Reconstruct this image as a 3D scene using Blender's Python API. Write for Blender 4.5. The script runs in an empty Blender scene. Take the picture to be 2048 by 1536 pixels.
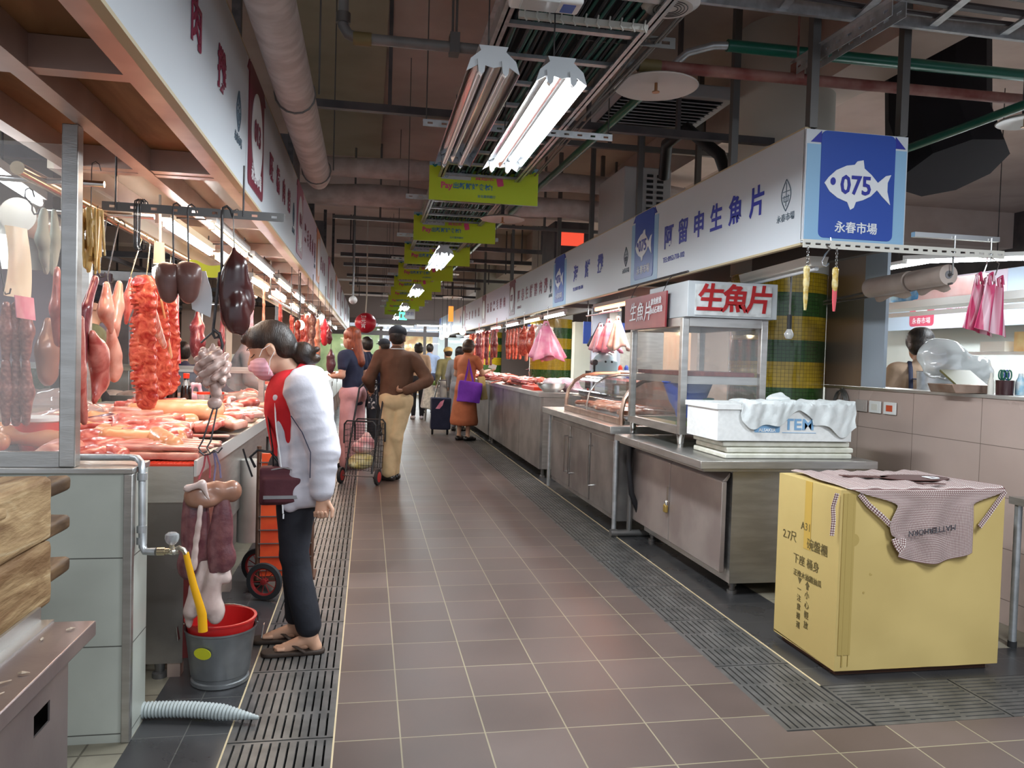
import bpy, math, random
import numpy as np
from mathutils import Vector, Matrix
S = bpy.context.scene
COL = S.collection
rnd = random.Random(7)
pi = math.pi
# ------------------------------------------------------------------ camera
FPX, YAW, PITCH, ROLL, EYE = 1549.86, .1838, -.0312, .0279, 1.333
cf = Vector((math.sin(YAW)*math.cos(PITCH), math.cos(YAW)*math.cos(PITCH), math.sin(PITCH)))
cr0 = Vector((math.cos(YAW), -math.sin(YAW), 0)); cu0 = cr0.cross(cf)
cr = cr0*math.cos(ROLL)+cu0*math.sin(ROLL); cu = cu0*math.cos(ROLL)-cr0*math.sin(ROLL)
cam_d = bpy.data.cameras.new('camera'); cam = bpy.data.objects.new('camera', cam_d); COL.objects.link(cam)
cam_d.sensor_width = 36; cam_d.lens = FPX/2048*36; cam_d.clip_start = .05; cam_d.clip_end = 200
cam.matrix_world = Matrix(((cr.x, cu.x, -cf.x, 0), (cr.y, cu.y, -cf.y, 0), (cr.z, cu.z, -cf.z, EYE), (0, 0, 0, 1)))
S.camera = cam
CAMP = Vector((0, 0, EYE))
def on(px, py, ax, v):                    # where the sight line of a photo point meets the plane axis = v
    d = cf*FPX+cr*(px-1024)-cu*(py-768)
    return CAMP+d*((v-CAMP[ax])/d[ax])
def FZ(px, py, z=0): return on(px, py, 2, z)
def PX(px, py, x): return on(px, py, 0, x)
def PY(px, py, y): return on(px, py, 1, y)
# ------------------------------------------------------------------ world and exposure
S.view_settings.view_transform = 'Standard'; S.view_settings.look = 'None'; S.view_settings.gamma = 1
S.view_settings.use_curve_mapping = False; S.view_settings.exposure = 0.22
W = bpy.data.worlds.new('world'); S.world = W; W.use_nodes = True
W.node_tree.nodes['Background'].inputs[0].default_value = (.80, .88, 1, 1)
W.node_tree.nodes['Background'].inputs[1].default_value = .75
S.cycles.use_denoising = True; S.cycles.max_bounces = 6; S.cycles.diffuse_bounces = 3; S.cycles.glossy_bounces = 3
S.cycles.transparent_max_bounces = 12; S.cycles.transmission_bounces = 4; S.cycles.sample_clamp_indirect = 4
S.cycles.caustics_reflective = False; S.cycles.caustics_refractive = False
def area(name, loc, sx, sy, power, col=(1, 1, 1), rot=(0, 0, 0), spread=pi):
    l = bpy.data.lights.new(name, 'AREA'); l.shape = 'RECTANGLE'; l.size = sx; l.size_y = sy; l.energy = power; l.color = col; l.spread = spread
    o = bpy.data.objects.new(name, l); COL.objects.link(o); o.location = loc; o.rotation_euler = rot; o['kind'] = 'helper'; return o
WHITE = (.88, .95, 1); WARM = (1, .78, .50); PINK = (1, .55, .42)
# lamps of the hall: the lit twin tubes over the aisle, then the tubes of the stalls and added crossing fills
area('aisle_tube_light', (.70, 3.62, 2.36), .22, 1.45, 62, WHITE)
for i, y in enumerate((8.8, 13.2, 17.6, 22)): area('aisle_tube_light', (.75, y, 2.5), .25, 1.4, 40, WHITE)
for i in range(10): area('stall_tube_light', (-.95, 3.9+i*2.1, 2.0), .3, 1.3, 20 if i else 11, (1, .42, .3) if i in (2, 5) else (WARM if i % 3 else (1, .7, .5)))
for i in range(6): area('stall_tube_light', (2.75, 7.9+i*2.6, 1.93), .3, 1.3, 26, (1, .84, .68) if i % 2 else WHITE)
area('stall_tube_light', (2.5, 7.6, 1.93), .2, 1.2, 22, (1, .42, .25))
for x, y in ((-3.2, 3.6), (-3.4, 7.5), (-3.4, 12.5), (-3.4, 18)): area('inner_tube_light', (x, y, 2.35), .3, 1.3, 45, WHITE)
for x, y in ((4.9, 4.4), (5.6, 7.5), (5.2, 11.5), (5.2, 17)): area('inner_tube_light', (x, y, 2.45), .3, 1.3, 60, WHITE)
area('crossing_fill_light', (.2, -.8, 2.9), 1.4, .3, 95, WHITE); area('crossing_fill_light', (2.6, .6, 3.0), .3, 1.4, 110, WHITE)  # added fills without fixtures near the camera, brighten the right side and sign
area('crossing_fill_light', (-1.3, 1.2, 2.9), .3, 1.3, 25, WHITE)
area('entrance_daylight', (.8, 26.0, 1.4), 5, 2, 70, (.85, .95, 1), (-pi/2, 0, 0))
# ------------------------------------------------------------------ materials
MATS = {}
def mat(name, c1, c2=None, c3=None, rough=.5, metal=0, ns=8, det=3, ramp=(.38, .62), bump=0, bs=None, st=(1, 1, 1), emit=None, es=0, coat=0, trans=0, ior=1.45, spec=.5, alpha=1, sss=0, dist=0):
    m = bpy.data.materials.new(name); m.use_nodes = True; nt = m.node_tree; N = nt.nodes; L = nt.links
    b = N['Principled BSDF']; I = b.inputs
    I['Roughness'].default_value = rough; I['Metallic'].default_value = metal; I['Specular IOR Level'].default_value = spec
    I['Coat Weight'].default_value = coat; I['Coat Roughness'].default_value = .15; I['Transmission Weight'].default_value = trans; I['IOR'].default_value = ior
    I['Alpha'].default_value = alpha
    I['Base Color'].default_value = (*c1, 1)
    if emit: I['Emission Color'].default_value = (*emit, 1); I['Emission Strength'].default_value = es
    if c2 or bump:
        tc = N.new('ShaderNodeTexCoord'); mp = N.new('ShaderNodeMapping'); mp.inputs['Scale'].default_value = st
        L.new(tc.outputs['Object'], mp.inputs[0])
    if c2:
        n = N.new('ShaderNodeTexNoise'); n.inputs['Scale'].default_value = ns; n.inputs['Detail'].default_value = det; n.inputs['Distortion'].default_value = dist
        L.new(mp.outputs[0], n.inputs['Vector'])
        r = N.new('ShaderNodeValToRGB'); e = r.color_ramp.elements
        e[0].position = ramp[0]; e[0].color = (*c1, 1); e[1].position = ramp[1]; e[1].color = (*c2, 1)
        if c3: k = e.new((ramp[1]+1)/2 if len(ramp) < 3 else ramp[2]); k.color = (*c3, 1)
        L.new(n.outputs['Fac'], r.inputs[0]); L.new(r.outputs[0], I['Base Color'])
    if bump:
        n2 = N.new('ShaderNodeTexNoise'); n2.inputs['Scale'].default_value = bs or ns; n2.inputs['Detail'].default_value = 3
        L.new(mp.outputs[0], n2.inputs['Vector'])
        bp = N.new('ShaderNodeBump'); bp.inputs['Strength'].default_value = bump; bp.inputs['Distance'].default_value = .01
        L.new(n2.outputs['Fac'], bp.inputs['Height']); L.new(bp.outputs[0], I['Normal'])
    MATS[name] = m; return m
def tilemat(name, c1, c2, grout, w, h, off=(0, 0, 0), axes='XY', mortar=.004, rough=.4, offset=0.0, noise=.25, ns=6, gvar=None, metal=0, coat=0):
    m = bpy.data.materials.new(name); m.use_nodes = True; nt = m.node_tree; N = nt.nodes; L = nt.links
    b = N['Principled BSDF']; b.inputs['Roughness'].default_value = rough; b.inputs['Metallic'].default_value = metal; b.inputs['Coat Weight'].default_value = coat
    tc = N.new('ShaderNodeTexCoord'); sp = N.new('ShaderNodeSeparateXYZ'); L.new(tc.outputs['Object'], sp.inputs[0])
    cb = N.new('ShaderNodeCombineXYZ')
    L.new(sp.outputs['XYZ'.index(axes[0])], cb.inputs[0]); L.new(sp.outputs['XYZ'.index(axes[1])], cb.inputs[1])
    mp = N.new('ShaderNodeMapping'); mp.inputs['Location'].default_value = off; L.new(cb.outputs[0], mp.inputs[0])
    br = N.new('ShaderNodeTexBrick'); br.offset = offset; br.squash = 1; br.inputs['Scale'].default_value = 1
    br.inputs['Brick Width'].default_value = w; br.inputs['Row Height'].default_value = h; br.inputs['Mortar Size'].default_value = mortar; br.inputs['Mortar Smooth'].default_value = .1
    br.inputs['Color1'].default_value = (*c1, 1); br.inputs['Color2'].default_value = (*c2, 1); br.inputs['Mortar'].default_value = (*grout, 1)
    L.new(mp.outputs[0], br.inputs['Vector'])
    n = N.new('ShaderNodeTexNoise'); n.inputs['Scale'].default_value = ns; n.inputs['Detail'].default_value = 6; L.new(tc.outputs['Object'], n.inputs['Vector'])
    mx = N.new('ShaderNodeMix'); mx.data_type = 'RGBA'; mx.blend_type = 'MULTIPLY'; mx.inputs[0].default_value = 1
    rr = N.new('ShaderNodeValToRGB'); e = rr.color_ramp.elements; e[0].position = .3; e[0].color = (1-noise,)*3+(1,); e[1].position = .7; e[1].color = (1, 1, 1, 1)
    L.new(n.outputs['Fac'], rr.inputs[0]); L.new(br.outputs['Color'], mx.inputs[6]); L.new(rr.outputs[0], mx.inputs[7]); L.new(mx.outputs[2], b.inputs['Base Color'])
    rm = N.new('ShaderNodeMapRange'); rm.inputs[3].default_value = rough-.12; rm.inputs[4].default_value = rough+.12; L.new(n.outputs['Fac'], rm.inputs[0]); L.new(rm.outputs[0], b.inputs['Roughness'])
    bp = N.new('ShaderNodeBump'); bp.inputs['Strength'].default_value = .25; bp.inputs['Distance'].default_value = .003; bp.invert = True
    L.new(br.outputs['Fac'], bp.inputs['Height']); L.new(bp.outputs[0], b.inputs['Normal'])
    MATS[name] = m; return m
def glassmat(name, tint=(1, 1, 1), gloss=.10, haze=.06, hazecol=(.8, .82, .8)):
    m = bpy.data.materials.new(name); m.use_nodes = True; nt = m.node_tree; N = nt.nodes; L = nt.links
    N.remove(N['Principled BSDF']); out = N['Material Output']
    t = N.new('ShaderNodeBsdfTransparent'); t.inputs[0].default_value = (*tint, 1); g = N.new('ShaderNodeBsdfGlossy'); g.inputs['Roughness'].default_value = .04
    d = N.new('ShaderNodeBsdfDiffuse'); d.inputs[0].default_value = (*hazecol, 1)
    m1 = N.new('ShaderNodeMixShader'); m2 = N.new('ShaderNodeMixShader'); m1.inputs[0].default_value = haze
    L.new(t.outputs[0], m1.inputs[1]); L.new(d.outputs[0], m1.inputs[2])
    fr = N.new('ShaderNodeLayerWeight'); fr.inputs[0].default_value = .5; pw = N.new('ShaderNodeMath'); pw.operation = 'POWER'; pw.inputs[1].default_value = 3.5; L.new(fr.outputs['Facing'], pw.inputs[0]); ad = N.new('ShaderNodeMath'); ad.operation = 'MULTIPLY_ADD'; ad.inputs[1].default_value = .6; ad.inputs[2].default_value = gloss*.6; L.new(pw.outputs[0], ad.inputs[0]); L.new(ad.outputs[0], m2.inputs[0]); L.new(m1.outputs[0], m2.inputs[1]); L.new(g.outputs[0], m2.inputs[2]); L.new(m2.outputs[0], out.inputs[0])
    MATS[name] = m; return m
def emi(name, col, s, base=(.9, .9, .9)): return mat(name, base, emit=col, es=s, rough=.3)
# ------------------------------------------------------------------ mesh collector
class G:
    def __init__(s): s.v = []; s.f = []
    def add(s, v, f):
        o = len(s.v); s.v += [tuple(p) for p in v]; s.f += [tuple(i+o for i in q) for q in f]; return s
    def bx(s, x0, x1, y0, y1, z0, z1):
        return s.add([(x, y, z) for z in (z0, z1) for y in (y0, y1) for x in (x0, x1)], [(0, 2, 3, 1), (4, 5, 7, 6), (0, 1, 5, 4), (2, 6, 7, 3), (0, 4, 6, 2), (1, 3, 7, 5)])
    def box(s, c, d, R=None):
        h = [k/2 for k in d]; v = [Vector((x, y, z)) for z in (-h[2], h[2]) for y in (-h[1], h[1]) for x in (-h[0], h[0])]
        if R is not None: v = [R @ p for p in v]
        c = Vector(c); return s.add([p+c for p in v], [(0, 2, 3, 1), (4, 5, 7, 6), (0, 1, 5, 4), (2, 6, 7, 3), (0, 4, 6, 2), (1, 3, 7, 5)])
    def beam(s, p, q, w, h, up=(0, 0, 1)):
        p = Vector(p); q = Vector(q); a = (q-p).normalized(); u = Vector(up); r = a.cross(u)
        if r.length < 1e-4: u = Vector((0, 1, 0)); r = a.cross(u)
        r.normalize(); u = r.cross(a)
        v = [e+r*i*w/2+u*j*h/2 for e in (p, q) for j in (-1, 1) for i in (-1, 1)]
        return s.add(v, [(0, 2, 3, 1), (4, 5, 7, 6), (0, 1, 5, 4), (2, 6, 7, 3), (0, 4, 6, 2), (1, 3, 7, 5)])
    def tube(s, pts, r, n=10, close=False, cap=True, flat=1.0):
        pts = [Vector(p) for p in pts]; m = len(pts); rs = r if isinstance(r, (list, tuple)) else [r]*m
        o = len(s.v); u = None
        for i, p in enumerate(pts):
            a = pts[(i+1) % m]-pts[i] if (i < m-1 or close) else pts[i]-pts[i-1]
            b = pts[i]-pts[i-1] if (i > 0 or close) else a
            t = (a.normalized()+b.normalized()); t = t.normalized() if t.length > 1e-6 else a.normalized()
            if u is None:
                u = Vector((0, 0, 1)) if abs(t.z) < .9 else Vector((0, 1, 0))
            u = (u-t*u.dot(t)); u = u.normalized() if u.length > 1e-6 else t.orthogonal().normalized()
            w = t.cross(u)
            for k in range(n):
                an = 2*pi*k/n; q = p+(u*math.cos(an)*flat+w*math.sin(an))*rs[i]; s.v.append(tuple(q))
        R = m if close else m-1
        for i in range(R):
            for k in range(n):
                a = o+i*n+k; b = o+i*n+(k+1) % n; c = o+((i+1) % m)*n+(k+1) % n; d = o+((i+1) % m)*n+k; s.f.append((a, b, c, d))
        if cap and not close:
            s.f.append(tuple(o+k for k in range(n))[::-1]); s.f.append(tuple(o+(m-1)*n+k for k in range(n)))
        return s
    def cyl(s, p, q, r, r2=None, n=16): return s.tube([p, q], [r, r if r2 is None else r2], n)
    def lathe(s, c, prof, n=24, axis=(0, 0, 1), closed=False):
        a = Vector(axis).normalized(); u = a.orthogonal().normalized(); w = a.cross(u); c = Vector(c); o = len(s.v); m = len(prof)
        for r, z in prof:
            for k in range(n):
                an = 2*pi*k/n; s.v.append(tuple(c+a*z+(u*math.cos(an)+w*math.sin(an))*r))
        for i in range(m-1+(1 if closed else 0)):
            for k in range(n):
                j = (i+1) % m; s.f.append((o+i*n+k, o+i*n+(k+1) % n, o+j*n+(k+1) % n, o+j*n+k))
        if not closed:
            if prof[0][0] > 1e-5: s.f.append(tuple(o+k for k in range(n))[::-1])
            if prof[-1][0] > 1e-5: s.f.append(tuple(o+(m-1)*n+k for k in range(n)))
        return s
    def ell(s, c, r, R=None, n=14, m=9):
        r = (r, r, r) if not isinstance(r, (tuple, list)) else r; v = []; f = []
        for i in range(m+1):
            th = pi*i/m
            for k in range(n):
                an = 2*pi*k/n; p = Vector((math.sin(th)*math.cos(an)*r[0], math.sin(th)*math.sin(an)*r[1], math.cos(th)*r[2]))
                v.append((R @ p if R is not None else p)+Vector(c))
        for i in range(m):
            for k in range(n): f.append((i*n+k, (i+1)*n+k, (i+1)*n+(k+1) % n, i*n+(k+1) % n))
        return s.add(v, f)
    def prism(s, poly, o, u, w, t):       # 2-D outline (a, b) -> o + a u + b w, thickened by vector t
        o = Vector(o); u = Vector(u); w = Vector(w); t = Vector(t); n = len(poly)
        v = [o+u*a+w*b for a, b in poly]; v += [p+t for p in v]
        return s.add(v, [tuple(range(n))[::-1], tuple(range(n, 2*n))]+[(i, (i+1) % n, n+(i+1) % n, n+i) for i in range(n)])
    def sheet(s, fn, nu, nv, th=0):       # fn(a, b) -> point, a, b in 0..1; th gives it thickness
        v = [Vector(fn(i/nu, j/nv)) for j in range(nv+1) for i in range(nu+1)]; w = nu+1
        f = [(j*w+i, j*w+i+1, (j+1)*w+i+1, (j+1)*w+i) for j in range(nv) for i in range(nu)]
        if th:
            nn = [Vector() for _ in v]
            for q in f:
                k = (v[q[1]]-v[q[0]]).cross(v[q[3]]-v[q[0]])
                for i in q: nn[i] += k
            m = len(v); v2 = [p-(k.normalized() if k.length > 0 else Vector((0, 0, 1)))*th for p, k in zip(v, nn)]
            edge = [i for i in range(w)]+[j*w+nu for j in range(1, nv+1)]+[nv*w+i for i in range(nu-1, -1, -1)]+[j*w for j in range(nv-1, 0, -1)]
            f += [tuple(i+m for i in q)[::-1] for q in f]+[(edge[(i+1) % len(edge)], edge[i], edge[i]+m, edge[(i+1) % len(edge)]+m) for i in range(len(edge))]
            v = v+v2
        return s.add(v, f)
def bevel_mod(o, w=.004, seg=2):
    m = o.modifiers.new('bevel', 'BEVEL'); m.width = w; m.segments = seg; m.limit_method = 'ANGLE'; return o
def tag(o, label=None, cat=None, group=None, kind=None):
    if label: o['label'] = label
    if cat: o['category'] = cat
    if group: o['group'] = group
    if kind: o['kind'] = kind
    return o
def mesh_of(name, g):
    if isinstance(g, bpy.types.Mesh): return g
    me = bpy.data.meshes.new(name); me.from_pydata(g.v, [], g.f); me.validate(); me.update(); return me
def ob(name, g, m, parent=None, label=None, cat=None, group=None, kind=None, smooth=None, bev=0, keep=False):
    me = mesh_of(name, g); o = bpy.data.objects.new(name, me); COL.objects.link(o)
    mm = MATS[m] if isinstance(m, str) else m
    me.materials.append(mm)
    if parent is not None:
        o.parent = parent
        if parent.type == 'EMPTY': o.location = -Vector(parent.location) if parent.get('_w') else Vector()
        if parent.type == 'MESH' and parent.get('_off') is not None: o.location = -Vector(parent['_off'])
    elif kind != 'structure' and not keep and len(me.vertices):
        co = np.empty(len(me.vertices)*3); me.vertices.foreach_get('co', co); co = co.reshape(-1, 3)
        c = np.array([(co[:, 0].min()+co[:, 0].max())/2, (co[:, 1].min()+co[:, 1].max())/2, co[:, 2].min()])
        co -= c; me.vertices.foreach_set('co', co.ravel()); me.update(); o.location = c; o['_off'] = [float(k) for k in c]
    if smooth is None: smooth = 35
    if smooth:
        me.polygons.foreach_set('use_smooth', [True]*len(me.polygons))
        if smooth < 180:
            try: me.set_sharp_from_angle(angle=math.radians(smooth))
            except Exception: pass
    if bev: bevel_mod(o, bev)
    tag(o, label, cat, group, kind); return o
def T(name, label, cat, loc, group=None, world=True, rz=0):      # an Empty at the thing's base; parts are given in world space when world is set
    o = bpy.data.objects.new(name, None); COL.objects.link(o); o.location = loc; o.rotation_euler = (0, 0, rz); o.empty_display_size = .1
    if world: o['_w'] = 1
    return tag(o, label, cat, group)
def dup(r, loc, rz=None, label=None, group=None, scale=None):
    c = r.copy(); COL.objects.link(c); c.location = loc
    if rz is not None: c.rotation_euler = (0, 0, rz)
    if label: c['label'] = label
    if group: c['group'] = group
    if scale: c.scale = scale
    def rec(a, b):
        for ch in list(a.children):
            d = ch.copy(); COL.objects.link(d); d.parent = b; rec(ch, d)
    rec(r, c); return c
# ------------------------------------------------------------------ text as geometry
def text(s, size, o, u, w, m, parent, name='lettering', th=.002, align='CENTER', sx=1.0, shear=0, bold=.0, label=None):
    cu_ = bpy.data.curves.new('t', 'FONT'); cu_.body = s; cu_.size = 1; cu_.align_x = align; cu_.align_y = 'CENTER'; cu_.extrude = 0; cu_.resolution_u = 2; cu_.offset = bold; cu_.shear = shear
    to = bpy.data.objects.new('t', cu_); COL.objects.link(to)
    bpy.context.view_layer.update()
    me = bpy.data.meshes.new_from_object(to.evaluated_get(bpy.context.evaluated_depsgraph_get()))
    bpy.data.objects.remove(to); bpy.data.curves.remove(cu_)
    u = Vector(u).normalized(); w = Vector(w).normalized(); n = u.cross(w); o = Vector(o)
    vs = [o+u*v.co.x*size*sx+w*v.co.y*size+n*th for v in me.vertices]; fs = [tuple(p.vertices) for p in me.polygons]
    k = len(vs); be = {}
    for q in fs:
        for i in range(len(q)):
            a, b = q[i], q[(i+1) % len(q)]
            if (b, a) in be: del be[(b, a)]
            else: be[(a, b)] = 1
    vs += [v-n*th for v in vs]; fs += [(b, a, a+k, b+k) for a, b in be]
    g = G(); g.v = [tuple(v) for v in vs]; g.f = fs; bpy.data.meshes.remove(me)
    return ob(name, g, m, parent, label=label, smooth=0)
# ------------------------------------------------------------------ soft bodies: signed distances blended on a grid, skinned with surface nets
def _cap(P, p, q, r1, r2, fl=None):
    p = np.asarray(p, np.float32); q = np.asarray(q, np.float32)
    if fl is not None:
        n = np.asarray(fl[0], np.float32); n = n/np.linalg.norm(n); c = (p+q)/2
        P = P+((P-c) @ n)[..., None]*n*(fl[1]-1); p = p+((p-c) @ n)*n*(fl[1]-1); q = q+((q-c) @ n)*n*(fl[1]-1)
    d = q-p; L = float(d @ d)+1e-9; t = np.clip(((P-p) @ d)/L, 0, 1)
    return np.sqrt((((P-p)-t[..., None]*d)**2).sum(-1))-(r1+(r2-r1)*t)
def _ell(P, c, r, R=None):
    Q = P-np.asarray(c, np.float32)
    if R is not None: Q = Q @ np.asarray(R, np.float32)
    r = np.asarray(r, np.float32); k0 = np.sqrt(((Q/r)**2).sum(-1)); k1 = np.sqrt(((Q/(r*r))**2).sum(-1))+1e-6
    return k0*(k0-1)/k1
def _rbx(P, c, h, R=None, rr=.01):
    Q = P-np.asarray(c, np.float32)
    if R is not None: Q = Q @ np.asarray(R, np.float32)
    Q = np.abs(Q)-(np.asarray(h, np.float32)-rr)
    return np.sqrt((np.maximum(Q, 0)**2).sum(-1))+np.minimum(Q.max(-1), 0)-rr
def wob(P, sc, seed=0, n=5):
    r = np.random.RandomState(seed); o = 0
    for i in range(n):
        d = r.randn(3); d = d/np.linalg.norm(d)*sc*(.6+.9*r.rand()); o = o+np.sin(P @ d.astype(np.float32)+r.rand()*6.28)
    return o/n
def sdf(prims, vox, k=.02, post=None):
    """prims: ('c', p, q, r1, r2[, flat, k]) ('e', c, r[, R, k]) ('b', c, half[, R, k]) and the same with a leading '-' to carve"""
    lo = np.full(3, 1e9); hi = -lo; bb = []
    for p in prims:
        t = p[0][-1]
        if t == 'c': a = np.minimum(p[1], p[2])-max(p[3], p[4]); b = np.maximum(p[1], p[2])+max(p[3], p[4])
        else:
            m = max(p[2]) if (len(p) > 3 and p[3] is not None) else np.asarray(p[2]); 
            if t == 'b' and len(p) > 3 and p[3] is not None: m = float(np.linalg.norm(p[2]))
            a = np.asarray(p[1])-m; b = np.asarray(p[1])+m
        bb.append((a, b))
        if p[0][0] != '-': lo = np.minimum(lo, a); hi = np.maximum(hi, b)
    lo = lo-3*vox-.01; hi = hi+3*vox+.01; n = np.ceil((hi-lo)/vox).astype(int)+1
    D = np.full(n, .2, np.float32); ax = [(lo[i]+vox*np.arange(n[i])).astype(np.float32) for i in range(3)]
    for p, (a, b) in zip(prims, bb):
        t = p[0][-1]; neg = p[0][0] == '-'; kk = k
        ex = {'c': 6, 'e': 4, 'b': 4}[t]
        if len(p) > ex: kk = p[ex]
        mg = kk*1.2+.03
        i0 = np.clip(((a-mg-lo)/vox).astype(int), 0, n-1); i1 = np.clip(((b+mg-lo)/vox).astype(int)+2, 0, n)
        if (i1 <= i0).any(): continue
        sl = tuple(slice(i0[i], i1[i]) for i in range(3))
        P = np.stack(np.meshgrid(*[ax[i][sl[i]] for i in range(3)], indexing='ij'), -1)
        if t == 'c': d = _cap(P, p[1], p[2], p[3], p[4], p[5] if len(p) > 5 else None)
        elif t == 'e': d = _ell(P, p[1], p[2], p[3] if len(p) > 3 else None)
        else: d = _rbx(P, p[1], p[2], p[3] if len(p) > 3 else None, rr=min(.012, min(p[2])*.6))
        A = D[sl]
        if neg: h = np.maximum(kk-np.abs(A+d), 0)/kk; D[sl] = np.maximum(A, -d)+h*h*kk*.25
        else: h = np.maximum(kk-np.abs(A-d), 0)/kk; D[sl] = np.minimum(A, d)-h*h*kk*.25
    if post is not None:
        near = np.where(np.abs(D) < .05)
        P = np.stack([ax[i][near[i]] for i in range(3)], -1); D[near] = D[near]+post(P)
    return nets(D, lo, vox)
def nets(D, lo, vox):
    for i in range(3):
        s = [slice(None)]*3
        for e in (0, -1): s[i] = e; D[tuple(s)] = np.maximum(D[tuple(s)], vox*.1)
    I = D < 0; n = D.shape
    c = [(i, j, k) for i in (0, 1) for j in (0, 1) for k in (0, 1)]
    cnt = np.zeros([m-1 for m in n], np.int8)
    for i, j, k in c: cnt += I[i:n[0]-1+i, j:n[1]-1+j, k:n[2]-1+k]
    act = np.argwhere((cnt > 0) & (cnt < 8)); idx = np.full(cnt.shape, -1, np.int32); idx[tuple(act.T)] = np.arange(len(act))
    V = {q: D[tuple((act+q).T)] for q in c}; acc = np.zeros((len(act), 3)); w = np.zeros(len(act))
    for a in c:
        for ax in range(3):
            if a[ax] == 0:
                b = list(a); b[ax] = 1; b = tuple(b); va, vb = V[a], V[b]; m = (va < 0) != (vb < 0)
                t = np.where(m, va/np.where(m, va-vb, 1), 0); e = np.zeros((len(act), 3)); e[:] = a; e[:, ax] = t
                acc += e*m[:, None]; w += m
    vs = lo+(act+acc/w[:, None])*vox; F = []
    for ax in range(3):
        s0 = [slice(1, -1)]*3; s1 = [slice(1, -1)]*3; s0[ax] = slice(0, -1); s1[ax] = slice(1, None)
        a = I[tuple(s0)]; b = I[tuple(s1)]; e = np.argwhere(a != b); off = np.ones(3, int); off[ax] = 0; e = e+off
        ina = I[tuple(e.T)]; u, v = (ax+1) % 3, (ax+2) % 3
        def g(du, dv):
            q = e.copy(); q[:, u] += du; q[:, v] += dv; return idx[tuple(q.T)]
        Q = np.stack([g(-1, -1), g(0, -1), g(0, 0), g(-1, 0)], 1); Q[~ina] = Q[~ina][:, ::-1]; F.append(Q)
    F = np.concatenate(F); F = F[(F >= 0).all(1)]
    me = bpy.data.meshes.new('soft'); me.vertices.add(len(vs)); me.vertices.foreach_set('co', vs.astype(np.float32).ravel())
    me.loops.add(len(F)*4); me.loops.foreach_set('vertex_index', F.astype(np.int32).ravel())
    me.polygons.add(len(F)); me.polygons.foreach_set('loop_start', np.arange(0, len(F)*4, 4, dtype=np.int32)); me.update(calc_edges=True); me.validate()
    return me
def Rz(a): return np.array(Matrix.Rotation(a, 3, 'Z'))
def Rx(a): return np.array(Matrix.Rotation(a, 3, 'X'))
def Ry(a): return np.array(Matrix.Rotation(a, 3, 'Y'))
# ------------------------------------------------------------------ materials used all over
mat('steel', (.50, .485, .46), (.60, .585, .56), rough=.36, metal=.9, ns=5, det=6, st=(1, 1, 6), bump=.05, bs=40)
mat('steel_worn', (.27, .25, .24), (.43, .41, .39), rough=.36, metal=.85, ns=3, det=8, bump=.08, bs=20)
mat('steel_bright', (.68, .68, .67), rough=.22, metal=1)
mat('iron_dark', (.045, .042, .045), (.09, .08, .08), rough=.45, metal=.5, ns=20)
mat('rail_grey', (.17, .165, .16), rough=.45, metal=.7)
mat('galv', (.45, .47, .48), (.58, .60, .62), rough=.4, metal=.75, ns=18)
mat('cream_paint', (.72, .70, .63), rough=.5)
mat('white_plastic', (.82, .82, .80), rough=.35)
mat('black', (.012, .012, .014), rough=.45)
mat('rubber', (.02, .02, .022), rough=.7)
mat('concrete', (.40, .30, .255), (.48, .37, .32), rough=.85, ns=1.5, det=6, bump=.1, bs=14)
mat('concrete_olive', (.30, .25, .17), (.36, .30, .21), rough=.85, ns=1.5, det=6)
mat('beam_paint', (.56, .44, .38), (.64, .52, .46), rough=.8, ns=2)
mat('dark_pipe', (.055, .05, .055), (.09, .08, .08), rough=.5, ns=5)
mat('grey_pipe', (.16, .155, .15), (.22, .21, .20), rough=.4, ns=6)
mat('wrap', (.46, .39, .36), (.60, .53, .50), rough=.7, ns=7, det=6, st=(1, 2, 1), bump=.5, bs=9)
mat('plywood', (.23, .105, .042), (.36, .19, .085), rough=.7, ns=2.5, det=9, st=(3, .6, 1), dist=1.2)
mat('sign_white', (.66, .70, .745), rough=.35)
mat('sign_lilac', (.70, .62, .72), rough=.35)
mat('sign_bluewhite', (.52, .65, .80), rough=.35)
mat('sign_edge', (.55, .45, .28), rough=.5)
mat('navy_ink', (.035, .045, .36), rough=.4)
mat('maroon_ink', (.23, .012, .05), rough=.4)
mat('flag_blue', (.035, .09, .42), rough=.35)
mat('flag_light', (.30, .52, .74), rough=.35)
mat('flag_maroon', (.19, .02, .045), rough=.35)
mat('flag_pink', (.42, .10, .17), rough=.35)
mat('flag_orange', (.62, .22, .08), rough=.35)
mat('print_white', (.86, .88, .90), rough=.4)
mat('grey_ink', (.10, .14, .18), rough=.5)
tilemat('aisle_tile', (.098, .068, .058), (.132, .096, .084), (.30, .26, .17), .3, .3, (-.1384, -.292, 0), rough=.42, mortar=.0028, noise=.35, ns=1.7)
tilemat('slate_tile', (.040, .040, .042), (.052, .051, .053), (.12, .12, .11), .6, .3, (0, -.1, 0), rough=.3, mortar=.002)
tilemat('cream_tile', (.30, .27, .20), (.34, .31, .24), (.14, .12, .09), .45, .45, (0, 0, 0), rough=.4, noise=.4)
mat('channel', (.012, .012, .012), rough=.9)
mat('grate', (.075, .074, .072), (.13, .125, .12), rough=.4, ns=9, det=5, metal=.25)
glassmat('glass', gloss=.08, haze=.05); glassmat('glass_hazy', gloss=.08, haze=.17, hazecol=(.8, .74, .70))
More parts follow.
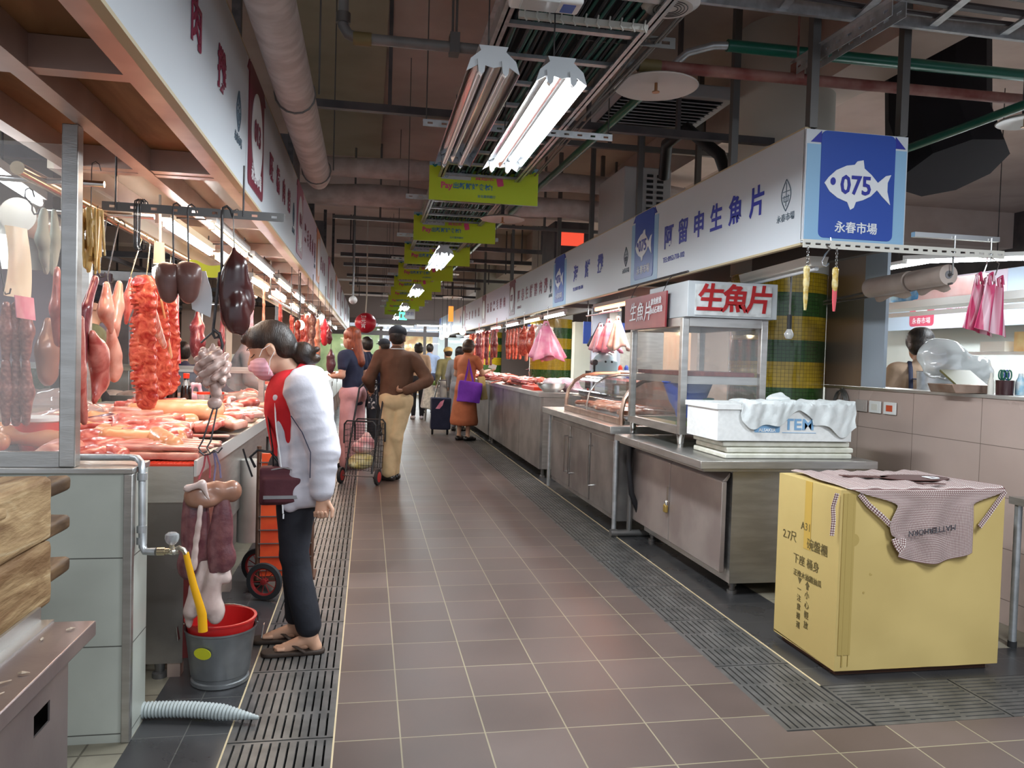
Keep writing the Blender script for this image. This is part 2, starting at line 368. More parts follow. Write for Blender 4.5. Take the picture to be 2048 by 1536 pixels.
# ------------------------------------------------------------------ floor: slabs with two long drain channels and a cross channel
g = G(); g.bx(-.093, 1.538, -4, 28, -.1, 0); ob('floor', g, 'aisle_tile', kind='structure')
g = G(); g.bx(-.77, -.446, -4, 28, -.1, 0); g.bx(1.891, 2.28, 3.0, 28, -.1, 0); g.bx(2.28, 9, 2.92, 3.22, -.1, 0); g.bx(1.891, 2.28, 2.92, 3.0, -.1, 0); ob('floor', g, 'slate_tile', kind='structure')
g = G(); g.bx(-9, -.77, -4, 28, -.1, 0); g.bx(2.28, 9, 3.22, 28, -.1, 0); ob('floor', g, 'cream_tile', kind='structure')
g = G(); g.bx(1.538, 9, -4, 2.56, -.1, 0); ob('floor', g, 'aisle_tile', kind='structure')
g = G(); g.bx(-.446, -.093, -4, 28, -.1, -.045); g.bx(1.538, 1.891, 2.56, 28, -.1, -.045); g.bx(1.891, 9, 2.56, 2.92, -.1, -.045); ob('floor', g, 'channel', kind='structure')
def grate_mesh(w, l):
    g = G(); z0, z1 = -.02, 0; nb = 11; gap = .0075; e = .012; g.bx(0, w, 0, .012, z0, z1); g.bx(0, w, l-.012, l, z0, z1)
    bw = (w-nb*gap)/(nb+1)
    for i in range(nb+1): x = i*(bw+gap); g.bx(x, x+bw, .012, l-.012, z0, z1)
    for k in (1, 2): g.bx(0, w, l*k/3-.011, l*k/3+.011, z0+.0004, z1-.0004)
    return g
n = 0
L0 = 2.7262-.6*3; proto = None
ORD = ('first second third fourth fifth sixth seventh eighth ninth tenth eleventh twelfth thirteenth fourteenth fifteenth sixteenth seventeenth eighteenth nineteenth twentieth'.split()+['twenty-'+k for k in 'first second third fourth fifth sixth seventh eighth ninth'.split()]+['thirtieth']+['thirty-'+k for k in 'first second third fourth fifth sixth seventh eighth ninth'.split()]+['fortieth', 'forty-first', 'forty-second'])
def put_grate(x, y, rz, label, group):
    global proto
    if proto is None: proto = ob('drain_grate', grate_mesh(.353, .592), 'grate', smooth=0, keep=True)
    o = proto if not proto.get('label') else proto.copy()
    if o is not proto: COL.objects.link(o)
    o.location = (x, y, 0); o.rotation_euler = (0, 0, rz); tag(o, label, 'drain grate', group)
for i in range(38): put_grate(-.446, L0+i*.6+.004, 0, ORD[i]+' slotted drain grate from the near end beside the butchers counters', 'drain grates beside the butchers')
for i in range(42): put_grate(1.538, 2.5663+i*.6+.004, 0, ORD[i]+' slotted drain grate from the corner along the fish counters', 'drain grates below the fish counters')
for i in range(5): put_grate(1.895+.6*(i+1), 2.563, pi/2, ORD[i]+' crosswise drain grate in front of the yellow carton, counted from the corner', 'crosswise drain grates')
g = G(); g.bx(-.452, -.446, -4, 28, -.03, .001); g.bx(-.093, -.087, -4, 28, -.03, .001); g.bx(1.891, 1.899, 2.92, 28, -.03, .002); ob('trim_1', g, MATS['sign_edge'], kind='structure')
# ------------------------------------------------------------------ ceiling, beams, far walls
g = G(); g.bx(-9, 10, -4, 29, 3.85, 3.95); ob('ceiling', g, 'concrete', kind='structure')
g = G()
for y in (-1.5, 3.2, 10.6, 15.5, 20.5, 25.5): g.bx(-9, 10, y, y+.55, 3.3, 3.86)
g.bx(3.1, 3.5, -4, 29, 3.35, 3.86); ob('ceiling_beams', g, 'beam_paint', kind='structure')
g = G(); g.bx(-.7, .09, -4, 9.9, 3.80, 3.87); ob('ceiling_panel', g, 'concrete_olive', kind='structure')
mat('far_wall', (.20, .16, .145), (.26, .21, .19), rough=.8, ns=2)
mat('lilac_wall', (.40, .33, .38), rough=.7)
mat('warm_wall', (.45, .36, .30), (.52, .42, .36), rough=.7, ns=2)
g = G(); g.bx(-9, -8.9, -4, 29, 0, 3.9); ob('wall_left', g, 'far_wall', kind='structure')
g = G(); g.bx(9.9, 10, -4, 29, 0, 3.9); ob('wall_right', g, 'dark_pipe', kind='structure')
# end of the hall: glazed front with a lintel, posts and doors
g = G(); g.bx(-9, 10, 27.0, 27.2, 2.62, 3.9); g.bx(-9, -1.9, 27, 27.2, 0, 2.62); g.bx(4.4, 10, 27, 27.2, 0, 2.62); ob('wall_back', g, mat('lintel', (.34, .27, .25), rough=.7), kind='structure')
mat('mullion', (.16, .14, .14), rough=.4, metal=.5)
emi('shopfront_glow', (.80, .92, .86), .9, (.5, .6, .55))
g = G()
for x in (-1.9, -.75, .35, 1.1, 1.85, 2.6, 3.5, 4.3): g.bx(x, x+.1, 26.95, 27.05, 0, 2.62)
g.bx(-1.9, 4.4, 26.93, 27.06, 2.05, 2.2); g.bx(-1.9, 4.4, 26.92, 27.08, 2.45, 2.62); ob('door_1', g, 'mullion', kind='structure')
g = G(); g.bx(-1.9, 4.4, 26.99, 27.01, 0, 2.6); ob('door_2', g, 'glass', kind='structure')
mat('street_green', (.22, .30, .12), (.38, .45, .20), rough=.9, ns=2.5); mat('street_pale', (.62, .68, .66), rough=.8); mat('street_warm', (.80, .62, .30), (.6, .3, .12), rough=.8, ns=4)
g = G(); g.bx(-1.9, .5, 28.6, 28.7, 0, 2.4); ob('street_hoarding', g, 'street_green', label='green printed hoarding seen through the glass doors at the far end', cat='hoarding')
g = G(); g.bx(1.2, 2.3, 28.6, 28.7, 0, 2.2); ob('street_poster', g, 'street_warm', label='warm orange shopfront seen through the glass doors beside the hoarding', cat='shopfront')
g = G(); g.bx(2.5, 4.6, 28.6, 28.7, 0, 2.5); ob('street_panel', g, 'street_pale', label='pale panel seen through the glass doors near the fish row', cat='panel')
area('street_daylight', (1, 27.6, 2.5), 6, .8, 160, (.85, .96, 1), (-.2, 0, 0))
# ------------------------------------------------------------------ columns of yellow and green mosaic
def mosaic(name):
    m = bpy.data.materials.new(name); m.use_nodes = True; nt = m.node_tree; N = nt.nodes; L = nt.links; b = N['Principled BSDF']
    b.inputs['Roughness'].default_value = .18; b.inputs['Coat Weight'].default_value = .5
    uv = N.new('ShaderNodeTexCoord'); sp = N.new('ShaderNodeSeparateXYZ'); L.new(uv.outputs['Object'], sp.inputs[0])
    at = N.new('ShaderNodeMath'); at.operation = 'ARCTAN2'; L.new(sp.outputs[1], at.inputs[0]); L.new(sp.outputs[0], at.inputs[1])
    ml = N.new('ShaderNodeMath'); ml.operation = 'MULTIPLY'; ml.inputs[1].default_value = .35; L.new(at.outputs[0], ml.inputs[0])
    cb = N.new('ShaderNodeCombineXYZ'); L.new(ml.outputs[0], cb.inputs[0]); L.new(sp.outputs[2], cb.inputs[1])
    br = N.new('ShaderNodeTexBrick'); br.offset = 0; br.inputs['Scale'].default_value = 1; br.inputs['Brick Width'].default_value = .0275; br.inputs['Row Height'].default_value = .0275; br.inputs['Mortar Size'].default_value = .0012
    br.inputs['Color1'].default_value = (1, 1, 1, 1); br.inputs['Color2'].default_value = (.8, .8, .8, 1); br.inputs['Mortar'].default_value = (.25, .25, .2, 1); L.new(cb.outputs[0], br.inputs['Vector'])
    mr = N.new('ShaderNodeMapRange'); mr.inputs[1].default_value = 0; mr.inputs[2].default_value = 4; L.new(sp.outputs[2], mr.inputs[0])
    rp = N.new('ShaderNodeValToRGB'); rp.color_ramp.interpolation = 'CONSTANT'; e = rp.color_ramp.elements
    Y = (.50, .33, .012, 1); Gd = (.030, .095, .018, 1); Y2 = (.42, .40, .02, 1)
    bands = [(0, Gd), (.55, Y2), (.75, Gd), (1.045, Gd), (1.18, Y), (1.37, Gd), (1.52, Y), (1.69, Gd), (1.86, Y), (2.1, Gd), (2.3, Y)]
    e[0].position = 0; e[0].color = Gd; e[1].position = .55/4; e[1].color = Y2
    for z, c in bands[2:]: q = e.new(z/4); q.color = c
    L.new(mr.outputs[0], rp.inputs[0])
    mx = N.new('ShaderNodeMix'); mx.data_type = 'RGBA'; mx.blend_type = 'MULTIPLY'; mx.inputs[0].default_value = 1; L.new(rp.outputs[0], mx.inputs[6]); L.new(br.outputs[0], mx.inputs[7]); L.new(mx.outputs[2], b.inputs['Base Color'])
    bp = N.new('ShaderNodeBump'); bp.invert = True; bp.inputs['Strength'].default_value = .4; bp.inputs['Distance'].default_value = .003; L.new(br.outputs['Fac'], bp.inputs['Height']); L.new(bp.outputs[0], b.inputs['Normal'])
    MATS[name] = m
mosaic('mosaic')
mat('column_cap', (.55, .53, .47), rough=.6)
def column(x, y, label):
    t = T('mosaic_column', label, 'column', (x, y, 0), world=False)
    g = G(); g.lathe((0, 0, 0), [(.35, 0), (.35, 2.02)], 48); ob('mosaic_shaft', g, 'mosaic', t)
    g = G(); g.lathe((0, 0, 0), [(.355, 2.02), (.355, 3.86)], 48); ob('plain_shaft', g, 'column_cap', t)
column(3.05, 5.45, 'round column banded in yellow and green mosaic behind the fish slice cabinet')
column(2.98, 12.6, 'distant round column of yellow and green mosaic behind the pink bags')
column(3.0, 19.6, 'farthest round mosaic column beyond the hanging pork')
column(-3.4, 8.2, 'round mosaic column inside the butchers block')
# ------------------------------------------------------------------ half-height tiled partition of the near butcher
tilemat('pale_tile', (.44, .46, .41), (.46, .48, .43), (.10, .10, .09), .45, .30, (.77, -.03, 0), 'XZ', rough=.35, mortar=.0022, noise=.12, ns=5, offset=0)
tilemat('pale_tile_side', (.44, .46, .41), (.46, .48, .43), (.10, .10, .09), .45, .30, (0, -.03, 0), 'YZ', rough=.35, mortar=.0022, noise=.12, ns=5)
g = G(); g.bx(-6, -.775, 2.78, 2.97, 0, .915); ob('wall_front', g, 'pale_tile', kind='structure')
g = G(); g.bx(-.775, -.772, 2.80, 2.97, 0, .915); ob('wall_side', g, 'pale_tile_side', kind='structure')
g = G(); g.bx(-.797, -.768, 2.772, 2.80, 0, .9145); g.bx(-6, -.766, 2.770, 2.975, .915, .935); ob('trim_2', g, 'steel', kind='structure', bev=.003)
# ------------------------------------------------------------------ stall signs over the two rows
mat('qr_black', (.06, .06, .07), rough=.5)
def rrect(x0, x1, y0, y1, r=.02, n=4, top=True):
    p = []
    for cx, cy, a in ((x1-r, y0+r, -90), (x1-r, y1-r, 0), (x0+r, y1-r, 90), (x0+r, y0+r, 180)):
        for i in range(n+1): t = math.radians(a+90*i/n); p.append((cx+r*math.cos(t), cy+r*math.sin(t)))
    return p
FISH = [(-.5, .02), (-.44, .10), (-.33, .20), (-.18, .27), (-.06, .29), (-.02, .34), (.07, .36), (.09, .25), (.20, .17), (.30, .07), (.42, .17), (.50, .19), (.45, .08), (.45, -.04), (.50, -.22), (.38, -.12), (.29, -.03), (.20, -.12), (.08, -.18), (-.02, -.21), (-.05, -.29), (-.10, -.32), (-.15, -.22), (-.30, -.17), (-.42, -.09)]
def leaf_logo(t, o, u, w, n, h, parent, m='grey_ink'):
    o = Vector(o); g = G()
    for s in (-1, 1): g.tube([o+u*s*math.sin(pi*i/8)*h*.28+w*(h*(i/8-.5))+n*.002 for i in range(9)], h*.018, 4)
    for a, b in (((-.2, .12), (.2, .12)), ((0, -.35), (0, .4)), ((-.2, -.05), (.2, -.05)), ((-.12, -.2), (.12, -.2)), ((-.12, -.2), (-.12, 0)), ((.12, -.2), (.12, 0))):
        g.tube([o+u*a[0]*h+w*a[1]*h+n*.002, o+u*b[0]*h+w*b[1]*h+n*.002], h*.014, 4)
    ob('leaf_logo', g, m, parent)
    text('永春市場', h*.27, o-w*h*.72+n*.001, u, w, m, parent)
def board(name, label, o, u, w, L, H, depth, board_m, flag_m, flag_a, flag_w, num, words, ink, tel=None, emblem='fish', light=None, logo_a=None, csize=.19, c_a=None, c_step=None, nearz=0, detail=True):
    """o = lower start corner of the face, u along the reading direction, w up"""
    o = Vector(o); u = Vector(u); w = Vector(w); n = u.cross(w)
    c = o+u*L/2; t = T(name, label, 'sign', (c.x, c.y, o.z), 'stall name boards')
    g = G(); g.prism([(0, 0), (L, 0), (L, H), (0, H)], o-n*.022, u, w, n*.022); ob('board', g, board_m, t)
    g = G(); g.prism([(0, -.012), (L, -.012), (L, 0), (0, 0)], o-n*.03, u, w, n*.031); g.prism([(0, H), (L, H), (L, H+.008), (0, H+.008)], o-n*.03, u, w, n*.031); ob('edge_strip', g, 'sign_edge', t)
    if light:
        g = G(); g.prism([(flag_a-.09, .0), (flag_a+flag_w+.09, .0), (flag_a+flag_w+.09, H-.07), (flag_a-.09, H-.07)], o, u, w, n*.002); ob('pale_backing', g, light, t)
    g = G(); g.prism(rrect(flag_a, flag_a+flag_w, .045, H, .035), o, u, w, n*.005); f = ob('number_flag', g, flag_m, t)
    g = G()
    for s, a in ((-1, flag_a), (1, flag_a+flag_w)): g.prism([(a, H), (a+s*.055, H-.055), (a, H-.055)] if s > 0 else [(a, H), (a, H-.055), (a-.055, H-.055)], o, u, w, n*.004)
    ob('flag_fold', g, 'navy_ink' if 'blue' in flag_m else 'maroon_ink', t)
    fc = o+u*(flag_a+flag_w*.5)+w*H*.52+n*.006
    if emblem == 'fish': g = G(); g.prism([(a*flag_w*.86, b*flag_w*.86) for a, b in FISH], fc, u, w, n*.003); ob('fish_emblem', g, 'print_white', t)
    else:
        g = G(); g.prism([(flag_w*.36*math.cos(2*pi*i/28), flag_w*.36*math.sin(2*pi*i/28)*1.15) for i in range(28)], fc, u, w, n*.003); ob('round_emblem', g, 'print_white', t)
    if detail:
        text(num, flag_w*.30, fc+n*.005-u*flag_w*.03+w*.005, u, w, 'navy_ink' if 'blue' in flag_m else 'maroon_ink', t, bold=.012, sx=.95)
        if emblem == 'fish': g = G(); g.prism([(-.31*flag_w+.016*math.cos(k*pi/5), .06*flag_w+.02*math.sin(k*pi/5)) for k in range(10)], fc+n*.004, u, w, n*.002); ob('fish_eye', g, 'navy_ink', t)
        text('永春市場', flag_w*.17, o+u*(flag_a+flag_w*.5)+w*.115+n*.006, u, w, 'print_white', t, bold=.01)
    for i, ch in enumerate(words): text(ch, csize, o+u*(c_a+i*c_step)+w*H*.50+n*.002, u, w, ink, t, bold=.02, name='name_character')
    if tel: text(tel, .055, o+u*(c_a-.1)+w*H*.23+n*.002, u, w, ink, t, align='LEFT')
    if logo_a is not None and detail: leaf_logo(t, o+u*logo_a+w*H*.47, u, w, n, .17, t)
    return t
U, R_, Wd = (0, -1, 0), 2.2, (0, 0, 1)
def rboard(y1, y0, label, flag_m, num, words, tel, ink, bm, emblem='fish', light=None, detail=True, logo=True, fa=.0, step=None, ca=None):
    L = y1-y0-.01; n = len(words); fw = .44
    return board('stall_sign', label, (R_, y1, 1.985), U, Wd, L, .59, .6, bm, flag_m, .06+fa, fw, num, words, ink, tel, emblem, light, L-.16 if logo else None, .185, ca or .82, step or (L-1.25)/max(n-1, 1), detail=detail)
rboard(6.36, 3.71, 'long white stall board lettered in blue with 075 fish flag, nearest on the fish side', 'flag_blue', '075', '阿留申生魚片', 'TEL:0952-710-102', 'navy_ink', 'sign_white', light='flag_light', step=.27, ca=.81)
rboard(9.22, 6.36, 'pale blue seafood stall board with 076 flag, next beyond the 075 board', 'flag_blue', '076', '海鮮攤', 'TEL:0937-928-384', 'navy_ink', 'sign_white', light='flag_light', step=.455, ca=1.01)
rboard(12.29, 9.22, 'white pork stall board with maroon 077 flag, third board on the fish side', 'flag_maroon', '077', '阿春生鮮豬肉攤', 'TEL:0936-123', 'maroon_ink', 'sign_white', 'round')
rboard(15.34, 12.29, 'lilac white stall board with a maroon flag, fourth board on the fish side', 'flag_maroon', '078', '温體黑毛豬肉', None, 'maroon_ink', 'sign_lilac', 'round', detail=False)
rboard(18.54, 15.34, 'lilac stall board with a faded flag, fifth board on the fish side', 'flag_pink', '079', '生鮮豬肉舖', None, 'maroon_ink', 'sign_lilac', 'round', detail=False)
rboard(21.6, 18.54, 'blue stall board far down the fish side, sixth board', 'flag_blue', '080', '鮮魚', None, 'navy_ink', 'sign_bluewhite', detail=False)
rboard(24.8, 21.6, 'farthest blue stall board of the fish side before the doors', 'flag_blue', '081', '海產', None, 'navy_ink', 'sign_bluewhite', detail=False)
# end face of the 075 box
t = T('end_sign', 'square blue sign with white fish and number 075 on the end of the sign box', 'sign', (2.5, 3.7, 1.985))
o = Vector((2.2, 3.705, 1.985)); u = Vector((1, 0, 0)); w = Vector((0, 0, 1)); n = u.cross(w)
g = G(); g.prism([(0, 0), (.59, 0), (.59, .585), (0, .585)], o-n*.02, u, w, n*.02); ob('board', g, 'sign_white', t)
g = G(); g.prism([(0.006, 0), (.584, 0), (.584, .51), (0.006, .51)], o, u, w, n*.002); ob('pale_backing', g, 'flag_light', t)
g = G(); g.prism(rrect(.085, .515, .03, .582, .03), o, u, w, n*.005); ob('number_flag', g, 'flag_blue', t)
g = G(); g.prism([(.085, .58), (.085, .52), (.025, .52)], o, u, w, n*.004); g.prism([(.515, .58), (.575, .52), (.515, .52)], o, u, w, n*.004); ob('flag_fold', g, 'navy_ink', t)
fc = o+u*.3+w*.305+n*.006
g = G(); g.prism([(a*.385, b*.385) for a, b in FISH], fc, u, w, n*.003); ob('fish_emblem', g, 'print_white', t)
g = G(); g.prism([(-.145+.015*math.cos(k*pi/6), .018+.02*math.sin(k*pi/6)) for k in range(12)], fc+n*.004, u, w, n*.002); ob('fish_eye', g, 'navy_ink', t)
text('075', .135, fc+n*.005-u*.012+w*.0, u, w, 'navy_ink', t, bold=.02, sx=.9); text('永春市場', .062, o+u*.3+w*.085+n*.006, u, w, 'print_white', t, bold=.015)
# butchers side
UL = (0, 1, 0); L_ = -.57
def lboard(y0, y1, label, flag_m, num, words, ink, bm, detail=True, step=None, ca=None, fa=.04, logo=True, cs=.165):
    L = y1-y0-.01; n = len(words)
    return board('stall_sign', label, (L_, y0, 2.075), UL, Wd, L, .61, .6, bm, flag_m, fa, .5, num, words, ink, None, 'round', None, L-.22 if logo else None, cs, ca or .85, step or .33, detail=detail)
lboard(.7, 3.74, 'white butcher board overhead nearest the camera, lettered in maroon', 'flag_maroon', '012', '肉攤', 'maroon_ink', 'sign_white', step=.44, ca=1.98, cs=.17)
lboard(3.74, 6.2, 'white butcher board with the maroon 013 flag, second over the meat counters', 'flag_maroon', '013', '旺橋肉舖', 'maroon_ink', 'sign_white', step=.33, ca=.90)
lboard(6.2, 8.5, 'pinkish butcher board with a faded pink flag, third over the meat counters', 'flag_pink', '014', '黑毛豬肉攤', 'maroon_ink', 'sign_lilac', step=.3, ca=.85)
lboard(8.5, 10.9, 'white butcher board with an orange flag, fourth over the meat counters', 'flag_orange', '015', '鮮肉攤', 'maroon_ink', 'sign_white', detail=False)
lboard(10.9, 13.3, 'fifth butcher board, pale with a pink flag', 'flag_pink', '016', '肉舖', 'maroon_ink', 'sign_white', detail=False)
lboard(13.3, 15.7, 'sixth butcher board, lilac with an orange flag', 'flag_orange', '017', '肉舖', 'maroon_ink', 'sign_lilac', detail=False)
lboard(15.7, 18.1, 'seventh butcher board, white with a maroon flag', 'flag_maroon', '018', '肉攤', 'maroon_ink', 'sign_white', detail=False)
lboard(18.1, 20.5, 'eighth butcher board, lilac with a pink flag', 'flag_pink', '019', '肉攤', 'maroon_ink', 'sign_lilac', detail=False)
lboard(20.5, 23, 'ninth butcher board, last before the glass doors', 'flag_maroon', '020', '肉攤', 'maroon_ink', 'sign_white', detail=False)
# canopies behind the boards: steel frame with a plywood deck on the butchers side
def canopy(y0, y1, label, lit=False):
    t = T('stall_canopy', label, 'canopy', (-.9, (y0+y1)/2, 2.07))
    g = G(); g.bx(-1.28, -.6, y0, y1, 2.16, 2.18); ob('plywood_deck' if not lit else 'steel_deck', g, 'plywood' if not lit else 'steel_warm', t)
    for x in (-1.26, -.93, -.628): g = G(); g.bx(x-.027, x+.027, y0, y1, 2.065, 2.159); ob('long_rail', g, 'steel_pink', t)
    for i in range(3): y = y0+.03+(y1-y0-.06)*i/2; g = G(); g.bx(-1.233, -.655, y-.025, y+.025, 2.068, 2.158); ob('cross_rail', g, 'steel_pink', t)
    return t
mat('steel_pink', (.50, .36, .31), (.62, .48, .42), rough=.38, metal=.6, ns=4); mat('steel_warm', (.60, .52, .42), rough=.35, metal=.7)
t = T('stall_canopy', 'plywood canopy in a steel frame above the near butcher', 'canopy', (-.9, 2.2, 2.07))
g = G(); g.bx(-1.28, -.6, .2, 3.47, 2.16, 2.18); ob('plywood_deck', g, 'plywood', t)
for x in (-1.22, -.93, -.631): g = G(); g.bx(x-.03, x+.03, .2, 3.5, 2.065, 2.159); ob('long_rail', g, 'steel_pink', t)
for y in (1.2, 2.3, 3.47): g = G(); g.bx(-1.19, -.661, y-.03, y+.03, 2.07, 2.158); ob('cross_rail', g, 'steel_pink', t)
for i, (a, b) in enumerate(((3.5, 6.2), (6.2, 8.5), (8.5, 10.9), (10.9, 13.3), (13.3, 15.7), (15.7, 18.1), (18.1, 20.5), (20.5, 23))):
    canopy(a, b, ('lit steel canopy over stall %s of the butchers row' % ['with the hanging hearts', 'with the red bulb', 'beyond the red bulb', 'past the fourth board', 'past the fifth board', 'past the sixth board', 'past the seventh board', 'next to the doors'][i]), True)
# sign box of the fish side: soffit and back
for i, (a, b) in enumerate(((3.72, 6.36), (6.36, 9.22), (9.22, 12.29), (12.29, 15.34), (15.34, 18.54), (18.54, 21.6), (21.6, 24.8))):
    t = T('sign_box_frame', 'dark underside frame behind the %s board of the fish side' % ['nearest', 'pale blue seafood', 'third', 'fourth', 'fifth', 'sixth', 'farthest'][i], 'frame', (2.5, (a+b)/2, 1.985))
    g = G(); g.bx(2.74, 2.79, a, b, 1.985, 2.57); g.bx(2.225, 2.27, a, b, 1.99, 2.04); g.bx(2.225, 2.75, a, a+.04, 1.99, 2.04); g.bx(2.225, 2.75, b-.04, b, 1.99, 2.04); ob('frame_tubes', g, 'rail_grey', t)
    g = G(); g.bx(2.225, 2.74, a+.05, b-.05, 2.3, 2.31); ob('soffit_panel', g, 'far_wall' if i else 'plywood', t)
# ------------------------------------------------------------------ fish side: counters
def handle(o, a, b, out, m='steel_bright', r=.008, name='handle', parent=None):
    a = Vector(a); b = Vector(b); out = Vector(out); g = G(); g.tube([a, a+out, b+out, b], r, 8); return ob(name, g, m, parent)
# counter under the glass cabinet (075)
t = T('steel_counter', 'low stainless counter with two padlocked doors under the glass cabinet and foam box', 'counter', (2.4, 4.8, 0))
g = G(); g.bx(1.83, 2.93, 4.03, 5.05, .755, .80); g.bx(1.83, 2.70, 5.05, 5.56, .755, .80); g.bx(1.86, 2.68, 4.06, 5.54, .735, .755); ob('tabletop', g, 'steel', t, bev=.003)
g = G(); g.bx(2.085, 2.68, 4.15, 5.56, .07, .735); ob('cabinet_body', g, 'steel', t)
mat('door_steel', (.34, .28, .26), (.44, .38, .35), rough=.45, metal=.55, ns=3, det=6)
for a, b, in ((4.17, 4.95), (4.96, 5.70)):
    g = G(); g.bx(2.03, 2.06, a, b, .13, .66); g.prism([(0, 0), (.03, 0), (.05, .03), (.05, .055)], (2.03, a, .66), (1, 0, 0), (0, 0, 1), (0, b-a, 0)); ob('door', g, 'door_steel', t, bev=.004)
g = G(); g.bx(2.014, 2.031, 4.935, 4.965, .40, .50); ob('hasp', g, 'steel_bright', t)
g = G(); g.bx(2.0, 2.02, 4.945, 4.99, .325, .375); lk = ob('padlock', g, mat('brass', (.60, .42, .12), rough=.35, metal=.8), t, bev=.004, label='brass padlock')
g = G(); g.tube([(2.01, 4.95+.035*(i/6), .375+.03*math.sin(pi*i/6)) for i in range(7)], .004, 6); ob('shackle', g, 'steel_bright', lk)
for x, y in ((2.13, 4.2), (2.62, 4.2), (2.13, 5.5), (2.62, 5.5)):
    g = G(); g.lathe((x, y, 0), [(.03, 0), (.03, .02), (.016, .022), (.016, .045), (.024, .045), (.024, .072)], 12); ob('foot', g, 'rail_grey', t)
# counter under the curved display case
t = T('steel_counter', 'stainless counter with three doors and long bar handles below the curved display case', 'counter', (2.3, 6.7, 0))
g = G(); g.bx(1.81, 2.70, 5.62, 7.95, .79, .85); ob('tabletop', g, 'steel', t, bev=.004)
g = G(); g.bx(1.915, 2.68, 5.74, 7.9, .1, .79); ob('cabinet_body', g, 'steel_worn', t)
for a, b in ((5.80, 6.42), (6.46, 7.10), (7.13, 7.86)):
    g = G(); g.bx(1.90, 1.917, a, b, .14, .72); ob('door', g, 'steel_worn', t, bev=.003)
for y in (6.36, 7.05, 7.19): handle(None, (1.90, y, .28), (1.90, y, .62), (-.035, 0, 0), parent=t)
for y in (5.70, 7.92):
    g = G(); g.cyl((1.89, y, .02), (1.89, y, .79), .018); ob('leg', g, 'galv', t)
g = G(); g.cyl((1.86, 5.66, .025), (2.25, 5.66, .025), .028); g.cyl((1.85, 5.66, .025), (1.90, 5.66, .025), .034); g.tube([(2.0, 5.66, .03), (2.0, 5.66, .79)], .02, 10); ob('drain_pipe', g, 'rail_grey', None, label='grey waste pipe running from under the fish counter to the drain', cat='pipe')
g = G(); g.tube([(1.97, 5.60, .75), (1.96, 5.59, .55), (1.98, 5.58, .35), (2.05, 5.60, .2), (2.25, 5.60, .1)], .022, 12); ob('black_hose', g, 'black', None, label='black hose curving down between the two fish counters', cat='hose')
# curved display case
def case(x0, y0, y1, z0, label, fish=True):
    t = T('curved_display_case', label, 'display case', (x0+.3, (y0+y1)/2, z0))
    prof = [(0, .0), (0, .10), (.02, .20), (.08, .29), (.17, .345), (.30, .37), (.62, .38)]
    mat('case_trim', (.42, .27, .20), (.55, .40, .32), rough=.35, metal=.7) if 'case_trim' not in MATS else None
    for y in (y0, (y0+y1)/2+.12, y1):
        g = G(); pr = prof+[(.62, 0)]
        ring = [Vector((x0+a, y, z0+b)) for a, b in prof]
        g.tube(ring, .018 if y in (y0, y1) else .008, 8, flat=1.4); ob('curved_frame', g, 'case_trim' if y in (y0, y1) else 'steel', t)
    g = G(); g.bx(x0+.55, x0+.68, y0, y1, z0+.345, z0+.39); g.bx(x0-.02, x0+.03, y0, y1, z0, z0+.05); g.bx(x0+.62, x0+.68, y0, y1, z0, z0+.37); ob('case_frame', g, 'case_trim', t, bev=.003)
    g = G(); g.bx(x0+.02, x0+.65, y0, y1, z0, z0+.03); ob('base_tray', g, 'steel', t)
    pp = [(0, .05)]+prof[1:]
    g = G(); g.sheet(lambda a, b: (x0+np.interp(a, np.linspace(0, 1, 7), [p[0] for p in pp]), y0+(y1-y0)*b, z0+np.interp(a, np.linspace(0, 1, 7), [p[1] for p in pp])), 18, 1, .004); ob('curved_glass', g, 'glass', t)
    g = G(); g.bx(x0+.12, x0+.60, y0+.05, y1-.05, z0+.20, z0+.205); ob('glass_shelf', g, 'glass', t)
    return t
case(1.95, 5.78, 7.50, .85, 'curved glass display case trimmed in copper-toned metal with pink fish inside')
mat('salmon', (.72, .20, .09), (.86, .50, .34), rough=.35, ns=22, st=(1, 5, 1), coat=.4, det=4); mat('squid', (.52, .33, .28), (.75, .62, .55), rough=.3, ns=14, coat=.4)
mat('ice', (.72, .75, .78), (.9, .92, .95), rough=.3, ns=40, bump=.4)
g = G(); g.bx(2.02, 2.55, 5.84, 7.42, .885, .91); ob('crushed_ice', g, 'ice', None, label='bed of crushed ice in the curved display case', cat='ice', kind='stuff')
sal = sdf([('c', (-.16, 0, .02), (.14, 0, .02), .034, .016, ((0, 0, 1), 1.5)), ('c', (-.12, .02, .025), (.1, .025, .02), .02, .012)], .008, .02, post=lambda P: wob(P, 60, 3)*.003)
k = 0
for j in range(11):
    for i in range(2):
        m = sal if k == 0 else sal; o = bpy.data.objects.new('fish_fillet', sal); COL.objects.link(o)
        if k == 0: sal.materials.append(MATS['salmon']); [None for _ in ()]
        sal.polygons.foreach_set('use_smooth', [True]*len(sal.polygons))
        o.location = (2.15+i*.22+rnd.uniform(-.02, .02), 5.92+j*.135, .915+rnd.uniform(0, .015)); o.rotation_euler = (0, 0, rnd.uniform(-.5, .5)); o.scale = (1, 1.3, 1)
        tag(o, 'orange pink fish fillet lying on ice in the curved display case', 'fish', 'fish fillets in the curved case'); k += 1
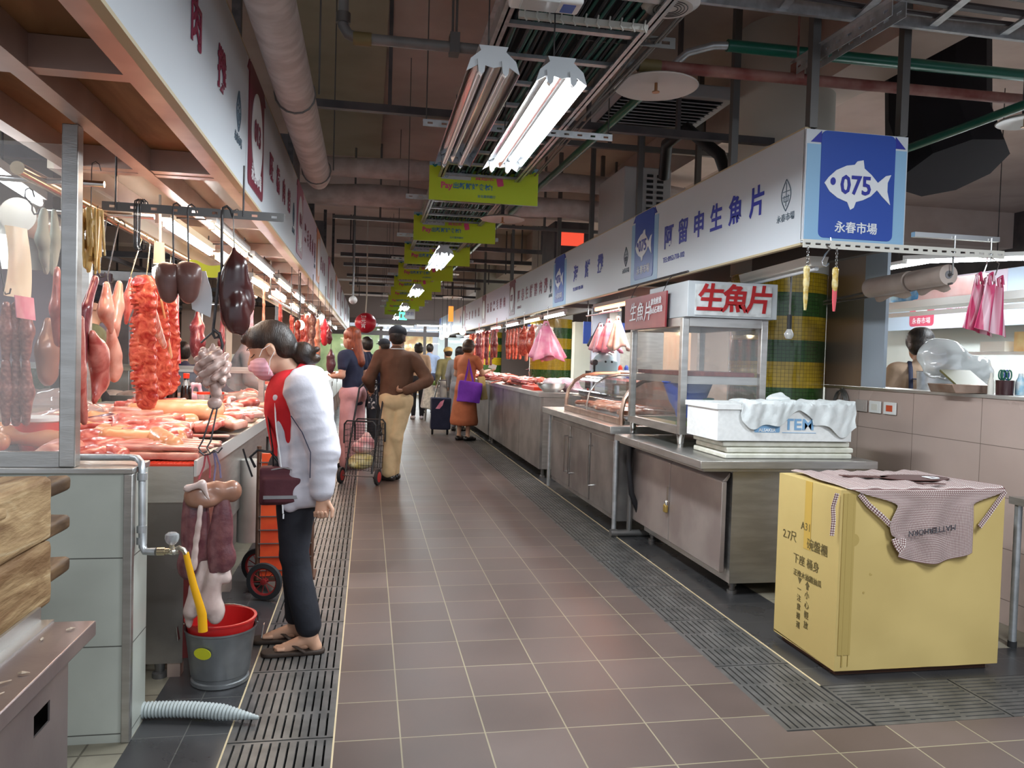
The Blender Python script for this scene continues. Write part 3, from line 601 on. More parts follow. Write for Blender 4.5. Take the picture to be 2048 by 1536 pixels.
# far counters
def far_counter(y0, y1, label, z=.97, x0=1.93):
    t = T('steel_counter', label, 'counter', (x0+.5, (y0+y1)/2, 0))
    g = G(); g.bx(x0-.03, x0+.69, y0, y1, z-.05, z); ob('tabletop', g, 'steel', t, bev=.003)
    n = max(1, round((y1-y0)/1.3)); st = (y1-y0)/n
    for i in range(n):
        g = G(); g.bx(x0, x0+.03, y0+i*st+.01, y0+(i+1)*st-.01, .1, z-.05); ob('front_panel', g, 'steel_worn', t)
    g = G(); g.bx(x0+.03, x0+.68, y0+.01, y1-.01, .1, z-.05); ob('cabinet_body', g, 'steel', t)
    for x in (x0+.05, x0+.62):
        for y in (y0+.06, y1-.06): g = G(); g.lathe((x, y, 0), [(.03, 0), (.03, .02), (.018, .03), (.02, .1)], 10); ob('foot', g, 'rail_grey', t)
far_counter(8.55, 12.3, 'long stainless butcher counter with the steel bowl at its near corner, beyond the curved case')
far_counter(12.4, 15.4, 'stainless counter heaped with red meat next to the woman in orange')
far_counter(15.5, 18.6, 'farther stainless counter on the fish side behind the woman in orange')
far_counter(18.7, 22.5, 'farthest stainless counter on the fish side')
# ------------------------------------------------------------------ glass cabinet of the fish slice stall
t = T('glass_cabinet', 'tall steel and glass cabinet on short legs holding a blue basin', 'cabinet', (2.25, 5.2, .80))
x0, x1, y0, y1, z0, z1 = 1.96, 2.55, 4.66, 5.66, .885, 1.63
def bar(g, x, X, y, Y, z, Z): g.bx(x, X, y, Y, z, Z)
for x in (x0, x1-.045):
    for y in (y0, y1-.045): g = G(); g.bx(x, x+.045, y, y+.045, z0, z1); ob('post', g, 'steel', t, bev=.003)
for z, h in ((z0, .05), (z1-.05, .05)):
    g = G(); g.bx(x0+.045, x1-.045, y0, y0+.04, z, z+h); g.bx(x0+.045, x1-.045, y1-.04, y1, z, z+h); g.bx(x0, x0+.04, y0+.045, y1-.045, z, z+h); g.bx(x1-.04, x1, y0+.045, y1-.045, z, z+h); ob('rail', g, 'steel', t)
g = G(); g.bx(x0+.01, x1-.01, y0+.01, y1-.01, z0, z0+.015); ob('floor_tray', g, mat('cutting_green', (.16, .36, .07), (.25, .48, .12), rough=.5, ns=10), t, label='green cutting board floor')
g = G(); g.bx(x0+.04, x1-.04, y0+.04, y1-.04, 1.245, 1.26); g.bx(x0+.04, x1-.04, y0+.03, y0+.05, 1.21, 1.255); g.bx(x0+.03, x0+.05, y0+.04, y1-.04, 1.21, 1.255); ob('middle_shelf', g, 'steel', t)
g = G(); g.bx(x0+.05, x1-.06, y0+.05, y1-.06, 1.262, 1.29); ob('maroon_mat', g, mat('maroon_mat', (.16, .03, .03), (.24, .06, .05), rough=.6, ns=30), t)
g = G(); g.bx(x0+.02, x0+.024, y0+.045, y1-.045, z0+.05, z1-.05); g.bx(x0+.045, x1-.045, y0+.018, y0+.022, z0+.05, z1-.05); ob('glass_pane', g, 'glass', t)
g = G(); g.bx(x1-.024, x1-.02, y0+.045, y1-.045, z0+.05, z1-.05); ob('glass_pane', g, 'glass', t)
g = G(); g.bx(x0, x1, y0, y1, z1, z1+.004); ob('top_sheet', g, 'steel', t)
for x in (x0+.03, x1-.03):
    for y in (y0+.04, y1-.04): g = G(); g.lathe((x, y, .80), [(.018, 0), (.018, .02), (.022, .025), (.027, .085)], 12); ob('leg', g, 'steel_bright', t)
# basin, bucket, board inside
t2 = T('blue_basin', 'blue plastic basin inside the glass cabinet', 'basin', (2.145, 4.98, 1.0))
g = G(); g.lathe((2.145, 4.98, 1.03), [(.09, 0), (.12, .05), (.145, .12), (.165, .175), (.175, .18), (.175, .187), (.16, .185), (.138, .12), (.112, .05), (.085, .008)], 32); ob('bowl', g, mat('basin_blue', (.035, .10, .50), rough=.35), t2)
g = G(); g.lathe((2.145, 4.98, .975), [(.07, 0), (.085, .055)], 24); ob('foot_ring', g, 'basin_blue', t2)
g = G(); g.lathe((2.235, 4.95, .902), [(.06, 0), (.08, .2), (.085, .2), (.085, .207), (.075, .2), (.055, .01)], 24); ob('teal_tub', g, mat('teal', (.02, .17, .19), rough=.4), None, label='teal plastic tub under the blue basin in the glass cabinet', cat='tub')
g = G(); g.bx(2.04, 2.14, 5.15, 5.55, .902, .93); ob('wooden_board', g, mat('board_wood', (.62, .42, .20), (.75, .55, .30), rough=.6, ns=4), None, label='pale wooden board lying in the glass cabinet', cat='board', bev=.004)
# sign box on the cabinet
t = T('cabinet_sign_box', 'grey sign box with big red characters on top of the glass cabinet', 'sign', (2.3, 4.9, 1.635))
g = G(); g.bx(1.97, 2.585, 4.62, 5.3, 1.637, 1.865); ob('sign_box', g, mat('sign_grey', (.46, .49, .51), (.55, .58, .60), rough=.4, ns=3), t, bev=.004)
g = G(); g.bx(2.02, 2.54, 4.614, 4.62, 1.65, 1.845); ob('plastic_cover', g, mat('sign_silver', (.50, .51, .50), (.70, .72, .72), rough=.25, ns=14, bump=.4, bs=25), t)
for i, ch in enumerate('生魚片'): text(ch, .185, (2.115+i*.168, 4.612, 1.748), (1, 0, 0), (0, 0, 1), mat('red_paint', (.42, .012, .015), rough=.4) if 'red_paint' not in MATS else 'red_paint', t, bold=.025, shear=.12, name='painted_character')
t = T('hanging_sign', 'tilted dark red sign with brushed white characters hanging beside the cabinet', 'sign', (1.94, 5.3, 1.58))
a, b, c, d = Vector((1.93, 5.70, 1.585)), Vector((1.93, 4.90, 1.58)), Vector((1.93, 4.88, 1.815)), Vector((1.93, 5.72, 1.82))
g = G(); g.prism([(0, 0), (.82, -.004), (.83, .235), (-.01, .235)], (1.93, 5.71, 1.585), (0, -1, 0), (0, 0, 1), (.012, 0, 0)); ob('panel', g, mat('sign_red', (.24, .022, .03), (.30, .04, .045), rough=.3, ns=5), t)
for i, ch in enumerate('生魚片'): text(ch, .145, (1.927, 5.53-i*.155, 1.70-i*.004), (0, -1, .04), (0, .04, 1), 'print_white', t, shear=.25, name='brush_character')
text('南山石斑魚', .05, (1.927, 5.06, 1.70), (0, -1, .04), (0, .04, 1), 'print_white', t, shear=.25); text('旗魚鮭魚', .05, (1.927, 5.06, 1.76), (0, -1, .04), (0, .04, 1), 'print_white', t, shear=.25)
g = G()
for y in (4.95, 5.6): g.tube([(1.936, y, 1.82), (1.97, y, 1.9), (2.0, y, 1.93)], .003, 5)
g.cyl((2.0, 4.7, 1.93), (2.0, 6.1, 1.93), .008, n=8); ob('hanging_rod', g, 'iron_dark', t)
# foam box, lids, cloth
mat('foam', (.80, .81, .80), (.86, .87, .86), rough=.6, ns=40, bump=.15); mat('foam_old', (.66, .65, .55), (.78, .77, .68), rough=.7, ns=14, bump=.3)
mat('wet_cloth', (.62, .66, .66), (.74, .77, .77), rough=.6, ns=6, bump=.4, bs=30)
t = T('foam_box', 'white polystyrene fish box with blue print, resting on foam lids', 'box', (2.39, 4.4, .905))
g = G(); X0, X1, Y0, Y1, Z0, Z1 = 1.965, 2.81, 4.12, 4.55, .905, 1.115
g.bx(X0+.03, X1-.03, Y0+.03, Y1-.03, Z0+.002, Z0+.03); g.bx(X0, X1, Y0, Y0+.03, Z0, Z1-.03); g.bx(X0, X1, Y1-.03, Y1, Z0, Z1-.03); g.bx(X0, X0+.03, Y0+.03, Y1-.03, Z0, Z1-.03); g.bx(X1-.03, X1, Y0+.03, Y1-.03, Z0, Z1-.03)
g.bx(X0-.012, X1+.012, Y0-.012, Y0+.03, Z1-.03, Z1); g.bx(X0-.012, X1+.012, Y1-.03, Y1+.012, Z1-.03, Z1); g.bx(X0-.012, X0+.03, Y0+.03, Y1-.03, Z1-.03, Z1); g.bx(X1-.03, X1+.012, Y0+.03, Y1-.03, Z1-.03, Z1); ob('foam_body', g, 'foam', t)
mat('print_blue', (.22, .42, .66), rough=.5)
g = G(); g.prism(rrect(2.19, 2.35, .955, 1.0, .008), (0, 4.1195, 0), (1, 0, 0), (0, 0, 1), (0, -.0015, 0)); ob('blue_badge', g, 'print_blue', t)
text('ALSAKER', .026, (2.27, 4.1175, .968), (1, 0, 0), (0, 0, 1), 'print_white', t, bold=.02); text('TEM', .09, (2.47, 4.1185, 1.0), (1, 0, 0), (0, 0, 1), 'print_blue', t, bold=.02, sx=1.15)
g = G(); g.prism([(2.365, .953), (2.58, .953), (2.58, .956), (2.365, .956)], (0, 4.1195, 0), (1, 0, 0), (0, 0, 1), (0, -.0015, 0)); ob('blue_rule', g, 'print_blue', t)
for i in range(3):
    dx = [.0, .015, -.005][i]; g = G(); g.bx(2.02+dx, 2.825+dx, 4.125+.01*i, 4.57, .80+i*.034, .831+i*.034); ob('polystyrene_slab', g, 'foam_old', None, label=['bottom', 'middle', 'top'][i]+' yellowed polystyrene slab of the three stacked under the fish box', cat='slab', group='foam lids under the fish box', bev=.008)
def drape(fn, nu, nv, th=.004): g = G(); g.sheet(fn, nu, nv, th); return g
def cl(a, b):
    x = 2.10+a*.72; hang = .10+.045*math.sin(a*9)+(.03 if a > .62 else 0)+.02*math.sin(a*23); L = .16+hang; s = b*L; wv = .006*math.sin(a*40)+.004*math.sin(a*71+b*9)
    if s < .16: return (x, 4.27-s, 1.122+.012*math.sin(a*17)**2+wv*.5+.006)
    d = s-.16; return (x+.004*math.sin(b*20), 4.10-.008*math.sin(a*26)*min(1, d*12)+wv*.6, 1.120-d+.004)
ob('damp_cloth', drape(cl, 90, 24), 'wet_cloth', None, label='damp pale cloth draped over the front of the white fish box', cat='cloth')
g = G(); g.ell((2.40, 4.22, 1.15), (.07, .05, .028)); ob('folded_cloth', sdf([('e', (2.40, 4.24, 1.145), (.075, .05, .022)), ('c', (2.36, 4.24, 1.15), (2.42, 4.25, 1.165), .02, .02)], .006, .02, post=lambda P: wob(P, 90, 5)*.004), 'wet_cloth', None, label='crumpled cloth lump on the rim of the white fish box', cat='cloth')
# ------------------------------------------------------------------ pink tiled partition on the far right
tilemat('pink_tile', (.52, .40, .35), (.54, .42, .37), (.20, .15, .13), .55, .27, (.1, -.13, 0), 'YZ', rough=.25, mortar=.002, noise=.12, ns=2)
g = G(); g.bx(3.355, 3.5, 3.3, 5.26, 0, 1.195); ob('wall_partition', g, 'pink_tile', kind='structure')
g = G(); g.bx(3.345, 3.62, 3.29, 5.26, 1.195, 1.213); ob('trim_3', g, 'steel', kind='structure')
g = G(); g.bx(3.352, 3.362, 4.83, 5.27, 1.215, 2.6); ob('trim_4', g, mat('brown_steel', (.30, .20, .16), (.42, .32, .27), rough=.3, metal=.7, ns=1.5, st=(1, 1, .3)), kind='structure')
g = G(); g.bx(3.352, 3.375, 4.60, 4.83, 1.215, 2.6); ob('trim_5', g, mat('blue_post', (.40, .46, .53), rough=.45), kind='structure')
for i, (y, m) in enumerate(((4.80, 'sw_grey'), (4.655, 'white_plastic'), (4.505, 'white_plastic'))):
    t = T('wall_switch', ['plain grey cover plate on the pink tile, first of the row by the cable loop', 'white socket plate on the pink tile, middle of the row', 'white plate with a red window on the pink tile, last of the row'][i], 'socket', (3.345, y, 1.06), 'plates on the pink tile')
    if i == 0: mat('sw_grey', (.45, .40, .37), rough=.5); mat('sw_red', (.62, .10, .04), rough=.4)
    g = G(); g.bx(3.339, 3.349, y-.06, y+.06, 1.045, 1.125); ob('plate', g, m, t, bev=.003)
    g = G(); g.bx(3.336, 3.339, y-.03, y+.03, 1.065, 1.105); ob('insert', g, ['sw_grey', 'cream_paint', 'sw_red'][i], t)
g = G()
for k in range(4): r_ = .155-.006*k; g.tube([(3.338-.004*k, 5.02+.5*r_*math.cos(2*pi*i/24)+.006*k, 1.06+r_*math.sin(2*pi*i/24)*.85) for i in range(24)], .004, 6, close=True)
g.tube([(3.338, 5.02, 1.20), (3.334, 5.03, 1.05), (3.334, 4.99, .85), (3.334, 5.0, .62)], .004, 6); ob('cable_loop', g, 'rail_grey', None, label='coiled grey cable hanging on the pink tile wall', cat='cable')
# ------------------------------------------------------------------ yellow carton and apron
mat('carton', (.50, .37, .135), (.56, .42, .16), rough=.75, ns=2.2, det=6, bump=.12, bs=6); mat('carton_tape', (.55, .36, .08), rough=.35); mat('carton_ink', (.12, .09, .03), rough=.7); mat('stain', (.40, .29, .09), rough=.8)
t = T('carton_box', 'large worn yellow cardboard carton with handwritten characters', 'box', (2.4, 3.22, 0))
cx0, cx1, cy0, cy1, cz0, cz1 = 2.0, 2.81, 2.985, 3.49, .03, .815
def carton(a):
    g = G(); n = 14; vs = []
    def P(u, v, f):
        b = .006*math.sin(u*7+f*2)*math.sin(v*pi)+.003*math.sin(v*19+u*11+f)
        return b
    for f in range(4):
        def fn(u, v, f=f):
            b = P(u, v, f); z = cz0+(cz1-cz0)*v
            if f == 0: x = cx0+(cx1-cx0)*u; y = cy0-b*u*(1-u)*4
            if f == 1: x = cx1+b*u*(1-u)*4; y = cy0+(cy1-cy0)*u
            if f == 2: x = cx1-(cx1-cx0)*u; y = cy1
            if f == 3: x = cx0; y = cy1-(cy1-cy0)*u; z = z+(1-v)*(.012*(1-u))
            return (x, y, z)
        g.sheet(fn, n, n)
    g.sheet(lambda u, v: (cx0+(cx1-cx0)*u, cy0+(cy1-cy0)*v, cz1-.006*math.sin(pi*u)*math.sin(pi*v)), 8, 8)
    g.sheet(lambda u, v: (cx0+(cx1-cx0)*u, cy1-(cy1-cy0)*v, cz0), 8, 8); return g
ob('carton_shell', carton(0), 'carton', t)
g = G(); g.bx(1.9985, 1.9995, 3.20, 3.255, .50, .814); ob('packing_tape', g, 'carton_tape', t)
g = G(); g.bx(2.03, 2.036, 2.980, 2.984, .05, .80); g.bx(2.06, 2.063, 2.9805, 2.984, .05, .80); g.bx(2.012, 2.07, 2.981, 2.985, .10, .80); ob('corner_crease', g, 'stain', t)
for x, z, r in ((2.065, .60, .028), (2.04, .15, .024), (2.155, .45, .008), (2.125, .37, .005), (2.68, .66, .008)): g = G(); g.prism([(r*math.cos(k*pi/9), r*math.sin(k*pi/9)) for k in range(18)], (x, 2.9815, z), (1, 0, 0), (0, 0, 1), (0, .003, 0)); ob('round_stain', g, 'stain', t)
U2 = (0, -1, 0)
for s, y, z, h in (('A31', 3.24, .60, .05), ('2.7尺', 3.375, .53, .055), ('碗盤櫃', 3.145, .525, .055), ('下座 桶身', 3.23, .435, .05), ('正樟木抽牆抽瓜', 3.215, .37, .033)):
    text(s, h, (1.9985, y, z), U2, (0, 0, 1), 'carton_ink', t, name='handwriting', bold=0, th=.0008)
for i, ch in enumerate('小心輕放'): text(ch, .038, (1.9985, 3.21, .29-i*.046), U2, (0, 0, 1), 'carton_ink', t, name='handwriting', bold=0, th=.0008)
for i, ch in enumerate('一注意搬運'): text(ch, .034, (1.9985, 3.275, .30-i*.042), U2, (0, 0, 1), 'carton_ink', t, name='handwriting', bold=0, th=.0008)
g = G(); g.prism([(-.018, 0), (.018, 0), (0, .022)], (1.9995, 3.21, .335), U2, (0, 0, 1), (-.001, 0, 0)); g.prism([(-.008, -.018), (.008, -.018), (.008, 0), (-.008, 0)], (1.9995, 3.21, .335), U2, (0, 0, 1), (-.001, 0, 0)); ob('printed_symbol', g, 'carton_ink', t); g = G()
g.prism([(-.016, .02), (.016, .02), (0, -.008)], (1.9995, 3.275, .335), U2, (0, 0, 1), (-.001, 0, 0)); ob('printed_symbol', g, 'carton_ink', t)
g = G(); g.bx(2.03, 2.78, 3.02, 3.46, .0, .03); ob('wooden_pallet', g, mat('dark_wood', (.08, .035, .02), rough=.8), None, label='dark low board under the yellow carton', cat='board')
# gingham apron
def gingham():
    m = bpy.data.materials.new('gingham'); m.use_nodes = True; nt = m.node_tree; N = nt.nodes; L = nt.links; b = N['Principled BSDF']; b.inputs['Roughness'].default_value = .8
    tc = N.new('ShaderNodeTexCoord'); sp = N.new('ShaderNodeSeparateXYZ'); L.new(tc.outputs['UV'], sp.inputs[0]); outs = []
    for i in (0, 1):
        a = N.new('ShaderNodeMath'); a.operation = 'MULTIPLY'; a.inputs[1].default_value = 100; L.new(sp.outputs[i], a.inputs[0])
        f = N.new('ShaderNodeMath'); f.operation = 'FRACT'; L.new(a.outputs[0], f.inputs[0]); q = N.new('ShaderNodeMath'); q.operation = 'GREATER_THAN'; q.inputs[1].default_value = .5; L.new(f.outputs[0], q.inputs[0]); outs.append(q)
    s = N.new('ShaderNodeMath'); s.operation = 'ADD'; L.new(outs[0].outputs[0], s.inputs[0]); L.new(outs[1].outputs[0], s.inputs[1])
    h = N.new('ShaderNodeMath'); h.operation = 'MULTIPLY'; h.inputs[1].default_value = .5; L.new(s.outputs[0], h.inputs[0])
    r = N.new('ShaderNodeValToRGB'); e = r.color_ramp.elements; e[0].color = (.70, .66, .62, 1); e[1].color = (.09, .03, .03, 1); k = e.new(.5); k.color = (.32, .20, .19, 1); L.new(h.outputs[0], r.inputs[0]); L.new(r.outputs[0], b.inputs[0]); MATS['gingham'] = m
gingham()
def uvgrid(me, nu, nv, su, sv):
    uv = me.uv_layers.new(name='uv'); w = nu+1; M = w*(nv+1)
    for l in me.loops:
        i = l.vertex_index % M; uv.data[l.index].uv = ((i % w)/nu*su, (i//w)/nv*sv)
t = T('apron', 'brown and white gingham apron spread over the top of the yellow carton', 'apron', (2.4, 3.1, .815))
def apf(a, b):                                 # b 0..1 from the back of the lid to the tip of the bib
    s = b*.93
    if s < .50:
        f = s/.50; xl = 2.05-.03*f+.01*math.sin(f*9); xr = 2.74+.05*f; x = xl+(xr-xl)*a; return (x, 3.47-s*.98, .822+.004*math.sin(a*22+s*9)+.003*math.sin(a*51)+.004)
    d = s-.50; q = min(1, d/.11); q = q*q*(3-2*q); xl = 2.05+.19*q+.02*math.sin(d*20)+(.01 if d > .3 else 0); xr = 2.80-.17*q; dd = d*(.66+.10*math.sin(a*3.0+.2))
    return (xl+(xr-xl)*a, 2.972-.012*math.sin(a*14+1)*min(1, d*5)-.004, .822-dd)
g = G(); g.sheet(apf, 60, 80, .003); o = ob('apron_cloth', g, 'gingham', t); uvgrid(o.data, 60, 80, .72, .93)
mat('apron_brown', (.07, .02, .015), rough=.7)
def strap(pts, w=.022, name='apron_strap'):
    g = G(); P_ = [Vector(p) for p in pts]
    def fn(a, b):
        f = b*(len(P_)-1); i = min(int(f), len(P_)-2); p = P_[i].lerp(P_[i+1], f-i); d = (P_[i+1]-P_[i]).normalized(); s = d.cross(Vector((0, -1, 0))).normalized() if abs(d.y) < .9 else Vector((1, 0, 0)); return p+s*(a-.5)*w
    n = 8*len(P_); g.sheet(fn, 3, n, .002); L = sum((P_[i+1]-P_[i]).length for i in range(len(P_)-1)); o = ob(name, g, 'gingham', t); uvgrid(o.data, 3, n, w, L)
strap([(2.08, 2.972, .80), (2.12, 2.966, .755), (2.19, 2.962, .70), (2.24, 2.960, .655), (2.255, 2.955, .62)])
strap([(2.80, 2.972, .81), (2.75, 2.962, .76), (2.70, 2.958, .70), (2.66, 2.955, .655)])
strap([(2.243, 2.955, .61), (2.25, 2.948, .585), (2.27, 2.946, .56)], .03); strap([(2.285, 2.955, .61), (2.28, 2.948, .58), (2.255, 2.946, .555)], .026)
strap([(1.985, 2.99, .80), (1.975, 3.0, .74), (1.98, 3.0, .68), (1.975, 3.0, .615)], .02)
g = G(); g.prism([(2.18, 3.28), (2.42, 3.24), (2.36, 3.20), (2.20, 3.22)], (0, 0, .834), (1, 0, 0), (0, 1, 0), (0, 0, .003)); g.prism([(2.40, 3.05), (2.50, 3.03), (2.52, 3.0), (2.42, 3.01)], (0, 0, .836), (1, 0, 0), (0, 1, 0), (0, 0, .003))
g.prism([(2.52+.17*math.cos(k*pi/12), 3.2+.09*math.sin(k*pi/12)) for k in range(24)], (0, 0, .834), (1, 0, 0), (0, 1, 0), (0, 0, .003)); ob('brown_print', g, 'apron_brown', t)
text('D', .09, (2.59, 3.17, .839), (1, 0, 0), (0, 1, 0), 'print_white', t, bold=.02)
text('MATTERHORN', .035, (2.42, 2.950, .645), (-1, 0, -.12), (0, 0, -1), 'qr_black', t)
# steel side table with bag at the far right
t = T('steel_side_table', 'stainless work table at the far right edge, half out of frame', 'table', (3.3, 3.3, 0))
g = G(); g.bx(3.09, 3.33, 2.95, 3.26, .70, .735); ob('tabletop', g, 'steel', t); 
for x, y in ((3.12, 3.0), (3.12, 3.23), (3.30, 3.0), (3.30, 3.23)): g = G(); g.cyl((x, y, .02), (x, y, .70), .017); ob('leg', g, 'galv', t); g = G(); g.cyl((x, y, 0), (x, y, .03), .02); ob('rubber_foot', g, 'rubber', t)
glassmat('bag_clear', gloss=.15, haze=.45, hazecol=(.75, .75, .75))
ob('plastic_bag', sdf([('e', (3.24, 3.12, .26), (.10, .09, .13)), ('c', (3.22, 3.12, .35), (3.24, 3.12, .50), .05, .015)], .008, .03, post=lambda P: wob(P, 55, 8)*.012), 'bag_clear', None, label='clear plastic bag tied under the steel side table', cat='bag')
# ------------------------------------------------------------------ near-left: glass screen, pipe, tap, bucket, hose
t = T('glass_screen', 'framed glass screen standing on the pale tiled partition at the near butcher', 'screen', (-2, 2.8, .935))
g = G(); g.bx(-1.0, -.95, 2.78, 2.83, .936, 2.064); ob('post', g, 'steel', t, bev=.003)
g = G(); g.bx(-4, -1.0, 2.79, 2.82, .936, .985); ob('bottom_rail', g, 'steel', t)
g = G(); g.bx(-4, -1.001, 2.803, 2.809, .985, 2.0); ob('glass_pane', g, 'glass_hazy', t)
g = G(); g.tube([(-1.3, 2.87, .958), (-.80, 2.87, .958), (-.775, 2.85, .958), (-.757, 2.83, .945), (-.752, 2.82, .92), (-.748, 2.815, .70)], .012, 12)
for z in (.90, .72, .68): g.cyl((-.75, 2.816, z-.012), (-.75, 2.816, z+.012), .016)
g.tube([(-.748, 2.815, .72), (-.745, 2.812, .66), (-.735, 2.805, .645), (-.70, 2.80, .645)], .013, 12); ob('water_pipe', g, 'galv', None, label='thin steel water pipe bent over the corner of the tiled partition', cat='pipe')
t = T('tap', 'metal tap with a clear round knob on the pipe at the partition corner', 'tap', (-.65, 2.8, .64))
g = G(); g.cyl((-.695, 2.80, .645), (-.67, 2.80, .645), .014); g.cyl((-.67, 2.80, .645), (-.625, 2.80, .645), .011); g.ell((-.645, 2.80, .645), (.017, .015, .014)); g.tube([(-.64, 2.80, .65), (-.625, 2.80, .657), (-.61, 2.80, .65), (-.602, 2.80, .635)], .009, 10); g.cyl((-.648, 2.80, .655), (-.648, 2.80, .672), .008); ob('tap_body', g, mat('tap_brass', (.62, .55, .38), (.70, .68, .60), rough=.25, metal=.9, ns=20), t)
g = G(); g.lathe((-.648, 2.80, .669), [(.013, 0), (.021, .01), (.024, .022), (.022, .035), (.014, .041)], 10); ob('knob', g, mat('clear_plastic', (.85, .88, .9), rough=.15, trans=.7, ior=1.4), t, label='clear plastic knob')
g = G(); g.tube([(-.603, 2.80, .640), (-.594, 2.80, .60), (-.575, 2.802, .52), (-.555, 2.805, .45), (-.548, 2.808, .42), (-.545, 2.81, .36)], [.010, .011, .0125, .014, .0155, .016], 10, flat=.8); ob('yellow_hose', g, mat('hose_yellow', (.85, .42, .01), rough=.35), None, label='short yellow rubber hose hanging from the tap', cat='hose')
# bucket
t = T('steel_bucket', 'grey metal bucket with a red plastic bucket set inside', 'bucket', (-.565, 3.27, 0))
bc = (-.565, 3.27, 0)
g = G(); g.lathe(bc, [(.105, 0), (.112, .004), (.112, .018), (.105, .022), (.107, .035), (.113, .04), (.135, .215), (.139, .218), (.139, .226), (.132, .222), (.10, .02), (.0, .02)], 40); ob('bucket_shell', g, mat('zinc', (.20, .21, .22), (.30, .31, .32), rough=.4, metal=.75, ns=6), t)
g = G(); g.lathe(bc, [(.0, .03), (.095, .03), (.122, .20), (.134, .255), (.139, .256), (.139, .262), (.128, .262), (.088, .034), (0, .034)], 40); ob('red_liner', g, mat('red_plastic', (.50, .015, .015), rough=.3), t, label='red plastic inner bucket')
g = G(); g.tube([(-.565+.142*math.cos(a), 3.27+.142*math.sin(a), .235+.03*math.sin(a)) for a in [pi*i/16 for i in range(17)]], .0035, 6); ob('wire_handle', g, 'steel_bright', t)
for s in (-1, 1): g = G(); g.prism([(-.015, .17), (.015, .17), (.012, .225), (-.012, .225)], (-.565+s*.137, 3.27, 0), (0, 1, 0), (s*.13, 0, 1), (s*.003, 0, 0)); ob('handle_lug', g, 'steel_bright', t)
g = G(); q = [Vector((-.565+.128*math.cos(a)*1, 3.27+.128*math.sin(a), 0)) for a in (math.radians(250),)][0]
dirn = (q-Vector(bc)).normalized(); uu = Vector((-dirn.y, dirn.x, 0)); g.prism([(.036*math.cos(k*pi/9), .024*math.sin(k*pi/9)) for k in range(18)], Vector(bc)+dirn*.131+Vector((0, 0, .155)), -uu, (dirn.x*.14, dirn.y*.14, 1), dirn*.003); ob('yellow_sticker', g, mat('sticker', (.62, .62, .03), rough=.4), t, label='oval yellow sticker')
g = G(); pts = [Vector((-.80, 2.95, .032)).lerp(Vector((-.36, 2.86, .024)), i/70)+Vector((0, .01*math.sin(i*.05), .010*math.sin(pi*i/70))) for i in range(71)]
rr = [(.027+.0028*(1 if i % 2 else -1))*(1 if i < 50 else 1-.75*((i-50)/20)) for i in range(71)]; g.tube(pts, rr, 16); ob('corrugated_hose', g, mat('hose_grey', (.38, .42, .42), rough=.45), None, label='grey corrugated drain hose lying from the tiled partition to the grate', cat='hose')
# steel stand and chopping block in the near-left corner
t = T('steel_stand', 'low steel stand with hand holes under the wooden block', 'stand', (-.85, 1.4, 0))
g = G(); g.bx(-1.25, -.61, .95, 1.93, .665, .70); ob('stand_top', g, mat('stand_steel', (.30, .25, .25), (.46, .40, .38), rough=.3, metal=.8, ns=2, bump=.06, bs=30), t, bev=.003)
def holed(x, y0, y1, z0, z1, holes, th=.004):
    g = G(); ys = sorted({y0, y1} | {a for h in holes for a in h[:2]}); 
    for a, b in zip(ys, ys[1:]):
        hh = [h for h in holes if h[0] <= a+1e-6 and h[1] >= b-1e-6]
        if hh: g.bx(x-th, x, a, b, z0, hh[0][2]); g.bx(x-th, x, a, b, hh[0][3], z1)
        else: g.bx(x-th, x, a, b, z0, z1)
    return g
ob('stand_side', holed(-.645, .96, 1.86, .05, .665, [(1.68, 1.76, .545, .590), (1.38, 1.47, .545, .590), (1.08, 1.17, .545, .590)]), 'stand_steel', t)
g = G(); g.bx(-1.24, -.65, 1.856, 1.86, .05, .665); g.bx(-1.244, -1.24, .96, 1.86, .05, .665); g.bx(-1.24, -.65, .96, .964, .05, .665); g.bx(-1.24, -.65, .97, 1.85, .05, .06); ob('stand_end_blockers', g, 'stand_steel', t)  # end panel plus added back, near and bottom panels that keep the inside dark
g = G()
for x in (-1.2, -.69):
    for y in (1.0, 1.8): g.bx(x-.015, x+.015, y-.015, y+.015, 0, .05)
ob('stand_feet', g, 'rail_grey', t)
g = G(); g.bx(-.735, -.728, 1.2, 1.93, .70, .735); g.bx(-.735, -.70, 1.2, 1.93, .70, .705); ob('steel_angle', g, 'steel', t)
mat('old_wood', (.19, .10, .04), (.42, .28, .14), (.62, .50, .33), rough=.7, ns=3, det=8, st=(6, 1.2, 6), bump=.5, bs=12, dist=1.5); mat('end_wood', (.06, .03, .012), (.16, .09, .04), rough=.6, ns=6, st=(4, 1, 4), bump=.4)
t = T('wooden_block', 'old wooden chopping block clamped with pegs and a steel hinge', 'chopping block', (-.9, 1.5, .70))
def block_row(z0, z1, r):
    return sdf([('b', (-.93, 1.50, (z0+z1)/2), (.185, .535, (z1-z0)/2), None, .002)], .009, .01, post=lambda P: (wob(P, 14, r)*.004+wob(P*np.array([1, .15, 1], np.float32), 110, r+4)*.0025))
BL = [(.712, .868), (.870, 1.022)]
for i, (a, b) in enumerate(BL): ob('plank', block_row(a, b, i+3), 'old_wood', t)
for z, y in ((.985, 2.08), (.885, 2.08), (.775, 2.08)):
    ob('peg', sdf([('b', (-.775, y, z), (.028, .085, .019), None, .002)], .004, .01, post=lambda P: wob(P, 60, 2)*.002), 'end_wood', t)
ob('peg', sdf([('b', (-.745, 1.66, .995), (.035, .06, .012), None, .002)], .004, .01, post=lambda P: wob(P, 60, 5)*.002), 'old_wood', t)
ob('peg', sdf([('b', (-.745, 1.50, .735), (.05, .05, .022), None, .002)], .005, .01, post=lambda P: wob(P, 60, 6)*.003), 'end_wood', t)
g = G(); S_ = (0, 1, 0)
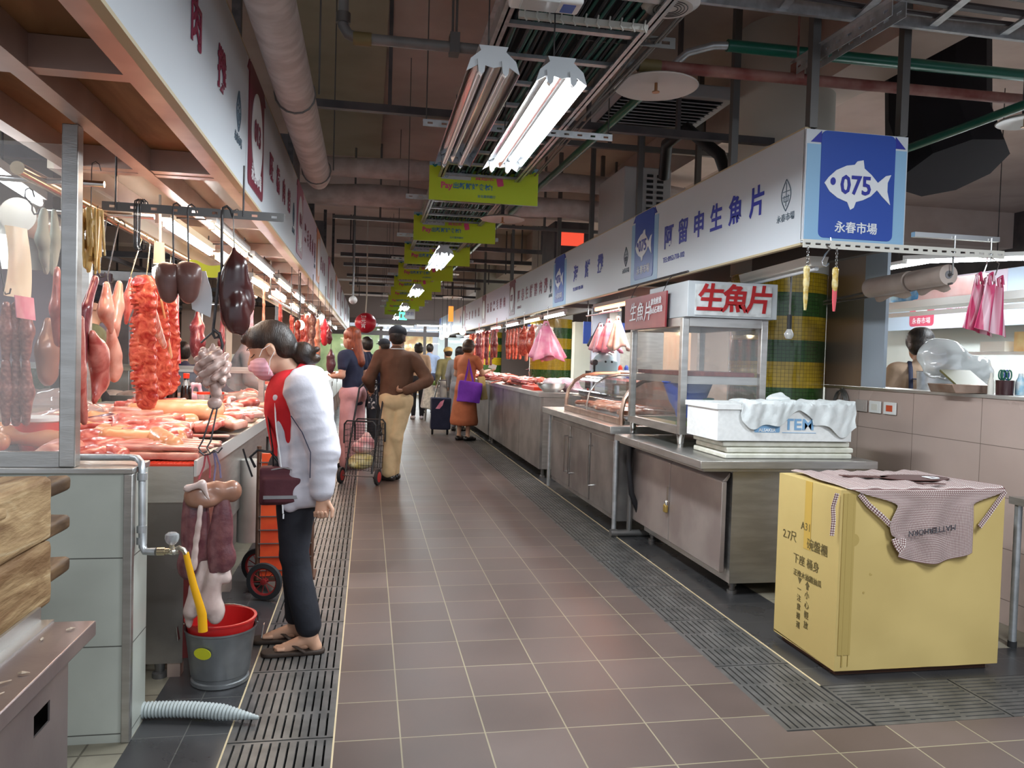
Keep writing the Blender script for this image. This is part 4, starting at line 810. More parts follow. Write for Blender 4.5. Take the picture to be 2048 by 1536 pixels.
g.prism([(1.47, .925), (1.52, .945), (1.68, .945), (1.68, .915), (1.47, .905)], (-.738, 0, 0), S_, (0, 0, 1), (-.006, 0, 0)); g.prism([(1.30, .87), (1.66, .87), (1.66, .835), (1.30, .835)], (-.738, 0, 0), S_, (0, 0, 1), (-.006, 0, 0)); g.cyl((-.735, 1.36, .888), (-.735, 1.70, .888), .012)
for y, z in ((1.5, .92), (1.57, .93), (1.64, .93), (1.45, .853), (1.53, .853), (1.61, .853), (1.37, .853)): g.lathe((-.738, y, z), [(.011, 0), (.009, .005), (0, .007)], 10, axis=(1, 0, 0))
ob('steel_hinge', g, mat('hinge', (.17, .16, .17), (.26, .25, .26), rough=.45, metal=.7, ns=20), t)
mat('scrap', (.35, .25, .18), (.6, .5, .4), rough=.5, ns=30)
for i, (x, y, a, L) in enumerate(((-.66, 1.50, .6, .04), (-.69, 1.56, .2, .05), (-.65, 1.62, -.3, .02), (-.70, 1.42, .9, .05), (-.66, 1.40, .1, .02), (-.65, 1.86, .4, .02), (-.68, 1.80, 1.2, .015))):
    g = G(); g.tube([(x, y, .703), (x+L*.4*math.cos(a), y+L*.4*math.sin(a), .705), (x+L*math.cos(a+.4), y+L*math.sin(a+.4), .703)], [.002, .003, .001], 6); ob('meat_scrap', g, 'scrap', None, label='small dried meat scrap on the steel stand beside the wooden block', cat='scrap', group='scraps on the steel stand')
# ------------------------------------------------------------------ meat counter
mat('edge_highlight', (.62, .60, .57), rough=.35, metal=.25)  # steel edge in a pale low-metal colour, its highlight painted in
def meat_counter(y0, y1, label, x1=-.68, x0=-1.95, z=.87):
    t = T('meat_counter', label, 'counter', ((x0+x1)/2, (y0+y1)/2, 0))
    g = G(); g.bx(x0, x1-.005, y0+.007, y1, z-.03, z-.005); g.bx(x0, x1-.005, y0, y0+.006, z-.15, z-.004); ob('steel_top', g, 'steel', t)
    g = G(); g.bx(x1-.004, x1+.006, y0, y1, z-.045, z+.020); ob('highlit_edge', g, 'edge_highlight', t)
    g = G(); g.bx(x1-.03, x1-.02, y0+.02, y1-.02, z-.42, z-.045); ob('side_apron', g, 'steel', t)
    for y in (y0+.05, (y0+y1)/2, y1-.06): g = G(); g.bx(x1-.10, x1-.05, y-.03, y+.03, .0, z-.03); ob('leg', g, 'steel_pink', t)
    g = G(); g.bx(x0+.1, x1-.16, y0+.06, y1-.02, .07, z-.15); ob('lower_cabinet', g, 'steel_worn', t)
    return t
t0 = meat_counter(3.3, 5.72, 'stainless meat counter heaped with raw pork in front of the woman in the white jacket')
g = G(); g.bx(-.86, -.72, 3.31, 3.34, .06, .72); ob('end_panel', g, 'steel_worn', t0)
g = G(); g.bx(-.72, -.69, 3.31, 3.36, .08, .74); ob('red_strip', g, mat('rust_red', (.20, .035, .035), rough=.5, metal=.3), t0, label='dark red corner strip')
for x, y in ((-.81, 3.33),): g = G(); g.lathe((x, y, 0), [(.03, 0), (.03, .02), (.018, .025), (.022, .06)], 12); ob('foot', g, 'rail_grey', t0)
g = G(); g.cyl((-.66, 3.42, .0), (-.66, 3.42, .72), .014); ob('steel_post', g, 'steel_bright', t0)
# perforated red mat
g = G(); x0, x1, y0, y1 = -1.5, -.69, 3.31, 3.60
for i in range(21): y = y0+i*(y1-y0)/20; g.bx(x0, x1, y-.003, y+.003, .866, .874)
for i in range(46): x = x0+i*(x1-x0)/45; g.beam((x, y0, .870), (x+.0, y1, .870), .006, .008)
ob('red_mat', g, mat('mat_red', (.75, .05, .02), rough=.35), None, label='bright red perforated plastic mat under the front pork', cat='mat')
for i, (a, b) in enumerate(((5.9, 8.3), (8.5, 10.8), (10.9, 13.2), (13.3, 15.6), (15.7, 18), (18.1, 20.4), (20.5, 22.8))):
    meat_counter(a, b, 'stainless butchers counter, %s along the row beyond the woman in white' % ['second', 'third', 'fourth', 'fifth', 'sixth', 'seventh', 'last'][i], x0=-1.2)
# meat pieces
mat('pork', (.42, .06, .045), (.66, .22, .17), (.80, .52, .43), rough=.32, ns=11, det=5, coat=.35, dist=1.2, bump=.15, bs=30)
mat('pork_pale', (.55, .20, .14), (.70, .38, .29), (.80, .58, .47), rough=.35, ns=7, det=5, coat=.3, dist=1.0)
mat('pork_skin', (.66, .29, .13), (.78, .44, .25), rough=.35, ns=5, coat=.3)
mat('belly', (.74, .47, .38), (.52, .10, .07), (.76, .38, .31), rough=.3, ns=5, det=4, st=(1, 9, 1), coat=.35, dist=.8)
mat('rib', (.33, .018, .012), (.62, .14, .08), (.84, .58, .42), rough=.3, ns=19, det=7, coat=.4, dist=1.5, bump=.4, bs=50)
mat('dark_beef', (.16, .02, .025), (.32, .07, .08), (.70, .50, .46), rough=.3, ns=18, det=5, st=(1, 1, .5), coat=.4, dist=2)
mat('liver', (.045, .012, .012), (.085, .025, .022), rough=.22, ns=6, coat=.6)
mat('heart', (.13, .055, .045), (.20, .09, .075), rough=.35, ns=8, coat=.3, bump=.1)
mat('offal_purple', (.125, .038, .048), (.20, .075, .08), rough=.3, ns=30, coat=.4, bump=.15, bs=90)
mat('offal_brown', (.26, .12, .075), (.36, .18, .12), rough=.32, ns=6, coat=.3)
mat('tripe', (.50, .36, .33), (.68, .54, .50), rough=.3, ns=9, coat=.5, bump=.25, bs=30)
mat('intestine', (.42, .26, .22), (.60, .43, .38), rough=.32, ns=18, coat=.4)
mat('sausage', (.17, .055, .045), (.34, .14, .11), (.55, .34, .28), rough=.35, ns=60, det=3, coat=.3)
def nz(a, f, s, b=0, f2=0): return lambda P: wob(P, f, s)*a+(wob(P, f2, s+9)*b if b else 0)
SLAB = [sdf([('b', (0, 0, .022), (.17, .05, .020), None, .01), ('c', (-.12, .02, .035), (.12, .01, .035), .014, .012)], .007, .02, post=nz(.006, 35, s, .003, 90)) for s in (1, 2, 3)]
CHUNK = [sdf([('e', (0, 0, .04), (.10, .07, .042)), ('e', (.06, .03, .045), (.07, .05, .038)), ('c', (-.08, 0, .03), (-.14, .03, .02), .03, .018)], .007, .03, post=nz(.009, 40, s, .004, 95)) for s in (4, 5, 6)]
ROLL = [sdf([('c', (-.15, 0, .045), (.15, .02, .042), .045, .038), ('c', (-.1, .03, .05), (.13, .04, .045), .03, .026)], .008, .02, post=nz(.006, 30, 8, .003, 80))]
STRIP = [sdf([('c', (-.2, 0, .014), (0, .012*s, .018), .013, .016, ((0, 0, 1), 1.3)), ('c', (0, .012*s, .018), (.2, -.01*s, .013), .016, .011, ((0, 0, 1), 1.3))], .006, .02, post=nz(.003, 50, 20+s)) for s in (1, -1, 2)]
for me, mm in [(m, 'belly') for m in SLAB]+[(m, 'pork') for m in CHUNK]+[(m, 'pork_skin') for m in ROLL]+[(m, 'belly') for m in STRIP]:
    me.materials.append(MATS[mm]); me.polygons.foreach_set('use_smooth', [True]*len(me.polygons))
def put(name, me, loc, rz, label, group, sc=1, tilt=(0, 0), m=None, cat='meat'):
    o = bpy.data.objects.new(name, me); COL.objects.link(o); o.location = loc; o.rotation_euler = (tilt[0], tilt[1], rz); o.scale = (sc, sc, sc) if not isinstance(sc, tuple) else sc
    if m: o.material_slots[0].link = 'OBJECT'; o.material_slots[0].material = MATS[m]
    tag(o, label, cat, group); return o
r = random.Random(3)
# the front belly slab with its thick rind, and long strips on it
ob('pork_belly', sdf([('b', (-.84, 3.47, .893), (.155, .075, .016), Rz(-.03), .008)], .006, .01, post=nz(.003, 40, 3)), 'pork_pale', None, label='thick slab of pork belly with pale rind at the front of the red mat', cat='meat')
for i in range(9): put('pork_strip', STRIP[i % 3], (-.86+r.uniform(-.02, .02), 3.43+i*.026, .908+.004*(i % 3)), r.uniform(-.06, .06), 'long streaky pork strip on the front belly slab', 'pork strips laid on the front slab', (1.05, 1, 1))
zt = .872
for (x, y, k, s, rz, m) in ((-1.10, 3.36, 0, .85, .8, None), (-1.02, 3.42, 1, .8, 2.2, None), (-1.22, 3.45, 2, 1, 1.2, 'pork_pale'), (-1.14, 3.58, 0, 1, .3, None)):
    put('pork_chunk', CHUNK[k], (x, y, zt), rz, 'raw pork chunk beside the glass screen post on the red mat', 'pork chunks by the screen post', s, m=m)
cells = [(x, y) for y in [3.66+.125*j for j in range(15)] for x in [-.80-.19*i for i in range(6)]]
for (x, y) in cells:
    if x < -1.6 and y < 4: continue
    lift = .03+.10*math.exp(-((x+1.15)**2/.15+(y-4.6)**2/.5)); kind = r.choice(['chunk', 'slab', 'slab', 'chunk', 'roll', 'strip'])
    x += r.uniform(-.03, .03); y += r.uniform(-.03, .03); rz = r.uniform(-.7, .7)+(pi/2 if r.random() < .25 else 0)
    me = {'chunk': r.choice(CHUNK), 'slab': r.choice(SLAB), 'roll': ROLL[0], 'strip': r.choice(STRIP)}[kind]
    nm = {'chunk': 'pork_chunk', 'slab': 'pork_slab', 'roll': 'pork_roll', 'strip': 'pork_strip'}[kind]
    lb = {'chunk': 'raw pork chunk in the heap on the near meat counter', 'slab': 'flat slab of pork in the heap on the near meat counter', 'roll': 'orange skinned pork roll in the heap on the near meat counter', 'strip': 'thin pork strip in the heap on the near meat counter'}[kind]
    put(nm, me, (max(min(x, -.87), -1.75), y, zt+lift*.45), rz, lb, nm.replace('_', ' ')+'s heaped on the near counter', r.uniform(.85, 1.1), (r.uniform(-.12, .12), r.uniform(-.12, .12)), m=(None if kind != 'slab' or r.random() < .6 else 'pork_pale'))
    if lift > .06: put('pork_slab', r.choice(SLAB), (x, y+.05, zt+lift), rz+.5, 'flat slab of pork in the heap on the near meat counter', 'pork slabs heaped on the near counter', .95, (r.uniform(-.15, .15), r.uniform(-.15, .15)), m=r.choice([None, 'pork', 'pork_pale']))
for y, x in ((4.45, -.98), (4.6, -1.0), (4.32, -1.02)): put('pork_roll', ROLL[0], (x, y, .965), r.uniform(-.2, .3), 'orange skinned pork roll on top of the heap by the sanitiser bottle', 'pork rolls on top of the heap', 1.1)
def tray(x, y, sx, sy, z, label, m='red_plastic', rz=0, h=.035):
    t = bpy.data.objects.new('x', None)
    g = G(); w = .006
    g.bx(x-sx/2, x+sx/2, y-sy/2, y+sy/2, z, z+w); g.bx(x-sx/2, x-sx/2+w, y-sy/2, y+sy/2, z, z+h); g.bx(x+sx/2-w, x+sx/2, y-sy/2, y+sy/2, z, z+h); g.bx(x-sx/2, x+sx/2, y-sy/2, y-sy/2+w, z, z+h); g.bx(x-sx/2, x+sx/2, y+sy/2-w, y+sy/2, z, z+h)
    bpy.data.objects.remove(t); return ob('meat_tray', g, m, None, label=label, cat='tray')
tray(-1.30, 4.15, .26, .16, .95, 'red tray of dark offal in the middle of the near meat heap')
ob('offal_pile', sdf([('e', (-1.30, 4.15, .97), (.11, .06, .03)), ('e', (-1.26, 4.17, .98), (.06, .05, .03))], .007, .02, post=nz(.006, 70, 4)), 'offal_purple', None, label='dark purple offal lying in the red tray of the near meat heap', cat='offal')
tray(-1.05, 5.25, .40, .22, .885, 'red and white tray of sliced pork beside the sanitiser bottle', 'mat_red', h=.05)
for i in range(6): put('pork_slab', SLAB[i % 3], (-1.17+i*.05, 5.25, .93), pi/2, 'pork slice in the red tray beside the sanitiser bottle', 'pork slices in the red tray', (.5, .7, .8), m='pork_pale')
# sanitiser bottle, plastic bags, sauce bottles, leaflet bag
glassmat('clear_bottle', gloss=.25, haze=.22)
t = T('sanitiser_bottle', 'clear pump bottle with blue label on the near meat counter', 'bottle', (-.86, 5.12, .87))
g = G(); g.lathe((-.86, 5.12, .872), [(.032, 0), (.035, .01), (.035, .10), (.028, .12), (.012, .13), (.012, .14)], 18); ob('bottle_body', g, 'clear_bottle', t)
g = G(); g.lathe((-.86, 5.12, .89), [(.0355, 0), (.0355, .045)], 18); ob('bottle_label', g, mat('label_blue', (.35, .62, .78), (.8, .88, .9), rough=.4, ns=30), t)
g = G(); g.cyl((-.86, 5.12, 1.01), (-.86, 5.12, 1.04), .013); g.tube([(-.86, 5.12, 1.045), (-.84, 5.12, 1.05), (-.82, 5.12, 1.045)], .006, 6); g.cyl((-.86, 5.12, 1.03), (-.86, 5.12, 1.05), .006); ob('pump', g, 'white_plastic', t)
glassmat('bag_film', gloss=.3, haze=.35, hazecol=(.72, .66, .64))
ob('plastic_bag', sdf([('e', (-1.62, 4.25, .98), (.20, .16, .10)), ('e', (-1.45, 4.3, .99), (.12, .12, .08)), ('c', (-1.6, 4.25, 1.05), (-1.5, 4.3, 1.10), .05, .02)], .012, .05, post=lambda P: wob(P, 22, 5)*.022+wob(P, 60, 6)*.007), 'bag_film', None, label='large crumpled clear plastic bag lying on the near meat heap', cat='bag')
g = G(); g.sheet(lambda a, b: (-1.33+.42*a, 4.85-.05*b+.3*a, .93+.14*b*(1-a*.7)+.01*math.sin(a*9)), 12, 6, .003); t = ob('printed_bag', g, mat('bag_print', (.68, .72, .74), (.72, .70, .66), rough=.35, ns=3), None, label='white printed bag with orange and green leaves on the meat heap', cat='bag')
g = G()
for i, (a, z, s) in enumerate(((-1.24, 1.00, .05), (-1.10, .975, .035), (-1.02, .96, .03))): g.prism([(0, -s), (s*.6, -s*.3), (s*.5, s*.5), (0, s), (-s*.6, s*.2)], (a, 4.80+.3*(a+1.33)/.42-.035, z), (1, .7, 0), (0, 0, 1), (.002, -.003, 0))
ob('leaf_print', g, mat('leaf_orange', (.75, .33, .02), (.10, .30, .12), rough=.4, ns=9, ramp=(.49, .51)), t)
mat('soy', (.015, .006, .004), rough=.15, coat=.6)
t = T('sauce_bottle', 'soy sauce bottle with a red cap behind the hanging ribs, nearest the pink bag', 'bottle', (0, 0, 0), world=False)
g = G(); g.lathe((0, 0, 0), [(.033, 0), (.036, .01), (.036, .09), (.030, .12), (.016, .155), (.015, .17)], 18); ob('bottle_body', g, 'soy', t)
g = G(); g.lathe((0, 0, .12), [(.0305, 0), (.0165, .035)], 18); ob('glass_neck', g, 'clear_bottle', t)
g = G(); g.lathe((0, 0, .168), [(.020, 0), (.021, .032), (.018, .035)], 16); ob('cap', g, 'mat_red', t); bq = [PY(q, 806, 5.58) for q in (372, 344, 317)]; t.location = bq[0]; t['group'] = 'soy sauce bottles'
dup(t, bq[1], label='soy sauce bottle with a red cap behind the hanging ribs, middle of three'); dup(t, bq[2], label='soy sauce bottle with a red cap behind the hanging ribs, beside the printed bag')
g = G(); g.bx(-1.75, -.95, 5.48, 5.68, .866, bq[1].z); ob('bottle_shelf', g, 'steel', None, label='low steel ledge carrying the soy sauce bottles', cat='ledge')
for i, q in enumerate((408, 434)):
    x, y, zq = PY(q, 806, 5.55)
    t = T('sauce_tub', 'small clear tub with a red lid %s' % ['next to the soy sauce bottles', 'nearer the sanitiser bottle'][i], 'tub', (x, y, zq), 'red lidded tubs'); g = G(); g.lathe((x, y, zq), [(.04, 0), (.045, .06)], 16); ob('tub', g, 'clear_bottle', t); g = G(); g.lathe((x, y, zq+.06), [(.047, 0), (.047, .015)], 16); ob('lid', g, 'mat_red', t)
mat('pink_film', (.80, .22, .36), (.90, .42, .52), rough=.3, ns=12, coat=.3); mat('pink_pale', (.80, .42, .52), (.88, .62, .68), rough=.3, ns=12, coat=.3)
ob('pink_bag', sdf([('e', (-1.17, 5.66, .99), (.055, .03, .05)), ('c', (-1.21, 5.66, 1.02), (-1.19, 5.66, 1.10), .015, .012), ('c', (-1.19, 5.66, 1.10), (-1.15, 5.66, 1.10), .012, .012), ('c', (-1.15, 5.66, 1.10), (-1.13, 5.66, 1.02), .012, .015)], .006, .02), 'pink_pale', None, label='small pink plastic bag with its handle up beside the soy bottles', cat='bag')
g = G(); g.lathe((-1.10, 4.95, .93), [(.0, .0), (.14, .0), (.17, .045), (.175, .05), (.165, .045), (.135, .006), (0, .006)], 30); ob('bamboo_tray', g, mat('bamboo', (.45, .27, .07), (.65, .45, .18), rough=.6, ns=60, bump=.4), None, label='round woven bamboo tray behind the heaped pork', cat='tray')
# low glazed case behind
t = T('display_case', 'long low glass-fronted steel case of pale offal behind the near meat counter', 'display case', (-1.75, 6.6, .85))
g = G(); g.bx(-2.1, -1.35, 6.3, 6.34, .95, .98); g.bx(-3.2, -.8, 6.3, 6.36, .90, .95); g.bx(-3.2, -.8, 6.3, 6.36, 1.17, 1.19); g.bx(-3.2, -.8, 6.7, 6.75, 1.17, 1.21); g.bx(-.84, -.80, 6.3, 6.36, .9, 1.19); ob('case_frame', g, 'steel', t)
g = G(); g.bx(-3.2, -.8, 6.32, 6.325, .95, 1.17); ob('glass_front', g, 'glass', t); g = G(); g.bx(-3.2, -.8, 6.33, 6.75, .895, .92); ob('case_floor', g, 'steel', t)
for i in range(9): put('offal_lump', CHUNK[i % 3], (-2.6+i*.2, 6.5, .925), r.uniform(-.5, .5), 'pale offal lump inside the low glass case', 'offal in the low glass case', 1.05, m=['intestine', 'tripe', 'pork_pale', 'tripe'][i % 4])
# ------------------------------------------------------------------ hooks, rails and everything hanging at the near butcher
def slotted_rail(name, a, b, h, n, m, label, th=.004, slot=(.022, .010), flange=.0):
    a = Vector(a); b = Vector(b); d = (b-a); L = d.length; d.normalize(); u = Vector((0, 0, 1)); nrm = d.cross(u).normalized(); st = L/n; sw, sh = slot; g = G()
    g.prism([(0, sh/2), (L, sh/2), (L, h/2), (0, h/2)], a, d, u, nrm*th); g.prism([(0, -h/2), (L, -h/2), (L, -sh/2), (0, -sh/2)], a, d, u, nrm*th)
    for i in range(n+1):
        x0 = 0 if i == 0 else (i-.5)*st+sw/2; x1 = L if i == n else (i+.5)*st-sw/2; g.prism([(x0, -sh/2), (x1, -sh/2), (x1, sh/2), (x0, sh/2)], a, d, u, nrm*th)
    g.prism([(0, 0), (L, 0), (L, th), (0, th)], a+u*(h/2-th), d, u, nrm*-(.03 if not flange else flange)) if flange is not None else None
    return ob(name, g, m, None, label=label, cat='rail', smooth=0)
slotted_rail('slotted_rail', (-1.02, 3.24, 1.882), (-.345, 3.24, 1.875), .034, 9, 'rail_grey', 'dark slotted steel rail carrying the hearts and the liver')
for x in (-.97, -.50): g = G(); g.cyl((x, 3.235, 1.87), (x, 3.235, 2.07), .004, n=6); ob('threaded_rod', g, 'iron_dark', None, label='thin rod holding the dark slotted rail, %s' % ('near the golden fringe' if x < -.6 else 'beside the liver'), cat='rod')
g = G(); g.cyl((-1.22, 3.0, 1.955), (-1.25, 9.0, 1.955), .024); ob('hanging_bar', g, mat('bar_goldlit', (.66, .52, .34), rough=.2, metal=.95), None, label='long shiny steel tube the near pork hangs from', cat='bar')  # steel tube, gold lamplight put into its base colour
for x, y in ((-2.6, 3.2), (-1.6, 3.9)): g = G(); g.cyl((x, y, 1.955), (-1.0, y, 1.955), .012); ob('cross_bar', g, 'steel_bright', None, label='thin steel bar crossing above the %s' % ('hanging sausages' if y < 3.5 else 'rib racks'), cat='bar')
def hook(p, q, label, group='black meat hooks on the rails', r=.0035, m='iron_dark', c=.02):
    p = Vector(p); q = Vector(q); s = Vector((1, .3, 0)).normalized(); pts = [p+s*c*1.2-Vector((0, 0, c)), p+s*c*.9+Vector((0, 0, c*.2)), p+s*c*.3+Vector((0, 0, c*.7)), p-s*c*.3+Vector((0, 0, c*.3)), p-s*c*.4-Vector((0, 0, c))]
    pts += [q+s*c*.0+Vector((0, 0, c)), q-Vector((0, 0, 0)), q+s*c*.35-Vector((0, 0, c*.7)), q+s*c-Vector((0, 0, c*.5)), q+s*c*1.2+Vector((0, 0, c*.5))]
    g = G(); g.tube(pts, r, 6); return ob('meat_hook', g, m, None, label=label, cat='hook', group=group)
hook((-.755, 3.235, 1.895), (-.755, 3.225, 1.655), 'black hook holding the heart nearest the bulb'); hook((-.70, 3.235, 1.893), (-.70, 3.225, 1.66), 'black hook holding the heart beside the white paper')
hook((-.57, 3.232, 1.89), (-.575, 3.22, 1.60), 'thick black hook hanging beside the liver', r=.006, c=.025); hook((-.53, 3.235, 1.885), (-.53, 3.225, 1.72), 'thin wire hook holding the liver', r=.0022, m='rail_grey')
for i in range(4): hook((-.895+i*.007, 3.235, 1.9), (-.90+i*.006, 3.23, 1.73), 'spare hook in the empty bunch on the dark slotted rail', 'empty bunch of hooks', r=.003, m='steel_bright' if i == 2 else 'iron_dark')
def heart(x, y, z, s, seed, label):
    ob('pork_heart', sdf([('e', (x, y, z+.01*s), (.045*s, .04*s, .05*s)), ('e', (x, y, z-.035*s), (.034*s, .032*s, .045*s)), ('e', (x-.015*s, y, z+.045*s), (.025*s, .022*s, .025*s)), ('e', (x+.02*s, y, z+.045*s), (.022*s, .02*s, .02*s))], .0045, .02, post=nz(.0025, 80, seed)), 'heart', None, label=label, cat='offal', group='hanging hearts')
heart(-.772, 3.22, 1.60, 1.05, 1, 'brown heart hanging beside the bare bulb'); heart(-.698, 3.22, 1.605, 1.1, 2, 'brown heart hanging next to the white paper sheet')
ob('hanging_liver', sdf([('e', (-.53, 3.22, 1.62), (.052, .028, .105), Ry(.15)), ('e', (-.495, 3.235, 1.58), (.038, .025, .10), Ry(-.25)), ('e', (-.555, 3.22, 1.53), (.028, .02, .10)), ('e', (-.52, 3.21, 1.49), (.040, .028, .085), Ry(.1)), ('e', (-.50, 3.225, 1.46), (.035, .025, .06)), ('c', (-.53, 3.22, 1.70), (-.53, 3.22, 1.74), .014, .008)], .0055, .018, post=nz(.002, 60, 4)), 'liver', None, label='glossy dark liver hanging above the woman with the pink mask', cat='offal')
g = G(); g.sheet(lambda a, b: (-.665+.085*(a-.5)*(1-.5*abs(b-.6))*(.5+b*1.3 if b < .4 else 1), 3.30+.006*math.sin(a*3+b*4), 1.655-.155*b-.03*b*a), 8, 10, .0015); ob('paper_sheet', g, mat('paper', (.72, .76, .80), rough=.6), None, label='white paper sheet hanging between the hearts and the liver', cat='paper')
g = G(); g.sheet(lambda a, b: (-.78+.16*a, 3.45, 1.71-.05*b-.03*abs(a-.4)+.008*math.sin(a*7)), 10, 4, .002); ob('yellow_paper', g, mat('yellow_paper', (.62, .66, .05), rough=.5), None, label='yellow paper scrap hanging behind the hearts', cat='paper')
# chain of hooks down to the low offal
hook((-.578, 3.22, 1.635), (-.60, 3.20, 1.40), 'long bent black hook linking down from beside the liver', r=.006); 
g = G(); g.tube([(-.60, 3.20, 1.42), (-.575, 3.2, 1.40), (-.565, 3.2, 1.36), (-.575, 3.2, 1.27), (-.60, 3.2, 1.18), (-.605, 3.2, 1.14), (-.59, 3.2, 1.12)], .006, 8); g.tube([(-.60, 3.20, 1.41), (-.625, 3.20, 1.385), (-.645, 3.2, 1.365)], .004, 6); ob('meat_hook', g, 'iron_dark', None, label='curved black hook threaded through the intestine bundle', cat='hook', group='black meat hooks on the rails')
ic = Vector((-.60, 3.2, 1.27)); pts = []; rr_ = random.Random(5); prims = []
for k in range(26):
    a = k*2.4; zc = 1-2*(k+.5)/26; rad = math.sqrt(1-zc*zc); p = ic+Vector((.052*rad*math.cos(a), .045*rad*math.sin(a), .058*zc)); tdir = Vector((-math.sin(a), math.cos(a), .6)).normalized()
    prims.append(('c', tuple(p-tdir*.03), tuple(p+tdir*.03), .0135, .0135, None, .007))
prims += [('e', tuple(ic), (.045, .04, .05)), ('c', (-.60, 3.2, 1.24), (-.585, 3.2, 1.17), .018, .022), ('e', (-.59, 3.2, 1.13), (.028, .02, .025)), ('c', (-.60, 3.2, 1.36), (-.60, 3.2, 1.32), .006, .03)]
ob('intestine_bundle', sdf(prims, .0045, .008, post=nz(.001, 120, 2)), 'intestine', None, label='coiled bundle of grey-pink intestines on the long hook', cat='offal')
for k, (xa, xb) in enumerate(((-.592, -.625), (-.578, -.595))): g = G(); g.tube([(xa, 3.19, 1.115), (xb, 3.16, .985), (xb-.012, 3.15, .96), (xb, 3.15, .94), (xb+.02, 3.15, .945)], .0035, 6); ob('meat_hook', g, 'iron_dark', None, label='black hook wire below the intestines, %s of two' % ['first', 'second'][k], cat='hook', group='black meat hooks on the rails')
g = G(); g.tube([(-.63, 3.12, .95), (-.61, 3.12, .935), (-.59, 3.12, .94), (-.575, 3.12, .955), (-.56, 3.12, .945), (-.545, 3.12, .965)], .003, 6); ob('meat_hook', g, 'iron_dark', None, label='small open black hook over the purple offal', cat='hook', group='black meat hooks on the rails')
for i, (a, b) in enumerate((((-.605, 3.12, .94), (-.625, 3.10, .845)), ((-.60, 3.12, .94), (-.585, 3.10, .85)), ((-.575, 3.12, .945), (-.57, 3.10, .84)), ((-.57, 3.12, .945), (-.545, 3.1, .85)))):
    g = G(); g.tube([a, (a[0]*.5+b[0]*.5+.004, a[1], (a[2]+b[2])/2), b], .004, 6, flat=.4); ob('tie_string', g, mat('string_red', (.35, .05, .06), rough=.5) if i == 0 else ('string_red' if i < 2 else (mat('string_blue', (.16, .13, .22), rough=.5) if i == 2 else 'string_blue')), None, label='%s tie holding the purple offal' % ['reddish', 'second reddish', 'bluish', 'second bluish'][i], cat='tie')
ob('hanging_offal', sdf([('e', (-.62, 3.08, .79), (.055, .038, .045), Ry(-.35)), ('e', (-.555, 3.09, .80), (.05, .034, .04), Ry(.3)), ('e', (-.505, 3.10, .80), (.038, .03, .042)), ('e', (-.60, 3.075, .77), (.06, .036, .03))], .005, .014, post=nz(.002, 60, 3)), 'offal_brown', None, label='folded brown offal tied at the top of the purple lungs', cat='offal')
ob('hanging_fat', sdf([('c', (-.65, 3.045, .82), (-.60, 3.04, .84), .014, .012), ('c', (-.60, 3.04, .84), (-.57, 3.04, .77), .012, .005), ('c', (-.605, 3.045, .75), (-.63, 3.045, .52), .010, .014)], .005, .01, post=nz(.005, 110, 7)), 'tripe', None, label='ragged white fat strip hanging over the purple offal', cat='offal')
ob('hanging_lung', sdf([('e', (-.655, 3.10, .66), (.032, .02, .16)), ('e', (-.66, 3.10, .52), (.04, .022, .06)), ('c', (-.62, 3.11, .76), (-.60, 3.11, .56), .03, .03, ((0, 1, 0), 1.5))], .006, .02, post=nz(.002, 70, 3)), 'offal_purple', None, label='purple lung hanging above the bucket, nearest the yellow hose', cat='offal')
ob('hanging_lung', sdf([('e', (-.535, 3.085, .645), (.042, .018, .155)), ('e', (-.525, 3.085, .55), (.044, .018, .06)), ('e', (-.565, 3.09, .58), (.025, .014, .11))], .006, .012, post=nz(.001, 70, 3)), 'offal_purple', None, label='broad purple spleen hanging above the bucket, nearest the woman', cat='offal')
ob('hanging_tripe', sdf([('c', (-.565, 3.11, .56), (-.565, 3.11, .47), .014, .028), ('c', (-.565, 3.11, .47), (-.585, 3.12, .36), .028, .048), ('c', (-.60, 3.12, .54), (-.63, 3.13, .42), .02, .028), ('c', (-.63, 3.13, .42), (-.65, 3.13, .33), .028, .03), ('e', (-.56, 3.12, .33), (.035, .03, .05)), ('c', (-.535, 3.12, .54), (-.525, 3.12, .46), .014, .024), ('e', (-.66, 3.14, .31), (.018, .02, .05))], .0055, .014, post=nz(.002, 60, 3)), 'tripe', None, label='pale wet pig stomachs hanging into the red bucket', cat='offal')
# strips of pork along the shiny tube
def hang(name, prims, m, label, seed, cat='meat', vox=.008, k=.02, f=50, a=.004, group=None): return ob(name, sdf(prims, vox, k, post=nz(a, f, seed, a*.6, f*2.3)), m, None, label=label, cat=cat, group=group)
def at(px, py, x): return np.array(PX(px, py, x))
def capx(x, pts, fl=None):
    P = [(at(px, py, x), r) for px, py, r in pts]; return [('c', tuple(P[i][0]), tuple(P[i+1][0]), P[i][1], P[i+1][1]) + ((fl,) if fl else ()) for i in range(len(P)-1)]
FLX = ((1, 0, 0), 1.7)
hang('hanging_pork', capx(-1.08, [(190, 560, .022), (172, 620, .03), (163, 720, .028), (168, 830, .018)], FLX), 'dark_beef', 'long dark strip of meat hanging right beside the screen post', 1)
hang('hanging_pork', capx(-1.02, [(162, 640, .02), (160, 740, .03), (168, 840, .02)], FLX), 'pork', 'narrow pork strip hanging against the screen post below the dark one', 2)
hang('hanging_pork', capx(-1.12, [(213, 572, .022), (212, 620, .05), (222, 660, .02)], FLX), 'pork_pale', 'smooth pink pork cut hanging from a hook, nearest the golden fringe', 3)
hang('hanging_pork', capx(-1.14, [(238, 572, .025), (235, 610, .045), (228, 650, .04), (232, 668, .018)], FLX), 'pork_pale', 'smooth pork cut hanging from a hook with a yellow tip', 4)
